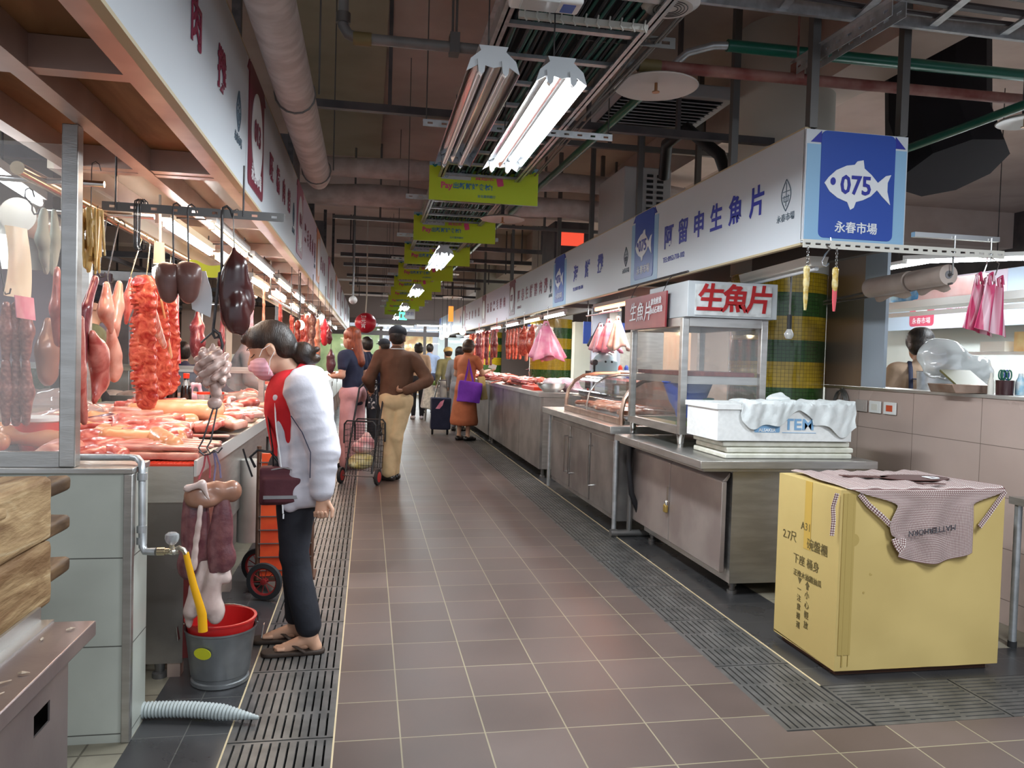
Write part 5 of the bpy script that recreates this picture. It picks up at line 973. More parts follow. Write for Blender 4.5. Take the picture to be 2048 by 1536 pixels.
hang('hanging_pork', capx(-1.05, [(185, 670, .02), (196, 710, .06), (200, 760, .05), (190, 800, .02)], FLX), 'pork', 'lower pink muscle hanging in front of the butcher', 5)
hang('hanging_pork', capx(-1.13, [(222, 665, .03), (228, 710, .05), (230, 740, .045), (228, 752, .03)], FLX), 'pork_pale', 'lower smooth pork leg hanging under the yellow-tipped cut', 6)
hang('hanging_pork', capx(-1.2, [(262, 560, .02), (258, 600, .045), (252, 645, .015)], FLX), 'pork', 'thin reddish cut hanging just before the rib racks', 7)
def ribrack(x, pts, w, label, seed, m='rib'):
    P = [at(px, py, x) for px, py in pts]; prims = []
    n = 26
    for i in range(n):
        f = i/(n-1)*(len(P)-1); j = min(int(f), len(P)-2); p = P[j]*(1-(f-j))+P[j+1]*(f-j)
        prims.append(('c', tuple(p+np.array([-w*.42, -.02, -.012])), tuple(p+np.array([w*.36, -.012, .012])), .010, .012, None, .005)); prims.append(('e', tuple(p+np.array([w*.40, -.012, .012*((i % 2)*2-1)])), (.013, .016, .015), None, .01))
    for i in range(len(P)-1): prims.append(('c', tuple(P[i]), tuple(P[i+1]), w*.44, w*.44, ((.2, 1, 0), 3.4), .008))
    return ob('rib_rack', sdf(prims, .0085, .012, post=nz(.010, 42, seed, .005, 120)), m, None, label=label, cat='meat', group='pork rib racks on the shiny tube')
ribrack(-1.10, [(284, 570), (287, 680), (291, 800)], .125, 'long raw rib rack hanging in front, reaching down to the bag', 1)
ribrack(-1.18, [(303, 575), (310, 650), (316, 775)], .16, 'broad raw rib rack hanging behind the longest one', 2)
ribrack(-1.25, [(330, 590), (336, 680), (338, 770)], .15, 'raw rib rack hanging nearest the red plastic strip', 3)
ob('rib_piece', sdf(capx(-1.08, [(305, 620, .03), (318, 665, .03), (328, 690, .022)], FLX), .007, .01, post=nz(.003, 90, 4)), 'belly', None, label='slanting strip of ribs hung across the broad rack', cat='meat')
ob('rib_piece', sdf(capx(-1.12, [(322, 600, .01), (331, 640, .012), (336, 680, .014), (341, 712, .02)], FLX), .006, .01, post=nz(.002, 90, 4)), 'pork_skin', None, label='yellow fat strip hanging along the rib racks', cat='meat')
g = G(); g.sheet(lambda a, b: tuple(at(348+8*a+6*b, 590+137*b, -1.25+.01*math.sin(a*6))), 5, 12, .003); ob('red_plastic_strip', g, mat('film_red', (.85, .06, .08), rough=.35), None, label='bright pink-red plastic bag strip hanging beside the ribs', cat='bag')
for i, (px, py, px2, py2, x) in enumerate(((217, 430, 198, 548, -1.2), (240, 445, 215, 560, -1.2), (287, 470, 262, 555, -1.22), (303, 480, 293, 560, -1.22), (325, 490, 305, 575, -1.25), (345, 500, 335, 590, -1.25))):
    hook(at(px, py, x), at(px2, py2, x), 'long hook on the shiny tube, number %d from the golden fringe' % (i+1) if False else 'long hook on the shiny tube holding %s' % ['the dark strip', 'the smooth pork cut', 'the thin reddish cut', 'the longest rib rack', 'the broad rib rack', 'the last rib rack'][i], 'long hooks on the shiny tube', r=.0035, m='iron_dark' if i < 2 else 'bar_goldlit')
# golden fringe of fish maw / tendons
prims = []
for i in range(26):
    a = rr_.uniform(0, 6.28); rad = rr_.uniform(.2, 1)*.045; p = at(182, 420, -1.05)+np.array([rad*math.cos(a), rad*math.sin(a), 0]); L = rr_.uniform(.14, .24); prims.append(('c', tuple(p), tuple(p+np.array([rr_.uniform(-.012, .012), rr_.uniform(-.012, .012), -L])), .006, .005, None, .003))
ob('golden_fringe', sdf(prims, .005, .004), mat('tendon', (.55, .32, .08), (.72, .50, .20), rough=.35, ns=14, coat=.3), None, label='golden bundle of dried tendons hanging beside the screen post', cat='dried meat')
hook(at(188, 330, -1.05), at(182, 415, -1.05), 'thin hook holding the golden tendon bundle', 'long hooks on the shiny tube', r=.002)
# behind the glass
for i, (x, px) in enumerate(((-1.45, 12), (-1.42, 32), (-1.38, 52))):
    for j, (a, b) in enumerate(((610, 715), (725, 845))):
        hang('sausage', capx(x, [(px, a, .016), (px+1, (a+b)/2, .028), (px, b, .016)]), 'sausage', 'fat %s sausage behind the glass, %s' % (['upper', 'lower'][j], ['nearest the picture edge', 'middle of three', 'nearest the red bag'][i]), 9+i, 'sausage', f=60, a=.002, group='sausages behind the glass')
hang('hanging_pork', capx(-1.35, [(98, 650, .035), (95, 700, .07), (95, 745, .06)], FLX), 'offal_brown', 'broad brown cut hanging behind the glass beside the sausages', 11)
hang('hanging_pork', capx(-1.2, [(115, 540, .02), (113, 620, .035), (118, 680, .03)], FLX), 'pork', 'reddish strip behind the glass close to the post', 12)
g = G()
hang('grey_gloves', capx(-1.3, [(88, 425, .02), (85, 480, .035), (92, 540, .02)], FLX)+capx(-1.3, [(108, 425, .02), (112, 480, .035), (106, 545, .015)], FLX), mat('glove', (.22, .24, .20), (.30, .31, .27), rough=.7, ns=8), 'pair of grey cloth gloves hanging behind the glass', 13, 'gloves', a=.006, f=40)
g = G(); c0 = at(35, 430, -1.5); c1 = c0+np.array([.0, .30, 0]); g.cyl(tuple(c0), tuple(c1), .075, n=28); ro = ob('plastic_roll', g, mat('film_roll', (.55, .50, .42), (.66, .62, .55), rough=.35, ns=4), None, label='big roll of plastic film on a rod behind the glass', cat='roll')
g = G(); g.sheet(lambda a, b: tuple(at(8+50*a+3*math.sin(b*4), 450+140*b+8*a, -1.42)+np.array([.01*math.sin(a*5+b*3), 0, 0])), 8, 10, .002); ob('hanging_film', g, mat('film_cream', (.78, .68, .50), rough=.4), None, label='cream plastic sheet hanging from the roll behind the glass', cat='plastic sheet')
g = G(); g.sheet(lambda a, b: tuple(at(28+38*a+4*b, 590+45*b+6*a, -1.33)), 6, 6, .003); ob('striped_bag', g, 'pink_film', None, label='small pink and white striped bag behind the glass', cat='bag')
t = T('red_tub', 'red tub with a white rim on the counter behind the glass', 'tub', (-1.45, 3.75, .87)); p = at(62, 850, -1.45)
g = G(); g.lathe((-1.42, 3.72, .875), [(.07, 0), (.10, .13)], 24); ob('tub_body', g, 'mat_red', t); g = G(); g.lathe((-1.42, 3.72, 1.005), [(.10, 0), (.11, .006), (.108, .02), (.095, .02)], 24); ob('tub_rim', g, 'white_plastic', t)
hook((-1.46, 3.36, 1.945), (-1.42, 3.38, 1.55), 'long hook behind the glass above the sausages', 'long hooks on the shiny tube'); hook((-1.33, 3.36, 1.94), (-1.32, 3.38, 1.87), 'hook holding the grey gloves behind the glass', 'long hooks on the shiny tube')
# ------------------------------------------------------------------ lamps
emi('tube_on', (.90, .96, 1), 40); emi('tube_warm', (1, .80, .50), 11); emi('tube_red', (1, .30, .12), 6); mat('tube_off', (.70, .74, .76), rough=.2, coat=.4)
mat('reflector', (.75, .76, .78), rough=.12, metal=1); mat('lamp_grey', (.50, .52, .54), rough=.35, metal=.4); emi('bulb_on', (1, .85, .55), 16)
def trough(lit, L=1.42, label='', group=None):
    t = T('twin_tube_lamp', label, 'lamp', (0, 0, 0), group, world=False)
    g = G(); g.prism([(-.035, .05), (.035, .05), (.055, .10), (-.055, .10)][::-1], (0, -L/2, 0), (1, 0, 0), (0, 0, 1), (0, L, 0)); ob('housing', g, 'lamp_grey', t)
    g = G()
    prof = [(-.10, .0), (-.085, .045), (-.04, .056), (0, .020), (.04, .056), (.085, .045), (.10, .0)]
    g.sheet(lambda a, b: (np.interp(a, np.linspace(0, 1, 7), [p[0] for p in prof]), -L/2+L*b, np.interp(a, np.linspace(0, 1, 7), [p[1] for p in prof])), 12, 1, .002); ob('reflector', g, 'reflector', t)
    for s in (-1, 1):
        for x in (-.045, .045): g = G(); g.prism([(-.016, .045), (.016, .045), (.011, .0), (0, -.012), (-.011, .0)], (x, s*L/2-.012, 0), (1, 0, 0), (0, 0, 1), (0, .024, 0)); ob('lamp_holder', g, 'lamp_grey', t)
        g = G(); g.prism([(-.10, 0), (-.085, .047), (-.035, .09), (.035, .09), (.085, .047), (.10, 0), (.05, .03), (0, .018), (-.05, .03)], (0, s*L/2, 0), (1, 0, 0), (0, 0, 1), (0, .003*s, 0)); ob('end_plate', g, 'lamp_grey', t)
    for x in (-.045, .045): g = G(); g.cyl((x, -L/2+.02, .012), (x, L/2-.02, .012), .013, n=12); ob('tube', g, 'tube_on' if lit else 'tube_off', t)
    for y in (-.5, .5): g = G(); g.cyl((0, y*L*.8, .10), (0, y*L*.8, .34), .003, n=6); ob('hanger', g, 'iron_dark', t)
    return t
a = trough(False, label='unlit twin tube reflector lamp under the cable tray, next to the lit one', group='twin tube lamps under the cable tray'); a.location = (.43, 3.58, 2.39)
b = trough(True, label='brightly lit twin tube lamp over the aisle, nearest the camera', group='twin tube lamps under the cable tray'); b.location = (.70, 3.62, 2.39)
for i, y in enumerate((8.8, 13.2, 17.6, 22)): dup(b, (.75, y, 2.40), label='lit twin tube lamp over the aisle behind the %s banners' % ['second and third', 'fifth', 'seventh', 'last'][i])
def batten(m, L=1.2, label='', group=None, w=.05):
    t = T('tube_lamp', label, 'lamp', (0, 0, 0), group, world=False)
    g = G(); g.bx(-w/2, w/2, -L/2, L/2, .022, .06); g.bx(-.012, .012, -L/2, -L/2+.03, -.012, .03); g.bx(-.012, .012, L/2-.03, L/2, -.012, .03); ob('batten_body', g, 'white_plastic', t)
    g = G(); g.cyl((0, -L/2+.03, 0), (0, L/2-.03, 0), .014, n=12); ob('tube', g, m, t); return t
bw = batten('tube_warm', 1.15, 'warm tube lamp'); n = 0; names = ['above the hanging ribs', 'above the soy bottles', 'above the second counter', 'above the third counter', 'above the fourth counter', 'above the fifth counter', 'above the sixth counter', 'above the seventh counter']
bc_ = batten('tube_on', 1.15, 'cool'); first = [True, True]
for i, y in enumerate((4.75, 6.1, 7.6, 9.2, 11.2, 13.6, 16.2, 19)):
    for j, x in enumerate((-.80, -1.02)):
        src = bw if (i+j) % 2 == 0 else bc_; k = 0 if src is bw else 1; lb = '%s tube lamp under the butchers canopy %s, %s' % (['warm', 'cool'][k], names[i], ['sign board side', 'stall side'][j])
        if first[k]: src.location = (x, y, 1.965); tag(src, lb, None, 'tube lamps under the butchers canopy'); first[k] = False
        else: dup(src, (x, y, 1.965), label=lb, group='tube lamps under the butchers canopy')
g = G(); g.cyl((-.80, 4.2, 1.985), (-.80, 19.5, 1.985), .008, n=6)
for y in [4.3+.95*i for i in range(17)]: g.cyl((-.80, y, 1.98), (-.80, y, 2.07), .004, n=6); g.cyl((-1.02, y, 1.98), (-1.02, y, 2.07), .004, n=6); g.cyl((-1.02, y, 2.02), (-.80, y, 2.02), .004, n=6)
ob('lamp_wire', g, 'iron_dark', None, label='thin hanging wires carrying the tube lamps below the butchers canopy', cat='wire')
dup(bc_, (-1.62, 5.0, 1.95), label='cool white tube lamp deep inside the near butcher, left of the bare bulb', rz=.25); dup(bc_, (-1.5, 3.55, 2.02), label='cool white tube lamp seen through the glass screen', rz=.12)
for i, (x, y, z, rz) in enumerate(((-3.2, 3.6, 2.35, 0), (-3.4, 7.5, 2.35, 0), (-3.4, 12.5, 2.35, 0), (-3.4, 18, 2.35, 0), (-2.4, 9.5, 2.2, .2), (-2.2, 14.5, 2.2, 0))): dup(bc_, (x, y, z), rz, 'white tube lamp hanging far inside the butchers block, %s' % ['nearest', 'second', 'third', 'farthest', 'above the mosaic column', 'lower one'][i], 'inner tube lamps on the butchers side')
for i, (x, y, z, rz) in enumerate(((5.45, 6.0, 2.34, .9), (5.6, 7.5, 2.45, 0), (5.2, 11.5, 2.45, 0), (5.2, 17, 2.45, 0))): dup(bc_, (x, y, z), rz, 'white tube lamp hanging inside the far fish stalls, %s' % ['beside the striped bags', 'second', 'third', 'farthest'][i], 'inner tube lamps on the fish side', (1, 1.3, 1))
br_ = batten('tube_red', 1.25, 'glowing orange red tube lamp under the seafood board', 'tube lamps under the fish boards'); br_.location = (2.42, 7.55, 1.90)
for i, (x, y) in enumerate(((2.38, 9.9), (2.38, 11.3), (2.38, 12.9), (2.38, 14.6), (2.38, 16.8))): dup(bc_ if i != 1 else bw, (x, y, 1.92), label='white tube lamp under the pork boards of the fish side, %s' % ['nearest', 'second', 'third', 'fourth', 'last'][i], group='tube lamps under the fish boards')
t = T('tube_lamp', 'unlit cream tube lamp under the end of the 075 sign box', 'lamp', (2.45, 4.4, 1.9), 'tube lamps under the fish boards')
g = G(); g.prism([(-.06, .045), (.06, .045), (.045, -.01), (-.045, -.01)], (2.47, 3.98, 1.915), (1, 0, 0), (0, 0, 1), (.08, 1.0, 0)); ob('batten_body', g, 'cream_paint', t); g = G(); g.cyl((2.47, 4.0, 1.895), (2.55, 4.96, 1.895), .013); ob('tube', g, 'tube_off', t)
t = T('hanging_bulb', 'unlit bare bulb on a grey cord beside the glass cabinet', 'lamp', (2.55, 4.45, 1.5)); p = PY(1578, 668, 4.45)
g = G(); g.tube([(p.x, p.y, 1.98), (p.x, p.y, p.z+.12)], .006, 8); ob('cord', g, 'rail_grey', t); g = G(); g.cyl((p.x, p.y, p.z+.03), (p.x, p.y, p.z+.12), .014); ob('socket', g, 'black', t); g = G(); g.lathe((p.x, p.y, p.z), [(0, -.035), (.018, -.03), (.028, -.012), (.028, .003), (.014, .03), (.011, .04)], 16); ob('bulb', g, mat('bulb_off', (.60, .60, .58), rough=.15, coat=.5, trans=.3), t)
t = T('hanging_bulb', 'glowing bare bulb hanging beside the hearts', 'lamp', tuple(PY(318, 545, 3.9))); p = PY(318, 545, 3.9)
g = G(); g.tube([(p.x, p.y, 2.06), (p.x+.004, p.y, p.z+.14)], .006, 8); ob('cord', g, 'cream_paint', t); g = G(); g.cyl((p.x, p.y, p.z+.04), (p.x, p.y, p.z+.14), .026, .022); ob('socket', g, mat('socket_bone', (.70, .55, .35), rough=.4), t); g = G(); g.ell(tuple(p), (.032, .032, .036)); ob('bulb', g, 'bulb_on', t)
for i, (px, py, y) in enumerate(((599, 650, 7.2), (640, 640, 11))):
    p = PY(px, py, y); t = T('hanging_bulb', 'glowing bare bulb over the %s' % ['red lit sausages behind the woman in white', 'far butchers counter'][i], 'lamp', tuple(p)); g = G(); g.tube([(p.x, p.y, 2.06), (p.x, p.y, p.z+.06)], .006, 6); ob('cord', g, 'iron_dark', t); g = G(); g.ell(tuple(p), (.045, .045, .045)); ob('bulb', g, 'bulb_on', t)
for i, (x, y, z) in enumerate(((1.78, 15.0, 1.85), (1.72, 17.5, 1.85), (1.8, 19.5, 1.85))):
    t = T('hanging_bulb', 'glowing bare bulb at the far end of the fish side, %s' % ['nearest the woman in orange', 'middle', 'farthest'][i], 'lamp', (x, y, z), 'far bulbs of the fish side'); g = G(); g.tube([(x, y, 3.84), (x, y, z+.03)], .006, 6); ob('cord', g, 'iron_dark', t); g = G(); g.ell((x, y, z), .06); ob('bulb', g, 'bulb_on', t)
    area('bulb_light', (x, y, z-.1), .2, .2, 12, (1, .78, .45))
for i, (x, y, z) in enumerate(((-3.2, 3.6, 2.35), (-3.4, 7.5, 2.35), (-3.4, 12.5, 2.35), (-3.4, 18, 2.35), (-2.4, 9.5, 2.2), (-2.2, 14.5, 2.2), (5.45, 6.0, 2.34), (5.6, 7.5, 2.45), (5.2, 11.5, 2.45), (5.2, 17, 2.45), (-1.62, 5, 1.95), (-1.5, 3.55, 2.02))): g = G(); g.cyl((x, y, z+.055), (x, y, 3.84), .004, n=5); ob('lamp_wire', g, 'iron_dark', None, label='thin wire of inner hall tube lamp %s' % 'one two three four five six seven eight nine ten eleven twelve'.split()[i], cat='wire')
# ------------------------------------------------------------------ cable tray and services over the aisle
t = T('cable_tray', 'long galvanised cable tray running over the aisle', 'cable tray', (.82, 10, 2.72))
g = G()
for x in (.52, 1.12): g.bx(x-.004, x+.004, 1.0, 24, 2.73, 2.86); g.bx(x-.022, x+.022, 1.0, 24, 2.73, 2.738); g.bx(x-.022, x+.022, 1.0, 24, 2.852, 2.86)
ob('side_rail', g, 'galv', t)
g = G()
for i in range(66): y = 1.2+.345*i; g.bx(.524, 1.116, y-.018, y+.018, 2.745, 2.762)
o = ob('rung', g, 'galv', t); o['kind'] = 'stuff'
for c in [mat('cable_green', (.02, .14, .11), rough=.45), mat('cable_black', (.015, .02, .025), rough=.5), mat('cable_grey', (.24, .24, .23), rough=.5)]: pass
for i in range(26):
    x = .55+.0215*i; m = ['cable_green', 'cable_black', 'cable_green', 'cable_black', 'cable_black'][i % 5]; ph = r.uniform(0, 6); g = G(); g.tube([(x+.012*math.sin(y*1.1+ph), y, 2.772+.006*math.sin(y*2+ph)+(.012 if i % 3 == 0 else 0)) for y in [1.0+k*.5 for k in range(47)]], .008, 6); ob('tray_cable', g, m, None, label='%s cable lying in the long cable tray' % ('green' if m == 'cable_green' else 'black'), cat='cable', group='%s cables in the tray' % ('green' if m == 'cable_green' else 'black'))
g = G(); g.bx(.535, 1.105, 1.0, 24, 2.795, 2.80); ob('tray_cover', g, 'cable_black', t)
for i in range(5):
    x = 1.19+.022*i; ph = i*1.3; g = G(); g.tube([(x+.015*math.sin(y*1.5+ph), y, 2.80+.012*math.sin(y*1.7+ph*2)) for y in [2.0+k*.4 for k in range(40)]], .006, 6); ob('loose_cable', g, 'cable_grey', None, label='grey cable running alongside the cable tray', cat='cable', group='grey cables beside the tray')
for i in range(9):
    y = 4.55+2.1*i; o = slotted_rail('slotted_strut', (.28+.0*i, y, 2.69), (1.42, y, 2.69), .04, 14, 'galv', 'slotted strut under the cable tray, %s from the camera' % ['first', 'second', 'third', 'fourth', 'fifth', 'sixth', 'seventh', 'eighth', 'ninth'][i], slot=(.03, .012)); o['group'] = 'struts under the cable tray'
    for x in (.30, 1.40): g = G(); g.cyl((x, y+.02, 2.7), (x, y+.02, 3.85), .004, n=6); ob('threaded_rod', g, 'rail_grey', None, label='thin rod on the %s side holding strut %s of the cable tray' % ('butchers' if x < 1 else 'fish', ['one', 'two', 'three', 'four', 'five', 'six', 'seven', 'eight', 'nine'][i]), cat='rod')
# cable clips strip near the camera
t = T('clip_strip', 'cream strip with a row of cable clips across the tray near the camera', 'strip', (.82, 2.95, 2.70)); g = G(); g.bx(.56, 1.10, 3.08, 3.10, 2.70, 2.725); ob('strip', g, 'cream_paint', t)
for i in range(11): g = G(); g.tube([(.585+i*.05, 3.07, 2.735), (.575+i*.05, 3.06, 2.70), (.59+i*.05, 3.07, 2.685)], .004, 5); ob('cable_clip', g, 'cream_paint', t)
# banners
mat('banner_green', (.60, .80, .04), rough=.55); mat('banner_scallop', (.35, .58, .72), rough=.5); mat('banner_teal', (.01, .25, .24), rough=.5); mat('banner_blue', (.05, .25, .55), rough=.5); mat('banner_pink', (.80, .10, .28), rough=.5); mat('plaque', (.60, .70, .74), rough=.5)
bo = None
def banner():
    t = T('green_banner', 'x', 'banner', (0, 0, 0), 'green banners under the cable tray', world=False)
    g = G(); g.bx(-.43, .43, 0, .006, 0, .29); ob('panel', g, 'banner_green', t)
    g = G(); g.bx(-.43, .43, -.002, 0, .262, .29)
    for i in range(9): g.prism([(-.43+.0956*i+.0956*k/6, .262-.018*math.sin(pi*k/6)) for k in range(7)], (0, 0, 0), (1, 0, 0), (0, 0, 1), (0, -.002, 0)) if i % 2 else None
    ob('scallop_edge', g, 'banner_scallop', t)
    g = G()
    for i in range(9): g.prism([(-.41+.0956*i+.045*k/6, .272-.022*math.sin(pi*k/6)) for k in range(7)], (0, -.003, 0), (1, 0, 0), (0, 0, 1), (0, -.001, 0))
    ob('teal_dot', g, 'banner_teal', t)
    g = G(); g.prism(rrect(-.34, -.105, .165, .24, .01), (0, 0, 0), (1, 0, 0), (0, 0, 1), (0, -.003, 0)); ob('plaque', g, 'plaque', t)
    g = G(); g.bx(-.285, -.28, -.004, 0, .24, .268); g.bx(-.165, -.16, -.004, 0, .24, .268); ob('plaque_cord', g, 'banner_teal', t)
    g = G(); c = Vector((-.295, -.004, .202)); g.tube([c+Vector((.018*math.sin(k*pi/6)*(.7), 0, .026*math.cos(k*pi/6))) for k in range(12)], .0016, 4, close=True); ob('leaf_logo', g, 'banner_blue', t)
    text('永春市場', .042, (-.195, -.004, .205), (1, 0, 0), (0, 0, 1), 'grey_ink', t); text('買起來', .05, (.0, -.001, .19), (1, 0, 0), (0, 0, 1), 'banner_pink', t, bold=.01); text('Pay', .066, (-.295, -.001, .115), (1, 0, 0), (0, 0, 1), 'banner_pink', t, bold=.03)
    text('出新鮮好食材!', .05, (-.09, -.001, .115), (1, 0, 0), (0, 0, 1), 'banner_blue', t, bold=.02); text('台北富邦銀行', .024, (.02, -.001, .045), (1, 0, 0), (0, 0, 1), 'banner_blue', t)
    g = G(); g.prism(rrect(.13, .18, .105, .175, .008), (0, 0, 0), (.98, 0, .2), (-.2, 0, .98), (0, -.003, 0)); ob('pink_card', g, 'banner_pink', t); return t
bo = banner(); bo.location = (.86, 6.05, 2.555); bo['label'] = 'lime green printed banner under the cable tray, nearest the camera'
for i in range(1, 9): dup(bo, (.86, 6.05+2.1*i, 2.55), label='lime green printed banner under the cable tray, %s of nine' % ['', 'second', 'third', 'fourth', 'fifth', 'sixth', 'seventh', 'eighth', 'last'][i])
# pipes
def pipe(name, pts, r_, m, label, n=14, cat='pipe'): g = G(); g.tube(pts, r_, n); return ob(name, g, m, None, label=label, cat=cat)
pz = lambda px, py, y: tuple(PY(px, py, y))
t = T('grey_pipe', 'grey plastic pipe crossing above the lamps with a taped elbow', 'pipe', (.4, 4.0, 2.9))
g = G(); g.tube([(-.16, 4.0, 3.84), (-.16, 4.0, 2.97), (-.135, 4.0, 2.93), (-.09, 4.0, 2.915), (1.50, 4.0, 2.925)], .027, 14); ob('pipe_run', g, 'grey_pipe', t)
g = G(); g.cyl((-.11, 4.0, 2.912), (-.02, 4.0, 2.913), .033); ob('tape', g, mat('olive_tape', (.20, .15, .06), rough=.6), t); g = G(); g.cyl((1.38, 4.0, 2.924), (1.50, 4.0, 2.925), .034); ob('tape', g, 'olive_tape', t, label='olive tape wound round the pipe'); g = G(); g.cyl((-.16, 4.0, 2.98), (-.16, 4.0, 3.03), .036); ob('pipe_collar', g, 'rail_grey', t); g = G(); g.bx(.37, .42, 3.96, 4.04, 2.88, 2.98); g.cyl((.385, 4.0, 2.97), (.385, 4.0, 3.85), .006); g.cyl((.405, 4.0, 2.97), (.405, 4.0, 3.85), .006); ob('pipe_clamp', g, 'rail_grey', t)
pipe('red_pipe', [(1.50, 4.0, 2.927), (5.5, 4.0, 2.965)], .030, mat('red_oxide', (.21, .055, .045), (.33, .16, .13), rough=.6, ns=7), 'dull red fire pipe crossing over the fish sign'); g = G(); g.bx(2.28, 2.33, 3.97, 4.03, 2.93, 3.02); g.cyl((2.305, 4, 3.0), (2.305, 4, 3.84), .006); ob('pipe_clamp', g, 'red_oxide', None, label='clamp and rod holding the dull red fire pipe', cat='clamp')
mat('green_paint', (.012, .13, .085), rough=.35, coat=.2)
pipe('green_pipe', [(1.93, 4.1, 3.12), (5.5, 4.1, 3.145)], .033, 'green_paint', 'dark green pipe crossing above the red one')
pipe('braided_hose', [(1.95, 4.1, 3.12), (1.86, 4.12, 3.12), (1.74, 4.2, 3.10), (1.66, 4.28, 3.03), (1.61, 4.35, 2.97)], .022, 'galv', 'short braided metal hose linking the two green pipes'); pipe('green_pipe', [(1.61, 4.35, 2.97), (1.53, 4.7, 2.90), (1.45, 9, 2.90), (1.42, 16, 2.9)], .028, 'green_paint', 'dark green pipe running down the hall beside the cable tray')
pipe('green_pipe', [pz(1812, 298, 4.6), pz(2048, 210, 3.7), tuple(PY(2200, 150, 3.2))], .026, 'green_paint', 'dark green pipe slanting behind the fish sign at the right edge')
t = T('wrapped_duct', 'long pale wrapped pipe running under the ceiling beside the butcher boards', 'duct', (-.38, 4, 2.5))
g = G(); g.tube([(-.37, .4, 2.62), (-.37, 2, 2.62), (-.38, 3, 2.617), (-.385, 4.4, 2.615), (-.385, 5.75, 2.61), (-.385, 5.85, 2.60)], [.092, .095, .092, .094, .09, .07], 20); ob('wrapped_pipe', g, 'wrap', t)
for i, y in enumerate((2.6, 4.0, 5.6)): g = G(); g.cyl((-.27, y, 2.62), (-.27, y, 3.82), .005, n=6); g.tube([(-.385+.098*math.cos(a), y, 2.615+.098*math.sin(a)) for a in [2*pi*k/16 for k in range(16)]], .005, 5, close=True); ob('hanger_ring', g, 'rail_grey', t)
for i, (y, z, rr2) in enumerate(((8.0, 3.22, .10), (8.3, 3.0, .11))):
    g = G(); xs = [-.75+.35*k for k in range(14)]; g.tube([(x, y, z+.012*math.sin(x*3+i)-(.0 if x < 2 else .05*(x-2))) for x in xs], [rr2*(1+.08*math.sin(x*5+i)) for x in xs], 18); ob('wrapped_duct', g, 'wrap', None, label='pale wrapped pipe crossing the hall behind the first banner, %s' % ['upper', 'lower'][i], cat='duct')
for i, (y, py, h, lab) in enumerate(((5.2, 213, .05, 'dark square beam crossing the hall behind the lit lamp'), (6.8, 287, .045, 'dark square beam crossing the hall, second behind the lit lamp'), (9.4, 470, .04, 'thin dark beam crossing behind the second banner'))):
    x0 = -.45 if i != 1 else 1.3; z = PY(1150, [216+35, 287, 462][i], y).z; g = G(); g.bx(x0, 4.2, y-h/2, y+h/2, z-h/2, z+h/2)
    for x in (.1, 1.45, 2.1, 3.0, 3.9): g.bx(x-.012, x+.012, y-.02, y+.02, z, 3.84) if x > x0 else None
    ob('steel_beam', g, 'rail_grey' if i else 'dark_pipe', None, label=lab, cat='beam')
for i, y in enumerate((11.8, 13.4, 15.0, 17.2, 19.4, 22.4)):
    g = G(); g.bx(-.5, 3.4, y-.03, y+.03, 2.98+.02*i, 3.04+.02*i)
    for x in (-.3, 1.5, 2.6): g.bx(x-.01, x+.01, y-.02, y+.02, 3.0, 3.84)
    ob('steel_beam', g, 'dark_pipe', None, label='dark service beam high over the far aisle, %s in the row' % ['first', 'second', 'third', 'fourth', 'fifth', 'last'][i], cat='beam', group='service beams over the far aisle')
# posts rising from the sign boxes
ys = [3.73, 4.62, 6.36, 7.8, 9.2, 12.3, 15.3]
for i, y in enumerate(ys):
    for j, x in enumerate((2.24, 2.765)):
        g = G(); g.bx(x-.022, x+.022, y-.022, y+.022, 2.58, 3.345 if x > 3 else 3.85); ob('sign_post', g, 'rail_grey', None, label='dark square post above the fish sign box, %s on the %s side' % (['at the 075 corner', 'second', 'third', 'fourth', 'fifth', 'sixth', 'seventh'][i], ['aisle', 'stall'][j]), cat='post', group='posts above the fish boards')
for i, y in enumerate((1.2, 3.74, 6.2, 8.5, 10.9, 13.3)): g = G(); g.bx(-.64, -.60, y-.02, y+.02, 2.72, 3.85); ob('sign_post', g, 'iron_dark', None, label='dark post above the butcher boards, %s from the camera' % ['first', 'second', 'third', 'fourth', 'fifth', 'sixth'][i], cat='post', group='posts above the butcher boards')
# ladder tray across the crossing on the upper right
t = T('ladder_tray', 'grey ladder cable tray crossing above the fish sign', 'cable tray', (3, 3.2, 3.1)); g = G()
for y in (2.95, 3.62): g.bx(1.15, 6, y-.012, y+.012, 3.10, 3.19)
ob('side_rail', g, 'galv', t)
for i in range(9): g = G(); x = 1.45+i*.42; g.beam((x, 2.962, 3.12), (x+.12, 3.608, 3.12), .045, .012); ob('rung', g, 'galv', t)
for i in range(5): g = G(); y = 3.06+.12*i; g.tube([(1.2+k*.4, y+.02*math.sin(k+i), 3.145) for k in range(12)], .022 if i % 2 else .012, 8); ob('thick_cable', g, 'dark_pipe' if i != 2 else 'grey_pipe', None, label='thick dark cable on the crossing ladder tray', cat='cable', group='thick cables on the ladder tray')
a_, b_ = PX(1812, 18, 2.35), PX(1612, 140, 2.35)
slotted_rail('slotted_channel', tuple(a_), tuple(b_), .07, 9, 'galv', 'shiny slotted channel slanting above the red pipe', slot=(.035, .012)); slotted_rail('slotted_channel', tuple(a_+Vector((-.07, 0, .0))), tuple(b_+Vector((-.07, 0, .0))), .07, 9, 'galv', 'shiny slotted channel lying next to its twin above the red pipe', slot=(.035, .012))
slotted_rail('slotted_bracket', tuple(PY(1155, 68, 3.4)), tuple(PY(1350, 88, 3.4)), .05, 5, 'rail_grey', 'short slotted bracket beside the near end of the cable tray', slot=(.04, .015))
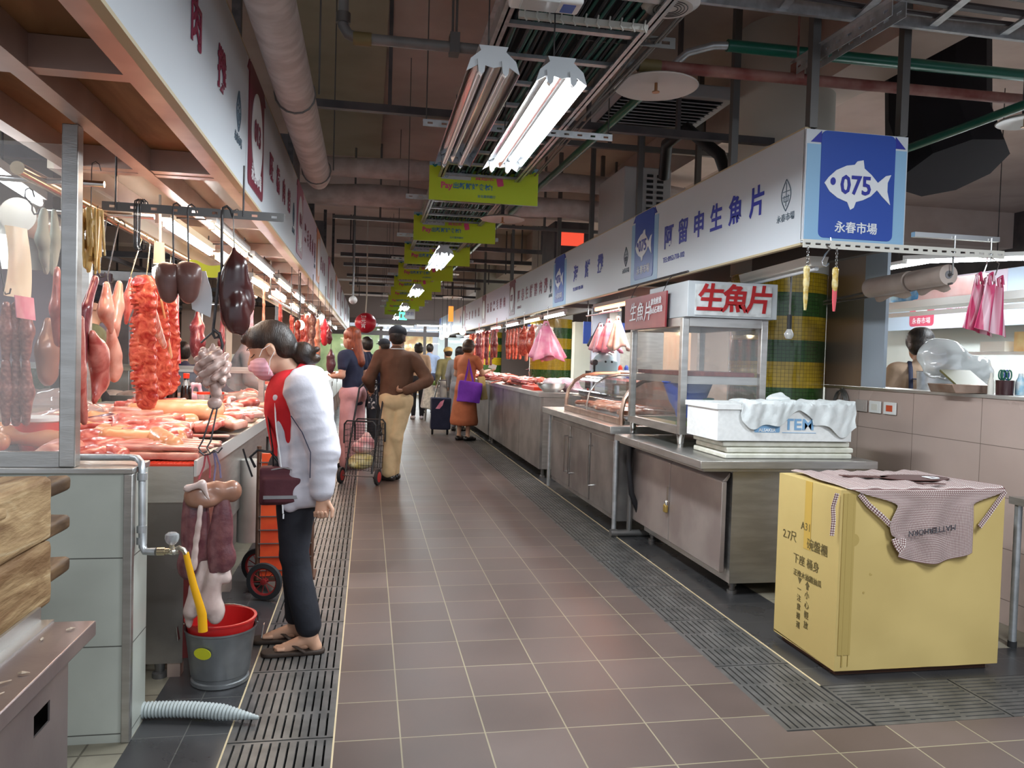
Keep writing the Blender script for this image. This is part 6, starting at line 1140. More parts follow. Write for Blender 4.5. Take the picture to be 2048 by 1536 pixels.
# air conditioner cassette and unit
t = T('ceiling_air_conditioner', 'grey ceiling cassette with dark louvres above the 075 board', 'air conditioner', (2.3, 5.9, 3.0)); c = PY(1330, 225, 5.9); 
g = G(); g.bx(c.x-.52, c.x+.40, 5.5, 6.35, c.z, c.z+.10); ob('cassette_frame', g, mat('ac_grey', (.42, .42, .43), rough=.5), t, bev=.01); g = G(); g.bx(c.x-.45, c.x+.33, 5.56, 6.28, c.z-.004, c.z); ob('dark_inlet', g, 'black', t)
for i in range(9): y = 5.6+.075*i; g = G(); g.box((c.x-.06, y, c.z-.008), (.78, .05, .006), Matrix.Rotation(.5, 3, 'X')); ob('louvre', g, 'ac_grey', t)
t = T('condenser_unit', 'grey condenser box with a pierced end standing on the 076 sign box', 'air conditioner', (2.5, 7.2, 2.6)); g = G(); g.bx(2.28, 2.74, 6.9, 7.7, 2.6, 3.15); ob('unit_case', g, 'ac_grey', t, bev=.01)
g = G()
for i in range(9):
    for j in range(3): g.bx(2.40+j*.10, 2.46+j*.10, 6.892, 6.899, 2.66+i*.05, 2.685+i*.05)
ob('vent_slot', g, 'black', t); g = G(); g.tube([(2.55, 6.6, 3.0), (2.45, 6.3, 3.2), (2.5, 6.0, 3.25), (2.7, 5.8, 3.0), (2.75, 5.7, 2.75)], .05, 12); ob('black_duct', g, 'black', None, label='black loop of hose behind the 075 board', cat='hose')
t = T('vent_box', 'brown louvred vent box with a red display beyond the 076 board', 'vent', (2.4, 10, 2.6)); g = G(); g.bx(2.28, 2.74, 9.6, 10.3, 2.6, 3.1); ob('case', g, 'dark_pipe', t); g = G(); g.bx(2.36, 2.66, 9.592, 9.6, 2.8, 3.0); ob('display', g, emi('red_led', (1, .1, .05), .8, (.1, .02, .02)), t)
for i, y in enumerate((6.9, 8.9, 11.2)): g = G(); g.bx(-.90, -.66, y, y+.55, 2.181, 3.2); ob('vent_box', g, 'dark_pipe', None, label='dark vent box on top of the butcher boards, %s from the camera' % ['first', 'second', 'third'][i], cat='vent', group='vent boxes above the butcher boards')
pipe('black_duct', [(3.87, 4.9, 3.84), (3.87, 4.85, 3.1), (3.9, 4.7, 2.72)], .34, mat('duct_black', (.02, .018, .021), rough=.85, spec=.2), 'big black duct bulging down at the right edge', n=9)
# discs
def disc(px, py, y, rad, label, stem=.3, brass=False):
    p = PY(px, py, y); t = T('ceiling_disc', label, 'sprinkler', tuple(p), 'pale discs on stems'); g = G(); g.lathe(tuple(p), [(0, .035), (rad*.4, .03), (rad*.9, .008), (rad, -.004), (rad*.97, -.008), (rad*.4, .012), (0, .016)], 36); ob('saucer', g, mat('saucer', (.55, .52, .49), rough=.35) if 'saucer' not in MATS else 'saucer', t); g = G(); g.cyl((p.x, p.y, p.z+.03), (p.x, p.y, p.z+stem), .016); ob('stem', g, 'dark_pipe', t)
    g = G(); g.cyl((p.x, p.y, p.z-.03), (p.x, p.y, p.z+.02), .008); g.cyl((p.x, p.y, p.z-.035), (p.x, p.y, p.z-.03), .02); ob('sprinkler_head', g, mat('old_brass', (.38, .20, .10), rough=.4, metal=.8) if 'old_brass' not in MATS else 'old_brass', t); return t
disc(1312, 172, 4.0, .225, 'large pale disc with a brass sprinkler under the red pipe joint', .10); disc(1005, 438, 7.0, .20, 'pale disc on a stem between the first and second banner'); disc(2050, 243, 3.9, .15, 'pale disc cut by the right picture edge'); disc(905, 594, 15.5, .2, 'small distant pale disc right of the far banners'); disc(895, 548, 13, .2, 'distant pale disc beside the fourth banner')
p = PY(1341, 8, 3.0); t = T('ceiling_speaker', 'round white ceiling speaker at the top edge of the view', 'speaker', tuple(p)); g = G(); g.lathe((p.x, p.y, p.z-.02), [(0, 0), (.09, .0), (.118, .02), (.12, .06), (.10, .075)], 32); ob('shell', g, 'saucer', t); g = G()
for k in range(4): g.tube([(p.x+(.03+.013*k)*math.cos(a), p.y+(.03+.013*k)*math.sin(a), p.z-.021) for a in [2*pi*i/24 for i in range(24)]], .0018, 4, close=True)
g.cyl((p.x, p.y, p.z+.05), (p.x, p.y, p.z+.3), .012); ob('slot_ring', g, 'black', t)
p = PY(1092, 4, 2.65); t = T('emergency_lamp', 'white oval emergency lamp with a ribbed lens at the top edge', 'lamp', tuple(p)); ob('lamp_shell', sdf([('b', (p.x, p.y, p.z+.04), (.125, .05, .055), None, .01)], .005, .01), 'white_plastic', t); g = G(); g.bx(p.x-.09, p.x+.04, p.y-.055, p.y+.03, p.z-.022, p.z-.012); ob('ribbed_lens', g, mat('lens', (.55, .56, .55), rough=.2, coat=.5), t, bev=.003); g = G(); g.bx(p.x+.055, p.x+.10, p.y-.03, p.y+.03, p.z-.0165, p.z-.014); ob('blue_label', g, 'flag_blue', t); g = G(); g.cyl((p.x, p.y, p.z+.09), (p.x, p.y, p.z+.3), .01); ob('stem', g, 'rail_grey', t)
# lantern, exit sign, small signs, camera
p = PY(731, 646, 12); t = T('red_lantern', 'round red festival lantern with white characters hanging over the aisle', 'lantern', tuple(p)); g = G(); g.ell(tuple(p), (.16, .16, .155), n=28, m=16); ob('lantern_ball', g, mat('lantern_red', (.52, .012, .03), rough=.35), t)
for i, ch in enumerate('元宵'): text(ch, .075, (p.x-.03, p.y-.163, p.z+.02-.075*i), (1, 0, 0), (0, 0, 1), 'print_white', t)
text('2/19', .045, (p.x-.03, p.y-.158, p.z+.085), (1, 0, 0), (0, 0, 1), 'print_white', t); g = G(); g.tube([(p.x, p.y, p.z+.15), (p.x+.01, p.y, p.z+.4), (p.x, p.y, 3.84)], .012, 6); ob('hanging_cord', g, 'cream_paint', t)
p = PY(806, 632, 20); g = G(); g.bx(p.x-.10, p.x+.10, p.y, p.y+.04, p.z-.10, p.z+.10); t = T('exit_sign', 'glowing green exit sign over the far aisle', 'sign', tuple(p)); ob('sign_case', g, emi('exit_green', (.15, .95, .6), 1.4, (.1, .5, .3)), t); g = G(); g.bx(p.x-.02, p.x+.02, p.y, p.y+.03, p.z+.1, 3.84); ob('stem', g, 'rail_grey', t)
g = G(); g.bx(p.x-.07, p.x-.02, p.y-.004, p.y, p.z-.05, p.z+.05); g.bx(p.x+.02, p.x+.07, p.y-.004, p.y, p.z-.03, p.z+.03); ob('running_figure', g, 'print_white', t)
p = PY(820, 628, 19); t = T('notice_board', 'small white notice with dark characters beside the green exit sign', 'sign', tuple(p)); g = G(); g.bx(p.x-.12, p.x+.12, p.y, p.y+.01, p.z-.12, p.z+.12); ob('panel', g, 'sign_white', t); text('禁菸', .10, (p.x, p.y-.004, p.z), (1, 0, 0), (0, 0, 1), 'navy_ink', t); g = G(); g.cyl((p.x, p.y, p.z+.12), (p.x, p.y, 3.84), .008); ob('stem', g, 'rail_grey', t)
for i, (px, py, y) in enumerate(((1228, 690, 8), (1000, 640, 12), )): pass
p = PY(706, 600, 9.5); t = T('security_camera', 'small camera hanging beside the red lantern', 'camera', tuple(p)); g = G(); g.ell(tuple(p), (.05, .07, .05)); ob('camera_body', g, 'saucer', t); g = G(); g.cyl((p.x, p.y, p.z+.04), (p.x, p.y, 3.84), .012); ob('stem', g, 'rail_grey', t)
p = PY(902, 632, 20); t = T('red_light_box', 'small orange and red lit box at the far end by the blue boards', 'sign', tuple(p)); g = G(); g.bx(p.x-.06, p.x+.06, p.y, p.y+.1, p.z-.14, p.z+.25); ob('light_box', g, emi('orange_led', (1, .3, .05), 1.2, (.6, .2, .05)), t); g = G(); g.cyl((p.x, p.y+.05, p.z+.25), (p.x, p.y+.05, 3.84), .008); ob('stem', g, 'rail_grey', t)
# ------------------------------------------------------------------ people
mat('skin', (.52, .29, .19), (.60, .36, .25), rough=.5, ns=9); mat('skin_warm', (.58, .32, .22), rough=.5); mat('skin_tan', (.40, .21, .13), rough=.5)
mat('hair_black', (.008, .007, .007), (.03, .02, .015), rough=.38, ns=20, st=(4, 1, 1), bump=.3, bs=60); mat('hair_brown', (.03, .014, .008), (.12, .06, .02), rough=.4, ns=7, st=(1, 1, 4), bump=.4, bs=60); mat('hair_red', (.16, .03, .012), (.30, .07, .025), rough=.4, ns=14, st=(3, 3, .6), bump=.3, bs=40)
mat('hair_dark', (.006, .005, .005), (.035, .018, .010), rough=.48, ns=5, st=(1, 3, 1), bump=.3, bs=70)
def fabric(name, c, c2=None, rough=.8, **k): return mat(name, c, c2 or tuple(min(1, v*1.18+.004) for v in c), rough=rough, ns=k.pop('ns', 6), bump=.25, bs=k.pop('bs', 26), **k)
for nm, c in (('f_white', (.50, .49, .545)), ('f_red', (.46, .006, .012)), ('f_black', (.010, .011, .017)), ('f_brown', (.095, .042, .022)), ('f_khaki', (.56, .42, .24)), ('f_navy', (.014, .018, .045)), ('f_pink', (.60, .33, .34)), ('f_orange', (.44, .13, .055)), ('f_grey', (.22, .22, .23)), ('f_beige', (.42, .29, .20)), ('f_blue', (.26, .36, .58)), ('f_olive', (.13, .13, .07)), ('f_maroon', (.075, .018, .026)), ('f_purple', (.16, .03, .40)), ('f_tan', (.50, .36, .14))): fabric(nm, c)
mat('shoe_black', (.012, .010, .010), rough=.3, coat=.3); mat('sandal', (.035, .022, .016), rough=.7)
def person(name, label, loc, rz, H, P, top='f_black', bottom='f_black', skin='skin', hair='hair_black', shoe='shoe_black', vox=.009, cap=None, sleeves=1.0, skirt=None, hairstyle='short', fit=1.0):
    """P: pose in fractions of height, +y forward, +x the figure's right"""
    t = T(name, label, 'person', loc, world=False, rz=rz)
    v = lambda a: np.array(a, float)*H
    lean = P.get('lean', 0); hip = v((0, P.get('hy', 0), .52)); R = Rx(-lean)
    def U(a): return hip+R @ (v(a)-v((0, 0, .52)))
    sz = P.get('shz', .80); sh = {s: U((s*.108, 0+P.get('sy', 0), sz)) for s in (-1, 1)}
    nb = U((0, .0, .835)); hc = U((0, .0, .925))+v(P.get('head', (0, .01, 0))); HR = Rz(P.get('hyaw', 0)) @ Rx(-lean-P.get('nod', 0))
    def HP(a): return hc+HR @ v(a)*P.get('hs', 1)
    h = lambda a: float(a)*H
    arms = {s: P['arms'][s] for s in (-1, 1)}; legs = {s: P['legs'][s] for s in (-1, 1)}
    EL = {s: (U(arms[s][0]) if arms[s][0][2] < 5 else None) for s in (-1, 1)}; WR = {s: U(arms[s][1]) for s in (-1, 1)}
    KN = {s: v(legs[s][0]) for s in (-1, 1)}; AN = {s: v(legs[s][1]) for s in (-1, 1)}; TO = {s: legs[s][2] for s in (-1, 1)}
    HJ = {s: v((s*.052, P.get('hy', 0), .50)) for s in (-1, 1)}
    flY = (tuple(R @ np.array([0, 1., 0])), 1.42)
    def limb(a, b, r1, r2): return ('c', tuple(a), tuple(b), h(r1), h(r2))
    body = [('e', tuple(HP((0, -.004, .012))), (h(.048), h(.060), h(.058)), HR), ('e', tuple(HP((0, .020, -.026))), (h(.041), h(.040), h(.045)), HR), limb(HP((0, .052, -.005)), HP((0, .060, -.020)), .006, .009), ('e', tuple(HP((0, .046, -.042))), (h(.018), h(.012), h(.006)), HR), ('e', tuple(HP((0, .042, -.058))), (h(.017), h(.014), h(.012)), HR), ('-e', tuple(HP((.019, .062, .002))), (h(.012), h(.010), h(.008)), HR), ('-e', tuple(HP((-.019, .062, .002))), (h(.012), h(.010), h(.008)), HR)]
    for s in (-1, 1): body += [('e', tuple(HP((s*.049, -.006, -.008))), (h(.007), h(.013), h(.019)), HR), ('-e', tuple(HP((s*.056, -.002, -.006))), (h(.005), h(.006), h(.010)), HR)]
    body += [limb(U((0, -.008, sz+.02)), HP((0, -.014, -.04)), .036, .032), limb(sh[-1]*.8+sh[1]*.2, sh[1]*.8+sh[-1]*.2, .038, .038), ('c', tuple(U((0, 0, .60))), tuple(U((0, 0, sz-.05))), h(.072), h(.078), flY), ('c', tuple(v((-.03, P.get('hy', 0), .51))), tuple(v((.03, P.get('hy', 0), .51))), h(.062), h(.062))]
    for s in (-1, 1):
        body += [limb(sh[s], EL[s], .030, .024), limb(EL[s], WR[s], .024, .0155)]
        hd = np.array(arms[s][2], float); hd = (R @ hd)/np.linalg.norm(hd); w = WR[s]; side = np.cross(hd, R @ np.array(arms[s][3] if len(arms[s]) > 3 else (0, 0, 1.))); side = side/(np.linalg.norm(side)+1e-9); nn_ = np.cross(side, hd); curl = P.get('curl', .5)
        pm = w+hd*h(.034); body.append(('c', tuple(w+hd*h(.01)), tuple(w+hd*h(.045)), h(.016), h(.020), (tuple(nn_), 1.7)))
        for i, (o, L) in enumerate(((-.0155, .030), (-.0052, .036), (.0052, .034), (.0150, .027))):
            k0 = w+hd*h(.050)+side*h(o); k1 = k0+(hd*math.cos(curl)+nn_*math.sin(curl))*h(L*.5); k2 = k1+(hd*math.cos(curl*2.3)+nn_*math.sin(curl*2.3))*h(L*.5)
            body += [('c', tuple(k0), tuple(k1), h(.0056), h(.0050), None, .004), ('c', tuple(k1), tuple(k2), h(.0050), h(.0042), None, .004)]
        th0 = w+hd*h(.018)+side*h(.015)*(1 if s > 0 else -1); th1 = th0+hd*h(.022)+side*h(.016)*(1 if s > 0 else -1)+nn_*h(.008); body += [('c', tuple(th0), tuple(th1), h(.0075), h(.0062), None, .006), ('c', tuple(th1), tuple(th1+hd*h(.018)+nn_*h(.006)), h(.0060), h(.0050), None, .004)]
        body += [limb(HJ[s], KN[s], .040, .030), limb(KN[s], AN[s], .031, .019)]
        a = AN[s]; tv = np.array([math.sin(TO[s]), math.cos(TO[s]), 0]); body += [limb(a+[0, 0, -h(.012)], a+tv*h(.085)+[0, 0, -a[2]+h(.013)], .020, .014), limb(a-tv*h(.018)+[0, 0, -a[2]+h(.018)], a+[0, 0, 0], .018, .018)]
    bodyo = ob('body', sdf(body, vox, .018), skin, t)
    f = fit; wr = P.get('wr', 1)
    fold = lambda P_: (np.abs(wob(P_*np.array([1, 1, .55], np.float32), 17, len(label)))*.011-.003+np.abs(wob(P_, 42, 3))*.004)*wr
    shirt = [('c', tuple(U((0, 0, P.get('hem', .545)))), tuple(U((0, 0, .62))), h(.096*f), h(.090*f), flY), ('c', tuple(U((0, 0, .60))), tuple(U((0, P.get('chest', 0), sz-.045))), h(.090*f), h(.099*f), flY), limb(sh[-1]*.86+sh[1]*.14, sh[1]*.86+sh[-1]*.14, .046*f, .046*f), limb(U((0, -.012, sz)), U((0, -.010, sz+.045)), .050, .040)]
    hz = U((0, 0, P.get('hem', .545)))[2]; shirt.append(('-b', (0, 0, hz-h(.050)-.3), (.6, .6, .3)))
    for s in (-1, 1):
        e = sh[s]+(EL[s]-sh[s])*min(1, sleeves*2); shirt.append(limb(sh[s], e, .042*f, .036*f))
        if sleeves > .5: shirt.append(limb(EL[s], EL[s]+(WR[s]-EL[s])*min(1, (sleeves-.5)*2), .036*f, .026*f))
    shirt.append(('-c', tuple(U((0, .01, sz+.062))), tuple(HP((0, 0, -.03))), h(.036), h(.036)))
    ob('top', sdf(shirt, vox, .02, post=fold), top, t)
    if bottom:
        pants = [('c', tuple(v((-.028, P.get('hy', 0), .525))), tuple(v((.028, P.get('hy', 0), .525))), h(.082*P.get('hipw', 1)), h(.082*P.get('hipw', 1))), ('c', tuple(v((0, P.get('hy', 0), .53))), tuple(v((0, P.get('hy', 0), .575))), h(.082), h(.080), flY)]
        for s in (-1, 1):
            cuff = P.get('cuff', .95); pants += [limb(HJ[s], KN[s], .057*P.get('hipw', 1), P.get('kw', .041)), limb(KN[s], KN[s]+(AN[s]-KN[s])*cuff, P.get('kw', .040), P.get('cw', .030))]
        ob('trousers', sdf(pants, vox, .012, post=fold), bottom, t)
    if skirt: ob('skirt', sdf(skirt(H, U), vox, .03, post=fold), P.get('skirt_m', top), t)
    for s in (-1, 1):
        if shoe in ('shoe_black', 'f_white', 'f_navy'):
            a = AN[s].copy(); tv = np.array([math.sin(TO[s]), math.cos(TO[s]), 0]); a[2] = 0
            sm = sdf([limb(a-tv*h(.025)+[0, 0, h(.020)], a+tv*h(.055)+[0, 0, h(.019)], .026, .026), limb(a+tv*h(.04)+[0, 0, h(.016)], a+tv*h(.098)+[0, 0, h(.012)], .026, .017), ('-b', tuple(a+[0, 0, -h(.05)]), (h(.2), h(.2), h(.05)))], max(vox*.8, .006), .012); ob('shoe', sm, shoe, t)
    hp = []
    if hairstyle == 'short': hp = [('e', tuple(HP((0, -.012, .020))), (h(.054), h(.064), h(.060)), HR), ('e', tuple(HP((0, -.030, -.005))), (h(.047), h(.040), h(.045)), HR), ('-e', tuple(HP((0, .062, -.022))), (h(.048), h(.050), h(.048)), HR)]
    if hairstyle == 'bob': hp = [('e', tuple(HP((0, -.014, .018))), (h(.060), h(.068), h(.064)), HR), ('e', tuple(HP((0, -.026, -.022))), (h(.058), h(.050), h(.046)), HR), ('-e', tuple(HP((0, .068, -.026))), (h(.045), h(.052), h(.050)), HR)]
    if hairstyle == 'long': hp = [('e', tuple(HP((0, -.012, .020))), (h(.056), h(.066), h(.062)), HR), ('c', tuple(HP((0, -.030, .0))), tuple(HP((.01, -.055, -.17))), h(.052), h(.045), ((0, 1, 0), 1.3)), ('c', tuple(HP((-.03, -.02, -.03))), tuple(HP((-.045, .0, -.16))), h(.028), h(.018)), ('c', tuple(HP((.03, -.02, -.03))), tuple(HP((.05, -.02, -.16))), h(.028), h(.018)), ('-e', tuple(HP((0, .066, -.022))), (h(.044), h(.050), h(.052)), HR)]
    if hairstyle == 'bun': hp = [('e', tuple(HP((0, -.008, .024))), (h(.053), h(.066), h(.055)), HR), ('e', tuple(HP((0, -.034, .000))), (h(.050), h(.042), h(.052)), HR), ('e', tuple(HP((0, -.074, -.044))), (h(.034), h(.033), h(.036)), HR), ('e', tuple(HP((0.01, -.094, -.066))), (h(.018), h(.020), h(.016)), HR), ('e', tuple(HP((-.01, -.104, -.046))), (h(.012), h(.016), h(.010)), HR), ('c', tuple(HP((0, .030, .050))), tuple(HP((0, .050, .042))), h(.022), h(.012)), ('-e', tuple(HP((0, .054, -.030))), (h(.075), h(.060), h(.056)), HR), ('-e', tuple(HP((-.06, -.002, -.022))), (h(.03), h(.022), h(.036)), HR), ('-e', tuple(HP((.06, -.002, -.022))), (h(.03), h(.022), h(.036)), HR)]
    if hp: ob('hair', sdf(hp, max(.005, vox*.7), .014, post=lambda P_: wob(P_, 90, 4)*.002), hair, t)
    if cap:
        ob('cap', sdf([('e', tuple(HP((0, -.006, .034))), (h(.060), h(.070), h(.050)), HR), ('c', tuple(HP((-.03, .05, .030))), tuple(HP((.03, .05, .030))), h(.012), h(.012)), ('e', tuple(HP((0, .075, .030))), (h(.046), h(.042), h(.006)), HR), ('-b', tuple(HP((0, 0, -.035))), (h(.09), h(.06), h(.045)), HR, .004)], .007, .01), cap, t)
    if P.get('eyes', 1):
        for s in (-1, 1):
            g = G(); g.ell(tuple(HP((s*.019, .0445, .002))), h(.0065)); e = ob('eye', g, 'print_white' if True else '', t); g = G(); g.ell(tuple(HP((s*.019, .0490, .002))), h(.0032)); ob('iris', g, 'black', e)
        g = G(); g.tube([tuple(HP((-.014, .0585, -.043))), tuple(HP((0, .0605, -.044))), tuple(HP((.014, .0585, -.043)))], h(.0028), 6); ob('lips', g, mat('lip', (.38, .12, .10), rough=.4) if 'lip' not in MATS else 'lip', t)
    t['_H'] = H; return t, HP, U, v
ST = {-1: ((-.055, .005, .28), (-.055, -.01, .045), -.12), 1: ((.055, .005, .28), (.055, -.01, .045), .12)}
DN = {-1: ((-.135, -.015, .65), (-.14, .02, .53), (0, .1, -1), (-1, 0, 0)), 1: ((.135, -.015, .65), (.14, .02, .53), (0, .1, -1), (1, 0, 0))}
# the woman at the near counter: profile, head bowed to the meat
WH = 1.53
wx, wy = -.285, 3.61
t, HP, U, v = person('person', 'woman in a white jacket, red shirt and pink face mask at the near meat counter', (wx, wy, 0), pi/2, WH,
    dict(eyes=0, lean=.07, nod=.34, shz=.765, sy=-.028, head=(0, .062, -.040), hs=1.12, hy=.008, hem=.50, wr=1.1, curl=1.1, cuff=.88, cw=.038, chest=.012, hipw=1.12,
         arms={-1: ((-.140, -.085, .600), (-.150, -.072, .475), (0, .05, -1), (-1, .2, 0)), 1: ((.14, -.03, .60), (.13, .02, .49), (0, .3, -1), (1, 0, 0))},
         legs={-1: ((-.060, .012, .29), (-.058, -.035, .055), -.05), 1: ((.050, .020, .29), (.040, .010, .055), .05)}),
    top='f_red', bottom='f_black', hair='hair_dark', shoe='none', vox=.0055, sleeves=.2, hairstyle='bun', fit=1.14)
wt = t
def wob_(P_): return np.abs(wob(P_*np.array([1, 1, .6], np.float32), 19, 3))*.020-.006+np.abs(wob(P_*np.array([1, 1, 1.5], np.float32), 42, 5))*.007
h_ = lambda a: a*WH
sL, eL, wL = U((-.112, -.036, .765)), U((-.140, -.085, .600)), U((-.150, -.072, .475)); sR, eR, wR_ = U((.112, -.036, .765)), U((.14, -.03, .60)), U((.13, .02, .49))
jk = [('c', tuple(U((-.095, -.034, .768))), tuple(U((-.04, -.046, .800))), h_(.048), h_(.036)), ('c', tuple(U((.095, -.034, .768))), tuple(U((.04, -.046, .800))), h_(.048), h_(.036)), ('c', tuple(U((-.040, -.020, .745))), tuple(U((-.05, -.022, .57))), h_(.084), h_(.082)), ('c', tuple(U((.040, -.020, .745))), tuple(U((.05, -.022, .57))), h_(.084), h_(.082)), ('c', tuple(U((-.05, -.022, .57))), tuple(U((-.06, -.015, .48))), h_(.080), h_(.078)), ('c', tuple(U((.05, -.022, .57))), tuple(U((.06, -.015, .48))), h_(.080), h_(.078)),
      ('-b', tuple(U((0, .112, .62))), (h_(.2), h_(.10), h_(.28)), Rx(-.02)), ('-b', tuple(U((0, 0, .38))), (h_(.2), h_(.2), h_(.055))),
      ('c', tuple(sL), tuple(eL), h_(.060), h_(.044)), ('c', tuple(eL), tuple(wL*.88+eL*.12), h_(.041), h_(.033)), ('c', tuple(sR), tuple(eR), h_(.060), h_(.044)), ('c', tuple(eR), tuple(wR_*.88+eR*.12), h_(.041), h_(.033)),
      ('c', tuple(U((-.055, -.058, .797))), tuple(U((.055, -.058, .797))), h_(.026), h_(.026)), ('c', tuple(U((-.058, -.052, .803))), tuple(U((-.085, .035, .745))), h_(.024), h_(.018)), ('c', tuple(U((.058, -.052, .803))), tuple(U((.085, .035, .745))), h_(.024), h_(.018)), ('c', tuple(U((-.085, .035, .745))), tuple(U((-.105, .022, .445))), h_(.014), h_(.018)), ('c', tuple(U((.085, .035, .745))), tuple(U((.105, .022, .46))), h_(.014), h_(.018)),
      ('-c', tuple(U((0, .010, .86))), tuple(U((0, .005, .77))), h_(.046), h_(.046))]
ob('white_jacket', sdf(jk, .0055, .022, post=wob_), 'f_white', t)
g = G(); a0, a1 = U((-.100, .046, .735)), U((-.122, .036, .425)); g.tube([tuple(a0*(1-k/8)+a1*k/8+np.array([0, .004*math.sin(k), 0])) for k in range(9)], .0035, 6); g.box(tuple(a1+np.array([0, .002, -.012])), (.006, .006, .02)); ob('zip_edge', g, 'print_white', t)
g = G(); g.tube([tuple(U(q)) for q in ((-.150, .0, .70), (-.178, -.03, .655), (-.186, -.05, .60), (-.186, -.045, .53))], .0022, 5); ob('dark_piping', g, 'f_navy', t)
# mask, ear loops
MR = Rx(-.41)
mk = sdf([('e', tuple(HP((0, .026, -.038))), (h_(.048), h_(.041), h_(.044)), MR), ('c', tuple(HP((0, .050, -.016))), tuple(HP((0, .060, -.030))), h_(.012), h_(.012)), ('-b', tuple(HP((0, -.028, -.03))), (h_(.08), h_(.048), h_(.12)), MR), ('-b', tuple(HP((0, .03, .042))), (h_(.09), h_(.09), h_(.050)), MR)], .004, .008, post=lambda P_: np.sin(P_[:, 2]*330)*.0008)
ob('face_mask', mk, mat('mask_pink', (.80, .42, .50), (.86, .54, .60), rough=.7, ns=5), t)
g = G()
for s in (-1, 1): g.tube([tuple(HP((s*.050, .026, -.012))), tuple(HP((s*.052, .012, .002))), tuple(HP((s*.054, -.010, .006)))], .0016, 5); g.tube([tuple(HP((s*.048, .022, -.062))), tuple(HP((s*.053, .005, -.030))), tuple(HP((s*.055, -.014, -.014)))], .0016, 5)
ob('ear_loop', g, 'print_white', t)
g = G()
for s in (-1, 1): g.tube([tuple(HP((s*.030, .038, -.001))), tuple(HP((s*.024, .046, -.005))), tuple(HP((s*.014, .0515, -.005)))], .0022, 5); g.tube([tuple(HP((s*.034, .036, .016))), tuple(HP((s*.024, .048, .019))), tuple(HP((s*.012, .053, .016)))], .0022, 5)
ob('eyelashes', g, 'hair_dark', t)
# waist bag and strap
B0 = U((-.045, .120, .575)); bag = T('waist_bag', 'dark maroon bag with grey trim at the waist of the woman in the white jacket', 'bag', (wx, wy, .85), world=False, rz=pi/2); bag.location = (wx, wy, 0)
ob('bag_body', sdf([('b', (-.150, .065, .765), (.042, .098, .080), Rz(.06), .02), ('b', (-.185, .065, .750), (.028, .080, .055), Rz(.06), .02)], .005, .02, post=lambda P_: wob(P_, 40, 6)*.003), 'f_maroon', bag)
g = G(); g.box((-.2145, .065, .722), (.004, .15, .014), Matrix.Rotation(.06, 3, 'Z')); g.tube([(-.193, -.02, .825), (-.197, .06, .846), (-.188, .14, .83)], .003, 6); ob('grey_trim', g, 'f_grey', bag)
g = G(); g.tube([(-.14, .185, .84), (-.15, .205, .885), (-.145, .175, .915), (-.14, .12, .905), (-.14, .08, .85)], .006, 8); g.tube([(-.15, .195, .80), (-.15, .22, .87), (-.15, .235, .92)], .004, 6); ob('bag_handle', g, 'black', bag)
g = G(); pts = [(-.145, .110, .84), (-.150, .112, .92), (-.128, .128, 1.00), (-.09, .145, 1.07), (-.04, .150, 1.14), (.01, .130, 1.20), (.05, .07, 1.24)]; g.tube(pts, .013, 8, flat=.25); ob('bag_strap', g, 'black', bag)
# flip-flops
for s, q, a in ((-1, (-.058, -.035), -.05), (1, (.040, .010), .05)):
    ax_, ay_ = q[0]*WH, q[1]*WH; tv = np.array([math.sin(a), math.cos(a), 0]); c = np.array([ax_, ay_, 0])
    fo = T('sandal', 'dark thong sandal on the %s foot of the woman in the white jacket' % ('near' if s < 0 else 'far'), 'sandal', (wx, wy, 0), 'sandals of the woman in white', world=False, rz=pi/2)
    ob('sole', sdf([('c', tuple(c-tv*.035+[0, 0, .011]), tuple(c+tv*.165+[0, 0, .011]), .034, .044), ('-b', tuple(c+[0, 0, -.05]), (.4, .4, .05)), ('-b', tuple(c+[0, 0, .071]), (.4, .4, .05))], .005, .006), 'sandal', fo)
    g = G(); pz_ = [tuple(c+tv*.128+[.0, 0, .030]), tuple(c+tv*.095+[0, 0, .052]), tuple(c+tv*.05+[s*.034, 0, .040]), tuple(c+tv*.015+[s*.042, 0, .020])]; g.tube(pz_, .008, 8, flat=.5); pz_ = [tuple(c+tv*.128+[.0, 0, .030]), tuple(c+tv*.095+[0, 0, .052]), tuple(c+tv*.05+[-s*.030, 0, .042]), tuple(c+tv*.02+[-s*.040, 0, .020])]; g.tube(pz_, .008, 8, flat=.5); ob('thong_strap', g, 'sandal', fo)
    ft = [('c', tuple(c+tv*.11+[k*.012-.012*0, 0, .030]), tuple(c+tv*(.150-abs(k-(-1 if s > 0 else 1))*.006)+[k*.0125, 0, .029]), .0085, .0075) for k in (-2, -1, 0, 1, 2)]
    ob('toes', sdf(ft+[('c', tuple(c+tv*.02+[0, 0, .045]), tuple(c+tv*.105+[0, 0, .034]), .026, .020)], .004, .006), 'skin', wt)
# the man in brown, back to us
mp = (.30, 8.42, 0)
t, HP, U, v = person('person', 'man in a black cap, brown sweater and khaki trousers, one hand on his back', mp, -.12, 1.66,
    dict(lean=.03, nod=.0, hy=0, hem=.56, eyes=0, curl=.9, cuff=.97, cw=.045, wr=2.2, kw=.048, arms={-1: ((-.175, -.02, .655), (-.17, .09, .585), (0, 1, -.3), (-1, 0, 0)), 1: ((.205, -.045, .655), (.075, -.115, .585), (-1, -.1, .0), (0, .3, 1))},
         legs={-1: ((-.03, .01, .28), (-.035, -.03, .045), -1.1), 1: ((.01, -.01, .28), (-.01, .04, .045), -1.2)}), top='f_brown', bottom='f_khaki', skin='skin_tan', vox=.009, cap='f_black', hairstyle='short', fit=1.12)
g = G(); g.tube([tuple(U((.045*math.sin(a), -.012-.040*math.cos(a), .852))) for a in [pi*k/8-pi/2 for k in range(9)]], .005, 6); ob('collar_stripe', g, 'print_white', t)
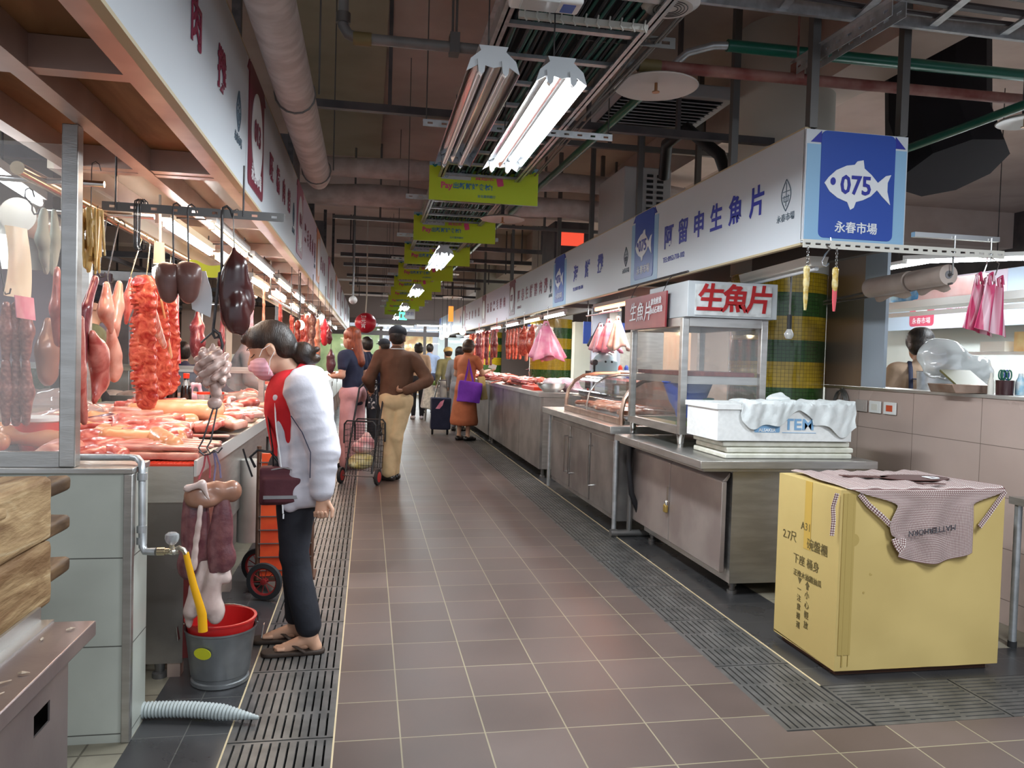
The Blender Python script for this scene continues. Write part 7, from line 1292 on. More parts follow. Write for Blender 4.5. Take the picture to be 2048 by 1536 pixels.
# shopping cart of wire
def wire_cart(loc, rz, label, goods=True):
    t = T('shopping_cart', label, 'shopping cart', loc, world=False, rz=rz); g = G(); w, d, z0, z1 = .34, .30, .14, .62
    P = lambda x, y, z: (x, y, z)
    for (a, b) in (((-w/2, -d/2), (w/2, -d/2)), ((w/2, -d/2), (w/2, d/2)), ((w/2, d/2), (-w/2, d/2)), ((-w/2, d/2), (-w/2, -d/2))):
        n = 11
        for i in range(n+1): f = i/n; x = a[0]+(b[0]-a[0])*f; y = a[1]+(b[1]-a[1])*f; g.tube([(x*.9, y*.9, z0), (x, y, z1)], .0022, 4)
        for k in range(9): z = z0+(z1-z0)*k/8; s = .9+.1*k/8; g.tube([(a[0]*s, a[1]*s, z), (b[0]*s, b[1]*s, z)], .0022, 4)
    for i in range(9): x = -w*.45+w*.9*i/8; g.tube([(x, -d*.45, z0), (x, d*.45, z0)], .0022, 4)
    ob('wire_basket', g, 'black', t); g = G()
    for y in (-d/2, d/2): g.tube([(-w/2, y, z1-.2), (-w/2, y, z1), (-w/2+.03, y, z1+.035), (w/2-.03, y, z1+.035), (w/2, y, z1), (w/2, y, z1-.2)], .009, 8)
    g.tube([(-w*.42, d*.55, .12), (-w*.42, -d*.1, .62), (-w*.42, -d*.62, .98), (-w*.30, -d*.66, 1.03), (w*.30, -d*.66, 1.03), (w*.42, -d*.62, .98), (w*.42, -d*.1, .62), (w*.42, d*.55, .12)], .011, 8); ob('frame_tube', g, 'black', t)
    for x in (-.20, .20): g = G(); g.lathe((x, .14, .085), [(.062, -.016), (.082, -.014), (.085, 0), (.082, .014), (.062, .016)], 24, axis=(1, 0, 0)); wl = ob('wheel', g, 'rubber', t); g = G(); g.lathe((x, .14, .085), [(0, -.018), (.055, -.017), (.060, 0), (.055, .017), (0, .018)], 20, axis=(1, 0, 0)); ob('wheel_hub', g, 'red_plastic', wl)
    g = G(); g.cyl((-.19, .14, .085), (.19, .14, .085), .006); g.tube([(-.14, -.12, .14), (-.14, -.12, .0)], .008, 6); g.tube([(.14, -.12, .14), (.14, -.12, .0)], .008, 6); ob('axle', g, 'rail_grey', t); return t
wire_cart((-.02, 8.28, 0), pi-.35, 'black wire shopping cart with red wheel hubs beside the man in brown')
ob('cart_bag', sdf([('e', (-.05, 8.29, .23), (.13, .12, .08)), ('e', (-.07, 8.26, .20), (.12, .11, .06))], .01, .03, post=lambda P_: wob(P_, 45, 5)*.008), mat('produce', (.62, .50, .16), (.70, .66, .40), rough=.6, ns=14), None, label='yellow green produce bag at the bottom of the wire cart', cat='bag')
ob('cart_bag', sdf([('e', (-.04, 8.29, .37), (.12, .10, .07)), ('e', (-.0, 8.27, .43), (.08, .07, .06)), ('e', (.0, 8.29, .49), (.04, .04, .04))], .009, .03, post=lambda P_: wob(P_, 45, 7)*.008), mat('pink_white_bag', (.78, .30, .34), (.86, .66, .64), rough=.4, ns=12, coat=.3), None, label='pink and white plastic bag on top in the wire cart', cat='bag')
# woman with long red hair
t, HP, U, v = person('person', 'woman with long red hair, black top and pale pink trousers at the butchers counters', (-.17, 9.35, 0), 1.0, 1.66,
    dict(lean=.04, nod=.05, curl=1.0, hem=.50, cuff=1.0, cw=.064, kw=.060, wr=2.2, arms={-1: ((-.145, -.005, .66), (-.06, .13, .655), (.8, .5, .1), (0, 0, 1)), 1: ((.145, -.0, .66), (.05, .13, .66), (-.7, .6, .1), (0, 0, 1))}, legs=ST), top='f_navy', bottom='f_pink', hair='hair_red', vox=.011, sleeves=.28, hairstyle='long', skin='skin_warm')
g = G(); g.tube([tuple(U((.05*math.sin(a), -.012-.042*math.cos(a), .85))) for a in [pi*k/8-pi/2 for k in range(9)]], .006, 6); ob('white_collar', g, 'print_white', t)
ob('shoulder_bag', sdf([('b', (.05, 9.22, .88), (.05, .09, .17), None, .02)], .012, .02, post=lambda P_: wob(P_, 30, 5)*.01), mat('floral', (.01, .012, .02), (.55, .52, .5), rough=.6, ns=38, ramp=(.55, .6)), None, label='dark bag with a pale pattern hanging behind the red-haired woman', cat='bag')
g = G(); g.tube([(.0, 9.28, 1.36), (.06, 9.22, 1.2), (.06, 9.22, 1.02)], .008, 6); ob('bag_strap', g, 'f_navy', None, label='dark strap of the patterned bag of the red-haired woman', cat='strap')
# woman in the orange dress
def skirtf(H, U): return [('c', (0, 0, .60*H), (0, 0, .50*H), .085*H, .105*H), ('c', (0, 0, .50*H), (0, -.01, .20*H), .105*H, .150*H, ((0, 1, 0), 1.25)), ('-b', (0, 0, .02*H), (.5, .5, .13*H))]
op = (1.56, 12.55, 0)
t, HP, U, v = person('person', 'woman with short dark hair in a long orange dress reaching over the pork counter', op, -.75, 1.64,
    dict(lean=.10, nod=.15, eyes=1, curl=.4, hem=.56, arms={-1: ((-.14, .02, .655), (-.08, .12, .62), (.3, 1, .0), (0, 0, 1)), 1: ((.15, .06, .68), (.13, .20, .72), (.2, 1, .1), (0, 0, 1))}, legs={-1: ((-.05, .0, .28), (-.05, -.02, .045), -.1), 1: ((.05, .0, .28), (.05, -.01, .045), .2)}), top='f_orange', bottom=None, hair='hair_brown', vox=.012, sleeves=.25, hairstyle='bob', skirt=skirtf, fit=1.1)
bg = T('tote_bag', 'purple cloth tote bag on the arm of the woman in the orange dress', 'bag', (1.56, 12.3, .6)); 
ob('bag_cloth', sdf([('b', (1.60, 12.30, .80), (.19, .06, .17), Ry(.12), .02), ('c', (1.47, 12.30, .95), (1.74, 12.28, .90), .04, .04)], .014, .03, post=lambda P_: wob(P_, 16, 5)*.02), 'f_purple', bg); g = G()
for y in (12.27, 12.36): g.tube([(1.52, y, .95), (1.56, y, 1.15), (1.585, 12.38, 1.33), (1.61, y, 1.15), (1.66, y, .94)], .012, 6, flat=.4)
ob('bag_strap', g, 'f_purple', bg)
ob('cream_bag', sdf([('b', (1.83, 12.45, .86), (.06, .06, .19), Ry(-.15), .02)], .014, .03, post=lambda P_: wob(P_, 16, 6)*.015), 'f_tan', None, label='cream bag hanging from the arm of the woman in the orange dress', cat='bag')
g = G(); p = PY(985, 733, 12.75); g.box(tuple(p), (.13, .01, .08), Matrix.Rotation(.3, 3, 'Y')); ob('paper_slip', g, 'paper', None, label='white paper slip held over the counter by the woman in orange', cat='paper')
# farther shoppers
def far(label, px, py_top, y, H, rz, **k):
    p = PY(px, py_top, y); P = dict(lean=k.pop('lean', .03), eyes=0, arms=k.pop('arms', DN), legs=ST, wr=1.2); P.update(k.pop('P', {})); return person('person', label, (p.x, y, 0), rz, H, P, vox=.016, **k)
far('woman with shoulder-length black hair, beige jacket and black trousers walking away', 838, 680, 16.8, 1.64, .1, top='f_beige', bottom='f_black', hairstyle='bob', shoe='f_white', fit=1.1)
far('person in a pale blue shirt farther down the aisle beside the beige jacket', 860, 685, 18.6, 1.66, -.1, top='f_blue', bottom='f_navy', hairstyle='short')
far('person in a black cap half hidden behind the man in brown', 770, 690, 13.2, 1.62, .5, top='f_black', bottom='f_black', cap='f_black')
far('person in dark clothes half hidden behind the red-haired woman', 735, 675, 11.2, 1.60, .4, top='f_navy', bottom='f_black', hairstyle='short')
far('person in a tan bucket hat and green patterned shirt near the pork counter', 897, 702, 15.8, 1.55, .2, top='f_olive', bottom='f_grey', cap='f_tan')
far('person with dark hair and a grey top behind the woman in orange', 920, 697, 14.2, 1.55, -.4, top='f_grey', bottom='f_grey', hairstyle='bob')
# carts of the far shoppers
p = PY(880, 860, 13.4); t = T('trolley_bag', 'navy trolley bag with a pink patch standing behind the woman in orange', 'trolley bag', (p.x, p.y, 0)); ob('bag_cloth', sdf([('b', (p.x, p.y, .37), (.17, .12, .27), None, .03)], .014, .03, post=lambda P_: wob(P_, 20, 5)*.012), 'f_navy', t); g = G(); g.prism([(-.10, 0), (-.02, .12), (.05, .16), (.02, .06), (-.03, .0)], (p.x, p.y-.14, .46), (1, 0, 0), (0, 0, 1), (0, -.01, 0)); ob('pink_patch', g, 'pink_film', t)
for s in (-1, 1): g = G(); g.lathe((p.x+s*.13, p.y+.05, .06), [(0, -.02), (.06, -.015), (.06, .015), (0, .02)], 16, axis=(1, 0, 0)); ob('wheel', g, 'rubber', t)
g = G(); g.tube([(p.x-.12, p.y, .6), (p.x-.05, p.y-.1, .95), (p.x+.08, p.y-.1, .95), (p.x+.12, p.y, .6)], .012, 6); ob('trolley_handle', g, 'steel_bright', t)
p = PY(862, 815, 16.0); t = T('trolley_bag', 'silver basket trolley holding green leaves, beside the black trousers', 'trolley bag', (p.x, p.y, 0)); g = G(); g.box((p.x, p.y, .52), (.36, .28, .50), Matrix.Rotation(.15, 3, 'Y')); ob('basket', g, mat('silver_cloth', (.42, .42, .40), (.62, .60, .56), rough=.5, ns=20), t, bev=.02); g = G(); g.tube([(p.x+.1, p.y, .7), (p.x+.3, p.y, 1.0)], .012, 6); g.tube([(p.x-.1, p.y, .3), (p.x-.12, p.y, .02)], .02, 6); ob('frame_tube', g, 'steel_bright', t)
for s in (-1, 1): g = G(); g.lathe((p.x+.1, p.y+s*.13, .09), [(0, -.02), (.09, -.015), (.09, .015), (0, .02)], 16, axis=(0, 1, 0)); ob('wheel', g, 'rubber', t)
ob('leafy_greens', sdf([('e', (p.x, p.y, .80), (.16, .10, .05))], .014, .03, post=lambda P_: wob(P_, 50, 5)*.02), mat('leaf_green', (.10, .22, .03), (.22, .34, .08), rough=.6, ns=16), None, label='green leaves on top of the silver basket trolley', cat='vegetables')
# red trolley behind the woman in white
t = T('hand_trolley', 'hand trolley with a bright red back and spoked wheels behind the woman in white', 'hand trolley', (-.45, 4.45, 0)); g = G(); g.bx(-.565, -.30, 4.42, 4.44, .10, .78); ob('red_panel', g, mat('trolley_red', (.72, .09, .025), (.60, .06, .02), rough=.4, ns=9), t)
g = G()
for k in range(9): g.bx(-.575, -.29, 4.412, 4.418, .13+.075*k, .135+.075*k)
ob('wire_rung', g, 'rail_grey', t); g = G(); g.tube([(-.58, 4.43, .08), (-.58, 4.43, .82)], .012, 8); g.tube([(-.29, 4.43, .08), (-.29, 4.43, .95)], .012, 8); g.bx(-.60, -.27, 4.43, 4.60, .07, .085); ob('trolley_frame', g, 'dark_wood', t)
for (x, y) in ((-.525, 4.30), (-.60, 4.62)):
    c = (x, y, .105); g = G(); g.lathe(c, [(.075, -.014), (.098, -.012), (.102, 0), (.098, .012), (.075, .014)], 32, axis=(.35, 1, 0), closed=True); w_ = ob('wheel', g, 'rubber', t); g = G(); g.lathe(c, [(.066, -.006), (.077, -.010), (.077, .010), (.066, .006)], 28, axis=(.35, 1, 0), closed=True); g.lathe(c, [(0, -.02), (.016, -.018), (.016, .018), (0, .02)], 14, axis=(.35, 1, 0))
    ax = Vector((.35, 1, 0)).normalized(); uu = ax.orthogonal().normalized(); ww = ax.cross(uu)
    for k in range(10): a = pi*k/5; g.tube([tuple(Vector(c)+(uu*math.cos(a)+ww*math.sin(a))*.012), tuple(Vector(c)+(uu*math.cos(a)+ww*math.sin(a))*.07)], .0025, 5)
    ob('wheel_rim', g, mat('rim_red', (.32, .03, .03), rough=.4, metal=.4) if 'rim_red' not in MATS else 'rim_red', w_)
g = G(); g.cyl((-.66, 4.62, .25), (-.655, 4.63, .72), .062, .066, 18); ob('white_barrel', g, mat('dirty_white', (.50, .49, .43), (.62, .60, .54), rough=.5, ns=5), None, label='dirty white plastic drum beside the red trolley', cat='drum')
# stallholders
t, HP, U, v = person('person', 'stallholder in a tan top with dark apron straps bending behind the pink tile wall', (4.12, 5.2, 0), -.35, 1.66,
    dict(lean=.10, nod=.35, eyes=1, arms={-1: ((-.15, .02, .66), (-.08, .16, .62), (.3, 1, 0), (0, 0, 1)), 1: ((.15, .02, .66), (.08, .16, .62), (-.3, 1, 0), (0, 0, 1))}, legs=ST), top='f_tan2' if False else 'f_beige', bottom='f_navy', vox=.010, hairstyle='bob')
g = G()
for s in (-1, 1): g.tube([tuple(U((s*.06, -.075, .60))), tuple(U((s*.065, -.082, .72))), tuple(U((s*.06, -.062, .80))), tuple(U((s*.05, -.02, .845))), tuple(U((s*.05, .04, .82)))], .016, 8, flat=.3)
g.tube([tuple(U((-.06, -.085, .76))), tuple(U((.06, -.085, .76)))], .016, 8, flat=.3); ob('apron_strap', g, 'f_navy', t)
far('butcher in a pale grey shirt working behind the second butchers counter', 463, 690, 8.4, 1.64, -1.3, top='f_grey', bottom='f_navy', lean=.3, skin='skin_warm', arms={-1: ((-.15, .05, .66), (-.10, .2, .63), (.2, 1, 0), (0, 0, 1)), 1: ((.15, .05, .66), (.10, .2, .63), (-.2, 1, 0), (0, 0, 1))})
far('butcher in a navy shirt far inside the stall beside the red plastic strip', 366, 700, 7.9, 1.42, .6, top='f_blue2' if False else 'f_navy', bottom='f_black')
far('butcher in dark olive clothes standing behind the hanging pork', 178, 560, 6.05, 1.78, -1.2, top='f_olive', bottom='f_black', skin='skin_warm', cap='f_black')
far('seller in a dark maroon cap behind the pork counter of the fish side', 1068, 727, 14.3, 1.22, 1.8, top='f_maroon', bottom='f_black', cap='f_maroon', skin='skin_warm')
# ------------------------------------------------------------------ rail, hooks, rolls and bags at the end of the fish sign
def link(name, g, m, label, cat, group=None): return ob(name, g, m, None, label=label, cat=cat, group=group)
slotted_rail('slotted_rail', (2.14, 3.6, 1.962), (3.31, 3.6, 1.962), .042, 21, 'cream_paint', 'long cream slotted rail under the square 075 sign', slot=(.03, .011))
g = G(); g.cyl((2.3, 3.61, 1.94), (2.3, 3.61, 2.0), .004, n=6); link('rail_bolt', g, 'steel_bright', 'short bolt of the cream slotted rail above the empty hook', 'bolt'); g = G(); g.cyl((3.02, 3.61, 1.93), (3.02, 3.61, 2.05), .004, n=6); g.cyl((3.24, 3.61, 1.93), (3.24, 3.61, 2.05), .004, n=6); g.bx(2.79, 3.30, 3.62, 3.65, 2.035, 2.06); link('rail_bolt', g, 'steel_bright', 'bolts and bracket fixing the cream slotted rail to the sign box', 'bolt')
g = G(); g.tube([(2.27, 3.5955, 1.955), (2.285, 3.585, 1.94), (2.26, 3.585, 1.91), (2.24, 3.585, 1.875), (2.245, 3.585, 1.855), (2.265, 3.585, 1.85), (2.28, 3.585, 1.865)], .004, 8); link('s_hook', g, 'steel_bright', 'empty steel S-hook on the cream slotted rail', 'hook')
mat('amber', (.55, .36, .06), (.70, .60, .30), rough=.2, coat=.6, ns=30); mat('knife_pink', (.72, .10, .12), rough=.3, coat=.3)
for x, ms, lb in ((2.165, ('amber', 'amber'), 'amber and steel scaling knife hanging by a chain from the cream rail'), (2.325, ('amber', 'knife_pink'), 'scaling knife with a pink sheath hanging by a chain from the cream rail')):
    t = T('hanging_knife', lb, 'knife', (x, 3.6, 1.6), 'knives on the cream rail'); g = G()
    for k in range(6): g.tube([(x+.006*math.cos(a)*(k % 2), 3.59+.006*math.cos(a)*((k+1) % 2), 1.935-.017*k+.011*math.sin(a)) for a in [pi*j/4 for j in range(8)]], .0018, 4, close=True)
    ob('chain', g, 'steel_bright', t); z = 1.835
    ob('handle', sdf([('c', (x, 3.5955, z), (x, 3.5955, z-.10), .016, .011), ('e', (x, 3.5955, z-.07), (.015, .012, .03))], .003, .008), ms[0], t); g = G(); g.tube([(x, 3.5955, z-.10), (x, 3.5955, z-.15), (x, 3.5955, z-.21)], [.014, .013, .007], 8, flat=.5); ob('sheath', g, ms[1], t)
mat('film_tan', (.50, .41, .36), (.60, .52, .46), rough=.35, ns=5, coat=.3)
a1, b1, b2 = PX(1905, 548, 3.06), PX(1738, 577, 3.06), PX(1648, 603, 3.06)
g = G(); g.cyl(tuple(a1), tuple(b2), .007, n=8); g.cyl(tuple(a1+Vector((.0, 0, -.05))), tuple(b2+Vector((0, 0, -.02))), .006, n=8); g.cyl(tuple(a1+Vector((.0, .0, 0))), (a1.x, a1.y, 1.95), .005, n=6); link('roll_rod', g, 'rail_grey', 'thin rods carrying the plastic rolls beside the blue post', 'rod')
for i, (f0, f1, rr3, lb) in enumerate(((.04, .44, .056, 'clear plastic roll on the rod, nearer the striped bags'), (.47, .98, .060, 'clear plastic roll on the rod, nearer the mosaic column'))):
    p0 = a1.lerp(b1, f0); p1 = a1.lerp(b1, f1); t = T('plastic_roll', lb, 'roll', tuple(p0), 'plastic rolls on the rod'); g = G(); d = (p1-p0); g.lathe(tuple(p0), [(.0065, 0), (rr3, 0), (rr3, d.length), (.0065, d.length)], 24, axis=tuple(d)); ob('film', g, 'film_tan', t); g = G(); g.lathe(tuple(p0), [(.012, -.002), (.022, -.003), (.022, .002)], 16, axis=tuple(d)); ob('core', g, 'f_grey', t)
    dn = d.normalized(); g = G(); g.sheet(lambda a, b: tuple(p0.lerp(p1, .1+.88*a)+Vector((.02+.02*b, 0, -rr3*.7-.035*b-.012*math.sin(a*9)))), 10, 3, .002); ob('loose_end', g, 'film_tan', t)
def bagmat(name, c1, c2, sc): 
    m = mat(name, c1, c2, rough=.35, ns=sc, det=1, st=(9, 1, .15), ramp=(.47, .53), coat=.3); return m
bagmat('bag_stripe', (.62, .05, .16), (.80, .52, .60), 4)
for i, (px0, px1, y, lb) in enumerate(((1935, 1985, 3.62, 'bundle of pink striped carrier bags hanging from the cream rail, behind'), (1958, 2012, 3.56, 'bundle of pink striped carrier bags hanging from the cream rail, in front'))):
    t = PY((px0+px1)/2, 545, y); q = PY(px0-10, 655, y); r2 = PY(px1, 675, y); tl, tr = PY(px0+16, 560, y), PY(px1-6, 572, y)
    def bf(a, b):
        w0 = Vector(tl).lerp(Vector(tr), a); w1 = Vector(q).lerp(Vector(r2), a); p = w0.lerp(w1, b**.75); neck = (1-min(1, b*6)); p.z += neck*.02*math.cos(a*2*pi*2); p.y += .018*math.sin(a*14)*(1-b*.5); return tuple(p)
    g = G(); g.sheet(bf, 26, 16, .006); k = T('carrier_bags', lb, 'bags', tuple(q), 'pink striped bags on the cream rail'); ob('bag_sheet', g, 'bag_stripe', k); g = G()
    for s in (.2, .8): c = Vector(tl).lerp(Vector(tr), s); g.tube([tuple(c+Vector((0, 0, -.02))), tuple(c+Vector((-.01, 0, .03))), tuple(c+Vector((.012, 0, .045))), tuple(c+Vector((.02, 0, .0)))], .009, 6)
    ob('bag_handle', g, 'bag_stripe', k); c = Vector(tl).lerp(Vector(tr), .5); g = G(); g.tube([(c.x, 3.5955, 1.945), (c.x+.02, c.y, 1.91), (c.x, c.y, c.z+.04)], .003, 5); ob('wire_hook', g, 'steel_bright', k)
# things on and behind the pink tile wall
t = PX(1810, 762, 3.75); g = G(); c = (3.72, 4.55, 1.20); g.lathe(c, [(.12, 0), (.125, .13), (.13, .135), (.118, .13), (.115, .01), (0, .01)], 28); link('steel_pot', g, 'galv', 'steel pot on the counter behind the pink tile wall', 'pot')
g = G(); g.bx(3.60, 4.6, 3.3, 4.98, 1.17, 1.195); g.bx(4.50, 4.58, 3.3, 4.98, 0, 1.17); link('work_counter', g, 'steel', 'steel work counter behind the pink tile wall', 'counter')
glassmat('bag_white', gloss=.2, haze=.72, hazecol=(.78, .82, .82))
p, q = PY(1872, 722, 4.15), PY(1952, 740, 4.15)
ob('white_bag', sdf([('c', tuple(p), tuple(q), .112, .080, ((0, 1, 0), 1.2)), ('c', tuple(p+Vector((-.02, 0, .07))), tuple(p+Vector((.1, 0, .05))), .06, .07), ('e', tuple(q+Vector((.02, 0, -.02))), (.08, .07, .09))], .009, .05, post=lambda P_: wob(P_*np.array([.6, 1, 1.6], np.float32), 24, 3)*.022+np.abs(wob(P_, 45, 4))*.014), 'bag_white', None, label='big white plastic bag standing on the counter in front of the bending stallholder', cat='bag')
p = PY(1925, 770, 3.9); t = T('metal_tray', 'copper-toned metal tray on the pink tile wall top', 'tray', tuple(p)); g = G(); g.prism([(-.11, 0), (.11, 0), (.135, .05), (-.135, .05)], (p.x, p.y-.08, 1.215), (1, 0, 0), (0, 0, 1), (0, .2, 0)); ob('tray_body', g, 'case_trim', t, bev=.004)
g = G(); g.box((p.x+.02, p.y+.02, 1.30), (.20, .16, .012), Matrix.Rotation(.55, 3, 'X')); link('olive_board', g, mat('olive', (.12, .11, .035), rough=.4), 'dark olive board leaning on the metal tray', 'board')
p = PY(1965, 768, 3.9); g = G(); g.lathe((p.x+.0, p.y+.02, 1.215), [(.05, 0), (.06, .055), (.055, .055), (.045, .005), (0, .005)], 4); link('plastic_box', g, mat('box_blue', (.50, .62, .68), rough=.4), 'pale square plastic box beside the metal tray', 'box')
p = PY(2009, 786, 3.75); c = (p.x, p.y, 1.195); t = T('cup_of_scissors', 'dark brown cup holding green-handled scissors', 'cup', c); g = G(); g.lathe(c, [(.042, 0), (.046, .10), (.042, .10), (.038, .006), (0, .006)], 24); ob('cup', g, mat('cup_brown', (.05, .015, .018), rough=.35, coat=.3), t)
for k in range(5): a = k*1.2; x, y = c[0]+.02*math.cos(a), c[1]+.02*math.sin(a); g = G(); g.tube([(x+.014*math.cos(b)+.004*k-.01, y, 1.325+.026*math.sin(b)) for b in [2*pi*j/12 for j in range(12)]], .004, 6, close=True); g.tube([(x, y, 1.30), (x, y, 1.22)], .004, 5); ob('scissor_handle', g, 'green_paint' if k else 'flag_blue', t)
for i, (px, w, m, lb) in enumerate(((2040, .026, 'label_blue', 'clear bottle with a blue label beside the cup of scissors'), (1981, .016, 'cream_paint', 'small cream sauce bottle next to the cup of scissors'))):
    p = PY(px, 790, 3.72); g = G(); g.lathe((p.x, p.y, 1.215), [(w, 0), (w, .07), (w*.5, .10), (w*.4, .12)], 16); link('small_bottle', g, m, lb, 'bottle')
# back stalls on the right: far sign, shelf, bright counters
BX = 6.6
y1_, y0_ = PX(1770, 640, BX).y, PX(2070, 640, BX).y; zb = PX(1775, 662, BX).z
t = T('stall_sign', 'pale lilac stall board with the pink 082 flag deep behind the pink tile wall', 'sign', (BX, (y0_+y1_)/2, zb), 'stall name boards'); g = G(); g.bx(BX, BX+.03, y0_-2.5, y1_+.3, zb, zb+.6); ob('board', g, 'sign_bluewhite', t)
yb = PX(1840, 640, BX).y; g = G(); g.bx(BX-.003, BX, yb-1.3, yb+.1, zb, zb+.6); ob('lilac_field', g, 'sign_lilac', t); g = G(); g.prism(rrect(-.21, .21, .04, .6, .04), (BX-.005, yb-.03, zb), (0, -1, 0), (0, 0, 1), (-.002, 0, 0)); ob('number_flag', g, mat('flag_rose', (.62, .07, .13), rough=.4), t)
g = G(); g.prism([(.17*math.cos(k*pi/12), .19*math.sin(k*pi/12)) for k in range(24)], (BX-.008, yb-.03, zb+.38), (0, -1, 0), (0, 0, 1), (-.002, 0, 0)); ob('round_emblem', g, 'print_white', t); text('082', .15, (BX-.012, yb-.03, zb+.33), (0, -1, 0), (0, 0, 1), 'maroon_ink', t, bold=.02); text('永春市場', .08, (BX-.008, yb-.03, zb+.10), (0, -1, 0), (0, 0, 1), 'print_white', t)
text('阿昌', .22, (BX-.006, yb-.65, zb+.42), (0, -1, 0), (0, 0, 1), 'flag_rose', t, bold=.02); text('TEL:0906-598-910', .075, (BX-.006, yb-.72, zb+.20), (0, -1, 0), (0, 0, 1), 'flag_pink', t)
sh0 = PX(1775, 618, 5.4); g = G(); g.bx(5.3, 5.6, 3.6, sh0.y+.3, sh0.z-.02, sh0.z+.05); g.bx(5.32, 5.36, 3.6, sh0.y+.3, sh0.z-.10, sh0.z-.06); link('white_shelf', g, 'white_plastic', 'long white shelf crossing in front of the 082 board', 'shelf')
p = PX(1815, 597, 5.42); ob('blue_pack', sdf([('b', (5.42, p.y, sh0.z+.14), (.05, .22, .085), None, .02)], .012, .02, post=lambda P_: wob(P_, 22, 3)*.015), mat('pack_blue', (.03, .25, .55), (.45, .68, .78), rough=.3, ns=7), None, label='blue and white packet lying on the white shelf', cat='packet')
p = PX(1900, 590, 5.42); ob('pink_pack', sdf([('b', (5.45, p.y+.05, sh0.z+.15), (.06, .42, .10), None, .02)], .016, .02, post=lambda P_: wob(P_, 14, 3)*.02), mat('pack_pink', (.80, .48, .46), (.88, .66, .64), rough=.3, ns=4, coat=.5), None, label='long pink shiny packs lying on the white shelf', cat='packet')
mat('bright_wall', (.60, .64, .60), (.68, .71, .67), rough=.5, ns=2)
g = G(); g.bx(6.9, 7.0, 3.0, 12, 0, PX(1900, 588, 6.9).z); ob('wall_inner', g, 'bright_wall', kind='structure')
g = G(); g.bx(5.0, 6.0, 3.4, 6.9, .95, 1.0); g.bx(5.05, 5.1, 3.4, 6.9, 0, .95); g.bx(5.6, 5.62, 3.4, 6.9, 1.50, 1.53); link('white_counter', g, 'white_plastic', 'bright white stall counter behind the bending stallholder', 'counter')
for i in range(7): g = G(); g.bx(5.55, 5.75, 3.7+.38*i, 3.98+.38*i, 1.53, 1.62+.04*(i % 3)); link('goods_box', g, ['mat_red', 'street_warm', 'cream_paint', 'carton_tape'][i % 4], '%s packed goods box on the shelf under the 082 board' % ['red', 'orange', 'cream', 'amber'][i % 4], 'box', 'goods boxes under the 082 board')
g = G(); g.bx(5.05, 5.07, 6.1, 6.4, 1.0, 1.5); link('flower_picture', g, mat('flower_print', (.20, .08, .22), (.62, .58, .60), rough=.5, ns=24), 'small picture with purple flowers beside the blue post', 'picture')
for i, (x, y, w_, h2, m) in enumerate(((3.9, 9.0, .9, 2.0, 'warm_wall'), (3.9, 14.5, 1.6, 2.1, 'bright_wall'), (3.9, 11, .8, 1.8, 'steel'))): g = G(); g.bx(x, x+.5, y, y+w_, 0, h2); link('tall_cabinet', g, m, '%s tall cabinet standing behind the fish side counters' % ['warm beige', 'bright white', 'steel'][i], 'cabinet')
area('stall_fill_light', (3.4, 9.5, 2.3), .3, 1.3, 30, (1, .80, .58)); area('stall_fill_light', (3.2, 14, 2.3), .3, 1.3, 30, (1, .85, .66))  # fill over the fish side cabinets, without tube fixtures
# goods on the fish-side counters
t = T('steel_bowl', 'steel bowl of white plastic bags at the corner of the far pork counter', 'bowl', (2.12, 8.85, .97)); g = G(); g.lathe((2.12, 8.85, .972), [(.10, 0), (.15, .06), (.175, .10), (.18, .10), (.155, .05), (.10, .006), (0, .006)], 32); ob('bowl', g, 'steel_bright', t)
ob('bag_pile', sdf([('e', (2.09, 8.83, 1.08), (.09, .09, .05)), ('e', (2.17, 8.87, 1.08), (.08, .08, .045))], .01, .03, post=lambda P_: wob(P_, 45, 3)*.012), mat('film_white', (.70, .62, .66), (.84, .78, .80), rough=.35, ns=9), None, label='white plastic bags heaped in the steel bowl', cat='bags')
ob('pink_bag', sdf([('e', (2.36, 9.0, 1.05), (.13, .12, .09)), ('e', (2.44, 8.95, 1.0), (.10, .10, .05))], .011, .03, post=lambda P_: wob(P_, 35, 3)*.016), 'pink_pale', None, label='crumpled pale pink plastic bag beside the steel bowl', cat='bag')
g = G(); g.bx(1.97, 2.3, 9.15, 9.9, .97, 1.01); link('red_tray', g, 'mat_red', 'bright red tray beside the steel bowl', 'tray')
hb = [(1.96, 9.9, 12.1, 'nearest pork heap of the fish side counters'), (1.96, 12.6, 15.2, 'red pork heap in front of the woman in orange'), (1.96, 15.8, 18.3, 'distant pork heap of the fish side counters')]
def heap(x0, x1, y0, y1, z, step, label, group, mats=('pork', None, 'rib', 'pork_pale')):
    y = y0
    while y < y1:
        x = x0
        while x < x1:
            k = r.random(); me = r.choice(CHUNK+SLAB+STRIP); put('pork_cut', me, (x+r.uniform(-.03, .03), y+r.uniform(-.03, .03), z+r.uniform(0, .03)), r.uniform(0, 3.1), label, group, r.uniform(.9, 1.25), (r.uniform(-.2, .2), r.uniform(-.2, .2)), m=r.choice(mats)); x += step
        y += step*.8
for x, a, b, lb in hb: heap(2.08, 2.5, a, b, .985, .2, 'raw pork cut in the '+lb, lb, ('dark_beef', 'rib', 'pork', 'pork'))
for i, (a, b) in enumerate(((6.0, 8.2), (8.6, 10.7), (11.0, 13.1), (13.4, 15.5), (15.8, 17.8))): heap(-1.12, -.84, a, b, .885, .26 if i < 2 else .34, 'raw pork cut heaped on the %s butchers counter' % ['second', 'third', 'fourth', 'fifth', 'sixth'][i], 'pork on the %s butchers counter' % ['second', 'third', 'fourth', 'fifth', 'sixth'][i])
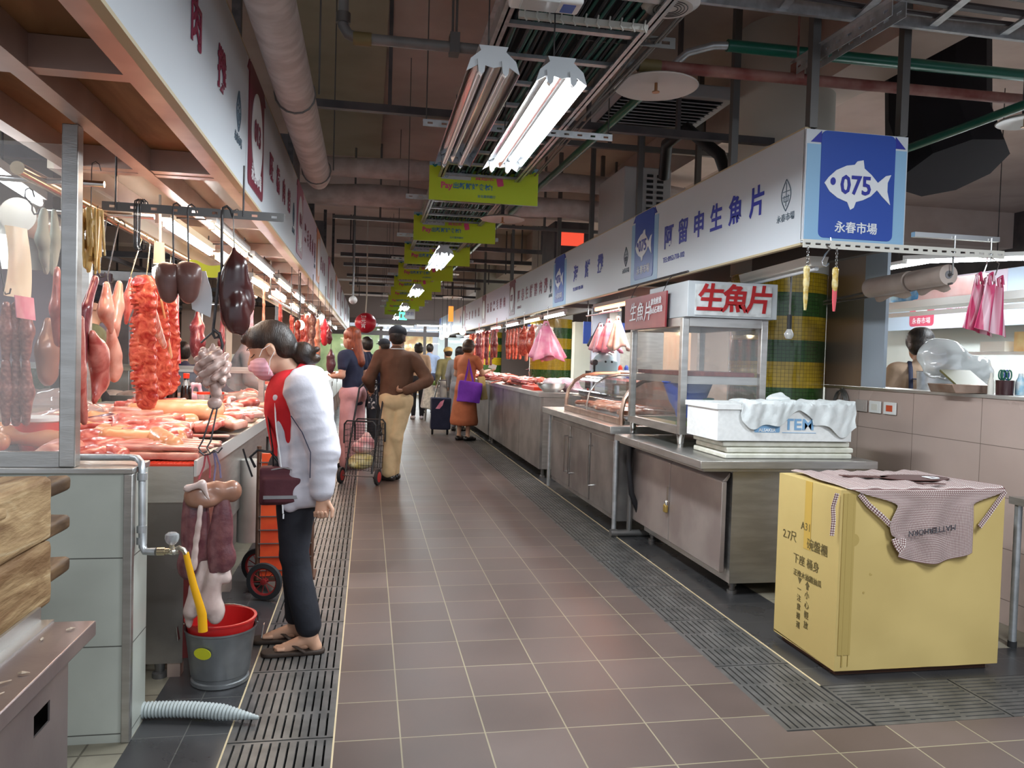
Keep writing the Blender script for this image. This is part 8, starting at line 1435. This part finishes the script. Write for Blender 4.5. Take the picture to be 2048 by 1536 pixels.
# hanging goods: prototypes copied along bars
def bar_(x, y0, y1, z, label, r_=.012, m='steel_bright'): g = G(); g.cyl((x, y0, z), (x, y1, z), r_, n=10); n_ = 0; [g.cyl((x, y, z), (x, y, 2.0 if x > 0 else 2.07), .005, n=6) for y in (y0+.05, (y0+y1)/2, y1-.05)]; return link('hanging_bar', g, m, label, 'bar')
bar_(2.14, 9.2, 12.2, 1.78, 'steel bar holding pork and pink bags beside the mosaic column'); bar_(2.02, 12.3, 16.5, 1.80, 'pinkish red bar holding the long red pork strips', .03, 'knife_pink'); bar_(2.45, 7.4, 8.6, 1.86, 'thin steel bar in front of the meat saw'); bar_(-.78, 6.4, 12, 1.78, 'steel bar over the second butchers counter')
def proto_h(name, prims, m, vox, k, a, f, s): me = sdf(prims, vox, k, post=nz(a, f, s)); me.materials.append(MATS[m]); me.polygons.foreach_set('use_smooth', [True]*len(me.polygons)); return me
HP1 = proto_h('a', [('c', (0, 0, 0), (.01, 0, -.22), .02, .035), ('c', (.01, 0, -.22), (0, .01, -.42), .035, .02)], 'rib', .010, .02, .007, 55, 3); HP2 = proto_h('b', [('c', (0, 0, 0), (0, 0, -.55), .016, .020), ('c', (.025, .01, -.02), (.03, 0, -.45), .014, .016)], 'rib', .009, .01, .005, 60, 4)
HP3 = proto_h('c', [('c', (0, 0, 0), (0, 0, -.10), .02, .06), ('e', (0, 0, -.22), (.085, .06, .15))], 'pork_pale', .011, .03, .012, 38, 5); HP4 = proto_h('d', [('e', (0, 0, -.05), (.035, .03, .05)), ('e', (0, 0, -.15), (.03, .028, .06)), ('e', (.01, 0, -.27), (.033, .03, .07)), ('e', (0, 0, -.40), (.03, .028, .07))], 'sausage', .009, .02, .003, 60, 6)
def hangs(me, x, y, z, label, group, m=None, sc=1): return put('hanging_meat', me, (x, y, z), r.uniform(0, 6), label, group, sc, m=m)
for i in range(26): hangs(r.choice([HP2, HP1, HP2]), 2.02+r.uniform(-.07, .05), 12.35+i*.12, 1.80, 'long red pork strip on the pinkish red bar in front of the woman in orange', 'red strips on the pinkish bar', r.choice([None, 'dark_beef', 'pork']))
for i in range(8): hangs([HP3, HP1][i % 2], 2.12+r.uniform(-.06, .06), 9.5+i*.14, 1.78, 'pale pork piece hanging over the pork counter near the mosaic column', 'pork pieces near the distant mosaic column', ['tripe', 'pork', 'rib', 'pork_pale'][i % 4], 1.05)
for i in range(5): hangs(HP1, 2.1, 10.8+i*.25, 1.78, 'reddish pork piece hanging deeper over the pork counter', 'deeper pork pieces over the pork counter')
def pleat(a, b, k=7): th = a*2*pi; rr5 = (.03+.11*b**.8)*(1+.22*math.sin(k*th)*b); return (rr5*math.cos(th)*1.25+.03*b, rr5*math.sin(th)*.6, -.04-.34*b+.03*math.sin(3*th)*b)
g = G(); g.sheet(pleat, 56, 8, .004); g.tube([(-.03, 0, -.05), (-.015, 0, .0), (.015, 0, .0), (.03, 0, -.05)], .016, 6); PB = mesh_of('bagbundle', g); PB.materials.append(MATS['pink_film']); PB.polygons.foreach_set('use_smooth', [True]*len(PB.polygons))
for i, (x, y, z, s, m, lb) in enumerate(((2.10, 9.15, 1.72, 1.15, None, 'shiny magenta plastic bags hanging in front of the distant mosaic column'), (2.42, 7.95, 1.66, .75, 'pink_pale', 'pale pink plastic bag hanging before the meat saw'), (2.46, 7.80, 1.70, .85, 'pink_film', 'pink bundled bags hanging just left of the meat saw'), (2.50, 7.62, 1.72, .85, 'tripe', 'bundle of cream and red bands hanging over the meat saw'))): o = put('plastic_bags', PB, (x, y, z+.08), .2*i, lb, None, s, m=m, cat='bags')
for i, (px, py, y, me, m, s, lb) in enumerate(((625, 628, 7.4, HP4, None, 1.15, 'dark sausages hanging under the red-lit lamp'), (615, 630, 7.7, HP4, 'pork', 1.0, 'pale sausages hanging beside the dark ones'), (596, 640, 7.0, HP4, 'rib', .9, 'red links hanging behind the head of the woman in white'), (582, 632, 6.8, HP2, 'rib', .75, 'red strips hanging behind the hair of the woman in white'), (650, 640, 8.6, HP3, 'film_red', .75, 'bright red plastic bag hanging at the third butchers stall'), (659, 655, 7.9, HP3, 'dark_beef', .45, 'small purple organ hanging before the red-haired woman'), (662, 700, 7.9, HP3, 'offal_purple', .62, 'dark liver hanging before the red-haired woman'), (636, 640, 8.2, HP1, 'salmon', .9, 'orange strip hanging behind the dark sausages'), (395, 628, 6.4, HP3, 'dark_beef', .95, 'large dark marbled beef slab hanging beside the red strip'), (445, 640, 6.8, HP1, 'dark_beef', .85, 'narrow dark beef piece hanging behind the intestines'), (505, 590, 7.5, HP2, 'pink_pale', .7, 'pale pink strips hanging behind the liver'), (528, 575, 7.5, HP2, 'salmon', .7, 'orange bags hanging behind the liver'), (560, 600, 8.0, HP2, 'rib', .75, 'reddish strips hanging at the second counter'))):
    p = PY(px, py, y); hangs(me, p.x, p.y, p.z, lb, None, m, s); g = G(); g.cyl((p.x, p.y, p.z-.03), (p.x, p.y, 2.07 if p.x > -1.25 else 3.84), .003, n=5); link('hanging_wire', g, 'iron_dark', 'thin wire of the '+lb.split(' hanging')[0], 'wire')
for i in range(10): hangs(r.choice([HP1, HP2]), -.78+r.uniform(-.04, .04), 9.4+i*.26, 1.78, 'pork piece hanging at the third butchers stall', 'pork pieces at the third butchers stall')
# meat saw, spray bottles, blue sign
t = T('meat_saw', 'pale blue meat saw with two eye-like screws behind the curved case', 'machine', (2.55, 8.05, .85)); c = PY(1213, 735, 7.9)
ob('saw_head', sdf([('b', (c.x, 7.98, 1.10), (.12, .10, .25), None, .02), ('e', (c.x, 7.98, 1.33), (.12, .10, .12)), ('-b', (c.x-.06, 7.98, 1.08), (.10, .2, .12), None, .02)], .009, .04), mat('saw_blue', (.42, .55, .58), rough=.35, coat=.3), t); g = G(); g.ell((c.x-.02, 7.875, 1.34), .012); g.ell((c.x+.05, 7.875, 1.34), .012); ob('screw', g, 'black', t)
g = G(); g.bx(c.x-.24, c.x+.08, 7.85, 8.1, .97, 1.03); g.cyl((c.x-.13, 7.92, 1.02), (c.x-.13, 7.92, 1.33), .010); g.cyl((c.x-.20, 7.90, 1.05), (c.x-.20, 7.90, 1.24), .03); g.cyl((c.x-.13, 7.88, 1.33), (c.x-.13, 7.98, 1.33), .03); ob('saw_mechanism', g, 'iron_dark', t); g = G(); g.ell((c.x-.21, 7.86, 1.03), (.014, .012, .03)); g.ell((c.x-.15, 7.86, 1.03), (.014, .012, .03)); ob('red_knob', g, 'mat_red', t); g = G(); g.bx(c.x-.3, c.x+.3, 7.8, 8.15, .86, .97); ob('machine_base', g, 'steel_worn', t)
for i, (px, m, m2) in enumerate(((1252, 'label_blue', 'flag_blue'), (1240, 'print_white', 'mat_red'))):
    p = PY(px, 755, 7.7); t = T('squeeze_bottle', ['blue capped', 'red and white'][i]+' squeeze bottle beside the meat saw', 'bottle', (p.x, p.y, 1.1)); g = G(); g.lathe((p.x, p.y, 1.12), [(.035, 0), (.036, .12), (.02, .14)], 16); ob('bottle_body', g, m, t); g = G(); g.lathe((p.x, p.y, 1.26), [(.024, 0), (.022, .03), (.006, .05)], 14); ob('cap', g, m2, t)
g = G(); p = PY(1246, 770, 7.7); g.bx(p.x-.15, p.x+.12, 7.6, 7.8, 1.10, 1.12); g.bx(p.x-.14, p.x-.12, 7.62, 7.78, .86, 1.10); g.bx(p.x+.09, p.x+.11, 7.62, 7.78, .86, 1.10); link('bottle_stand', g, 'steel', 'small steel stand under the squeeze bottles', 'stand')
p = PY(1205, 668, 9.5); t = T('blue_board', 'dark blue hanging board with orange characters beyond the meat saw', 'sign', tuple(p)); g = G(); g.bx(p.x-.25, p.x+.3, p.y, p.y+.02, p.z-.13, p.z+.15); ob('panel', g, 'flag_blue', t); text('上肉', .16, (p.x+.02, p.y-.004, p.z), (1, 0, 0), (0, 0, 1), 'flag_orange', t, bold=.02); g = G(); g.cyl((p.x-.2, p.y+.01, p.z+.15), (p.x-.2, p.y+.01, 3.84), .004); g.cyl((p.x+.2, p.y+.01, p.z+.15), (p.x+.2, p.y+.01, 3.84), .004); ob('wire', g, 'iron_dark', t)
p = PY(1072, 660, 11.6); t = T('blue_board', 'small blue hanging board with white characters left of the distant mosaic column', 'sign', tuple(p)); g = G(); g.bx(p.x-.13, p.x+.16, p.y, p.y+.02, p.z-.08, p.z+.08); ob('panel', g, 'flag_blue', t); text('豬肉攤', .08, (p.x+.01, p.y-.004, p.z), (1, 0, 0), (0, 0, 1), 'print_white', t); g = G(); g.cyl((p.x, p.y+.01, p.z+.08), (p.x, p.y+.01, 3.84), .004); ob('wire', g, 'iron_dark', t)
ob('black_cloth', sdf([('b', (2.72, 8.95, 1.62), (.10, .05, .16), Ry(.5), .02)], .012, .02, post=lambda P_: wob(P_, 22, 3)*.012), 'f_black', None, label='black cloth hanging between the mosaic column and the cream switch box', cat='cloth'); g = G(); g.bx(2.80, 2.90, 8.85, 8.95, 1.25, 2.0); link('switch_box', g, 'cream_paint', 'tall cream switch box beside the black cloth', 'box')
g = G(); g.bx(2.62, 2.98, 8.95, 9.0, .85, 2.0); link('post_panel', g, 'blue_post', 'pale blue grey panel behind the meat saw', 'panel')
for i, px in enumerate((792, 868, 915)): p = PY(px, 652, 25.0); dup(bc_, (p.x, 25.0, p.z), pi/2, 'white tube lamp across the glass front, %s from the butchers side' % ['first', 'second', 'third'][i], 'tube lamps at the glass front'); g = G(); g.cyl((p.x, 25, p.z+.05), (p.x, 25, 3.84), .006, n=5); link('lamp_wire', g, 'iron_dark', 'wire of the %s tube lamp at the glass front' % ['first', 'second', 'third'][i], 'wire')
area('front_tube_light', (.9, 25, 2.2), 3, .3, 60, WHITE)
# butchers block interior
g = G(); g.bx(-3.2, -2.1, 6.9, 6.95, 1.2, 1.95); link('lilac_board', g, 'lilac_wall', 'lilac board standing behind the hanging pork', 'board'); g = G(); g.bx(-2.35, -1.75, 7.2, 7.7, 0, 2.0); o = link('steel_fridge', g, 'steel_worn', 'tall steel fridge behind the rib racks', 'fridge'); g = G(); g.bx(-2.04, -2.03, 7.19, 7.2, .1, 1.95); g.cyl((-2.0, 7.17, 1.0), (-2.0, 7.17, 1.4), .012); ob('fridge_handle', g, 'steel_bright', o)
for i, (x, y, w_, h2, m) in enumerate(((-3.6, 5.6, 1.0, 1.0, 'steel'), (-3.0, 9.2, 1.6, 1.1, 'steel'), (-3.4, 13, 1.6, 1.3, 'bright_wall'), (-4.7, 7.8, .5, 2.2, 'lilac_wall'), (-2.6, 11.6, .6, 1.9, 'warm_wall'), (-3.8, 17, 2.5, 2.3, 'warm_wall'), (-5.8, 5.2, 1.2, 2.4, 'warm_wall'))): g = G(); g.bx(x, x+w_, y, y+.5, 0, h2); link('stall_cabinet', g, m, '%s inside the butchers block' % ['low steel cabinet at the near stall', 'low steel cabinet beyond the fridge', 'bright cabinet at the fourth stall', 'narrow lilac locker by the mosaic column', 'beige locker at the third stall', 'wide beige partition far back', 'tall beige partition behind the glass screen'][i], 'cabinet')
g = G()
for k in range(9): g.bx(-5, -1.2, 4.4+k*2.2, 4.45+k*2.2, 2.30, 2.36)
for x in (-4.6, -3, -1.6): g.bx(x, x+.04, 3.4, 23, 2.37, 2.42); [g.bx(x, x+.03, 4.4+k*2.2, 4.43+k*2.2, 2.42, 3.85) for k in range(9)]
link('pipe_grid', g, 'dark_pipe', 'grid of dark service bars above the butchers block', 'grid')
g = G(); g.bx(-1.32, -1.28, 3.52, 23, 2.07, 2.16); link('back_rail', g, 'steel_warm', 'warm steel rail along the stall side of the butchers canopy', 'rail')
g = G(); g.sheet(lambda a, b: (-1.27+.05*b, 3.6+19*a, 2.06-.10*b), 20, 1, .01); link('valance', g, 'steel_warm', 'tilted warm metal valance along the butchers canopy', 'panel')
for i, y in enumerate((5.15, 8.4, 11.8, 15.2)): g = G(); g.bx(-1.75, -1.69, y, y+.06, 0, 3.85); link('stall_post', g, 'steel', 'steel post inside the butchers block, %s from the camera' % ['first', 'second', 'third', 'fourth'][i], 'post')
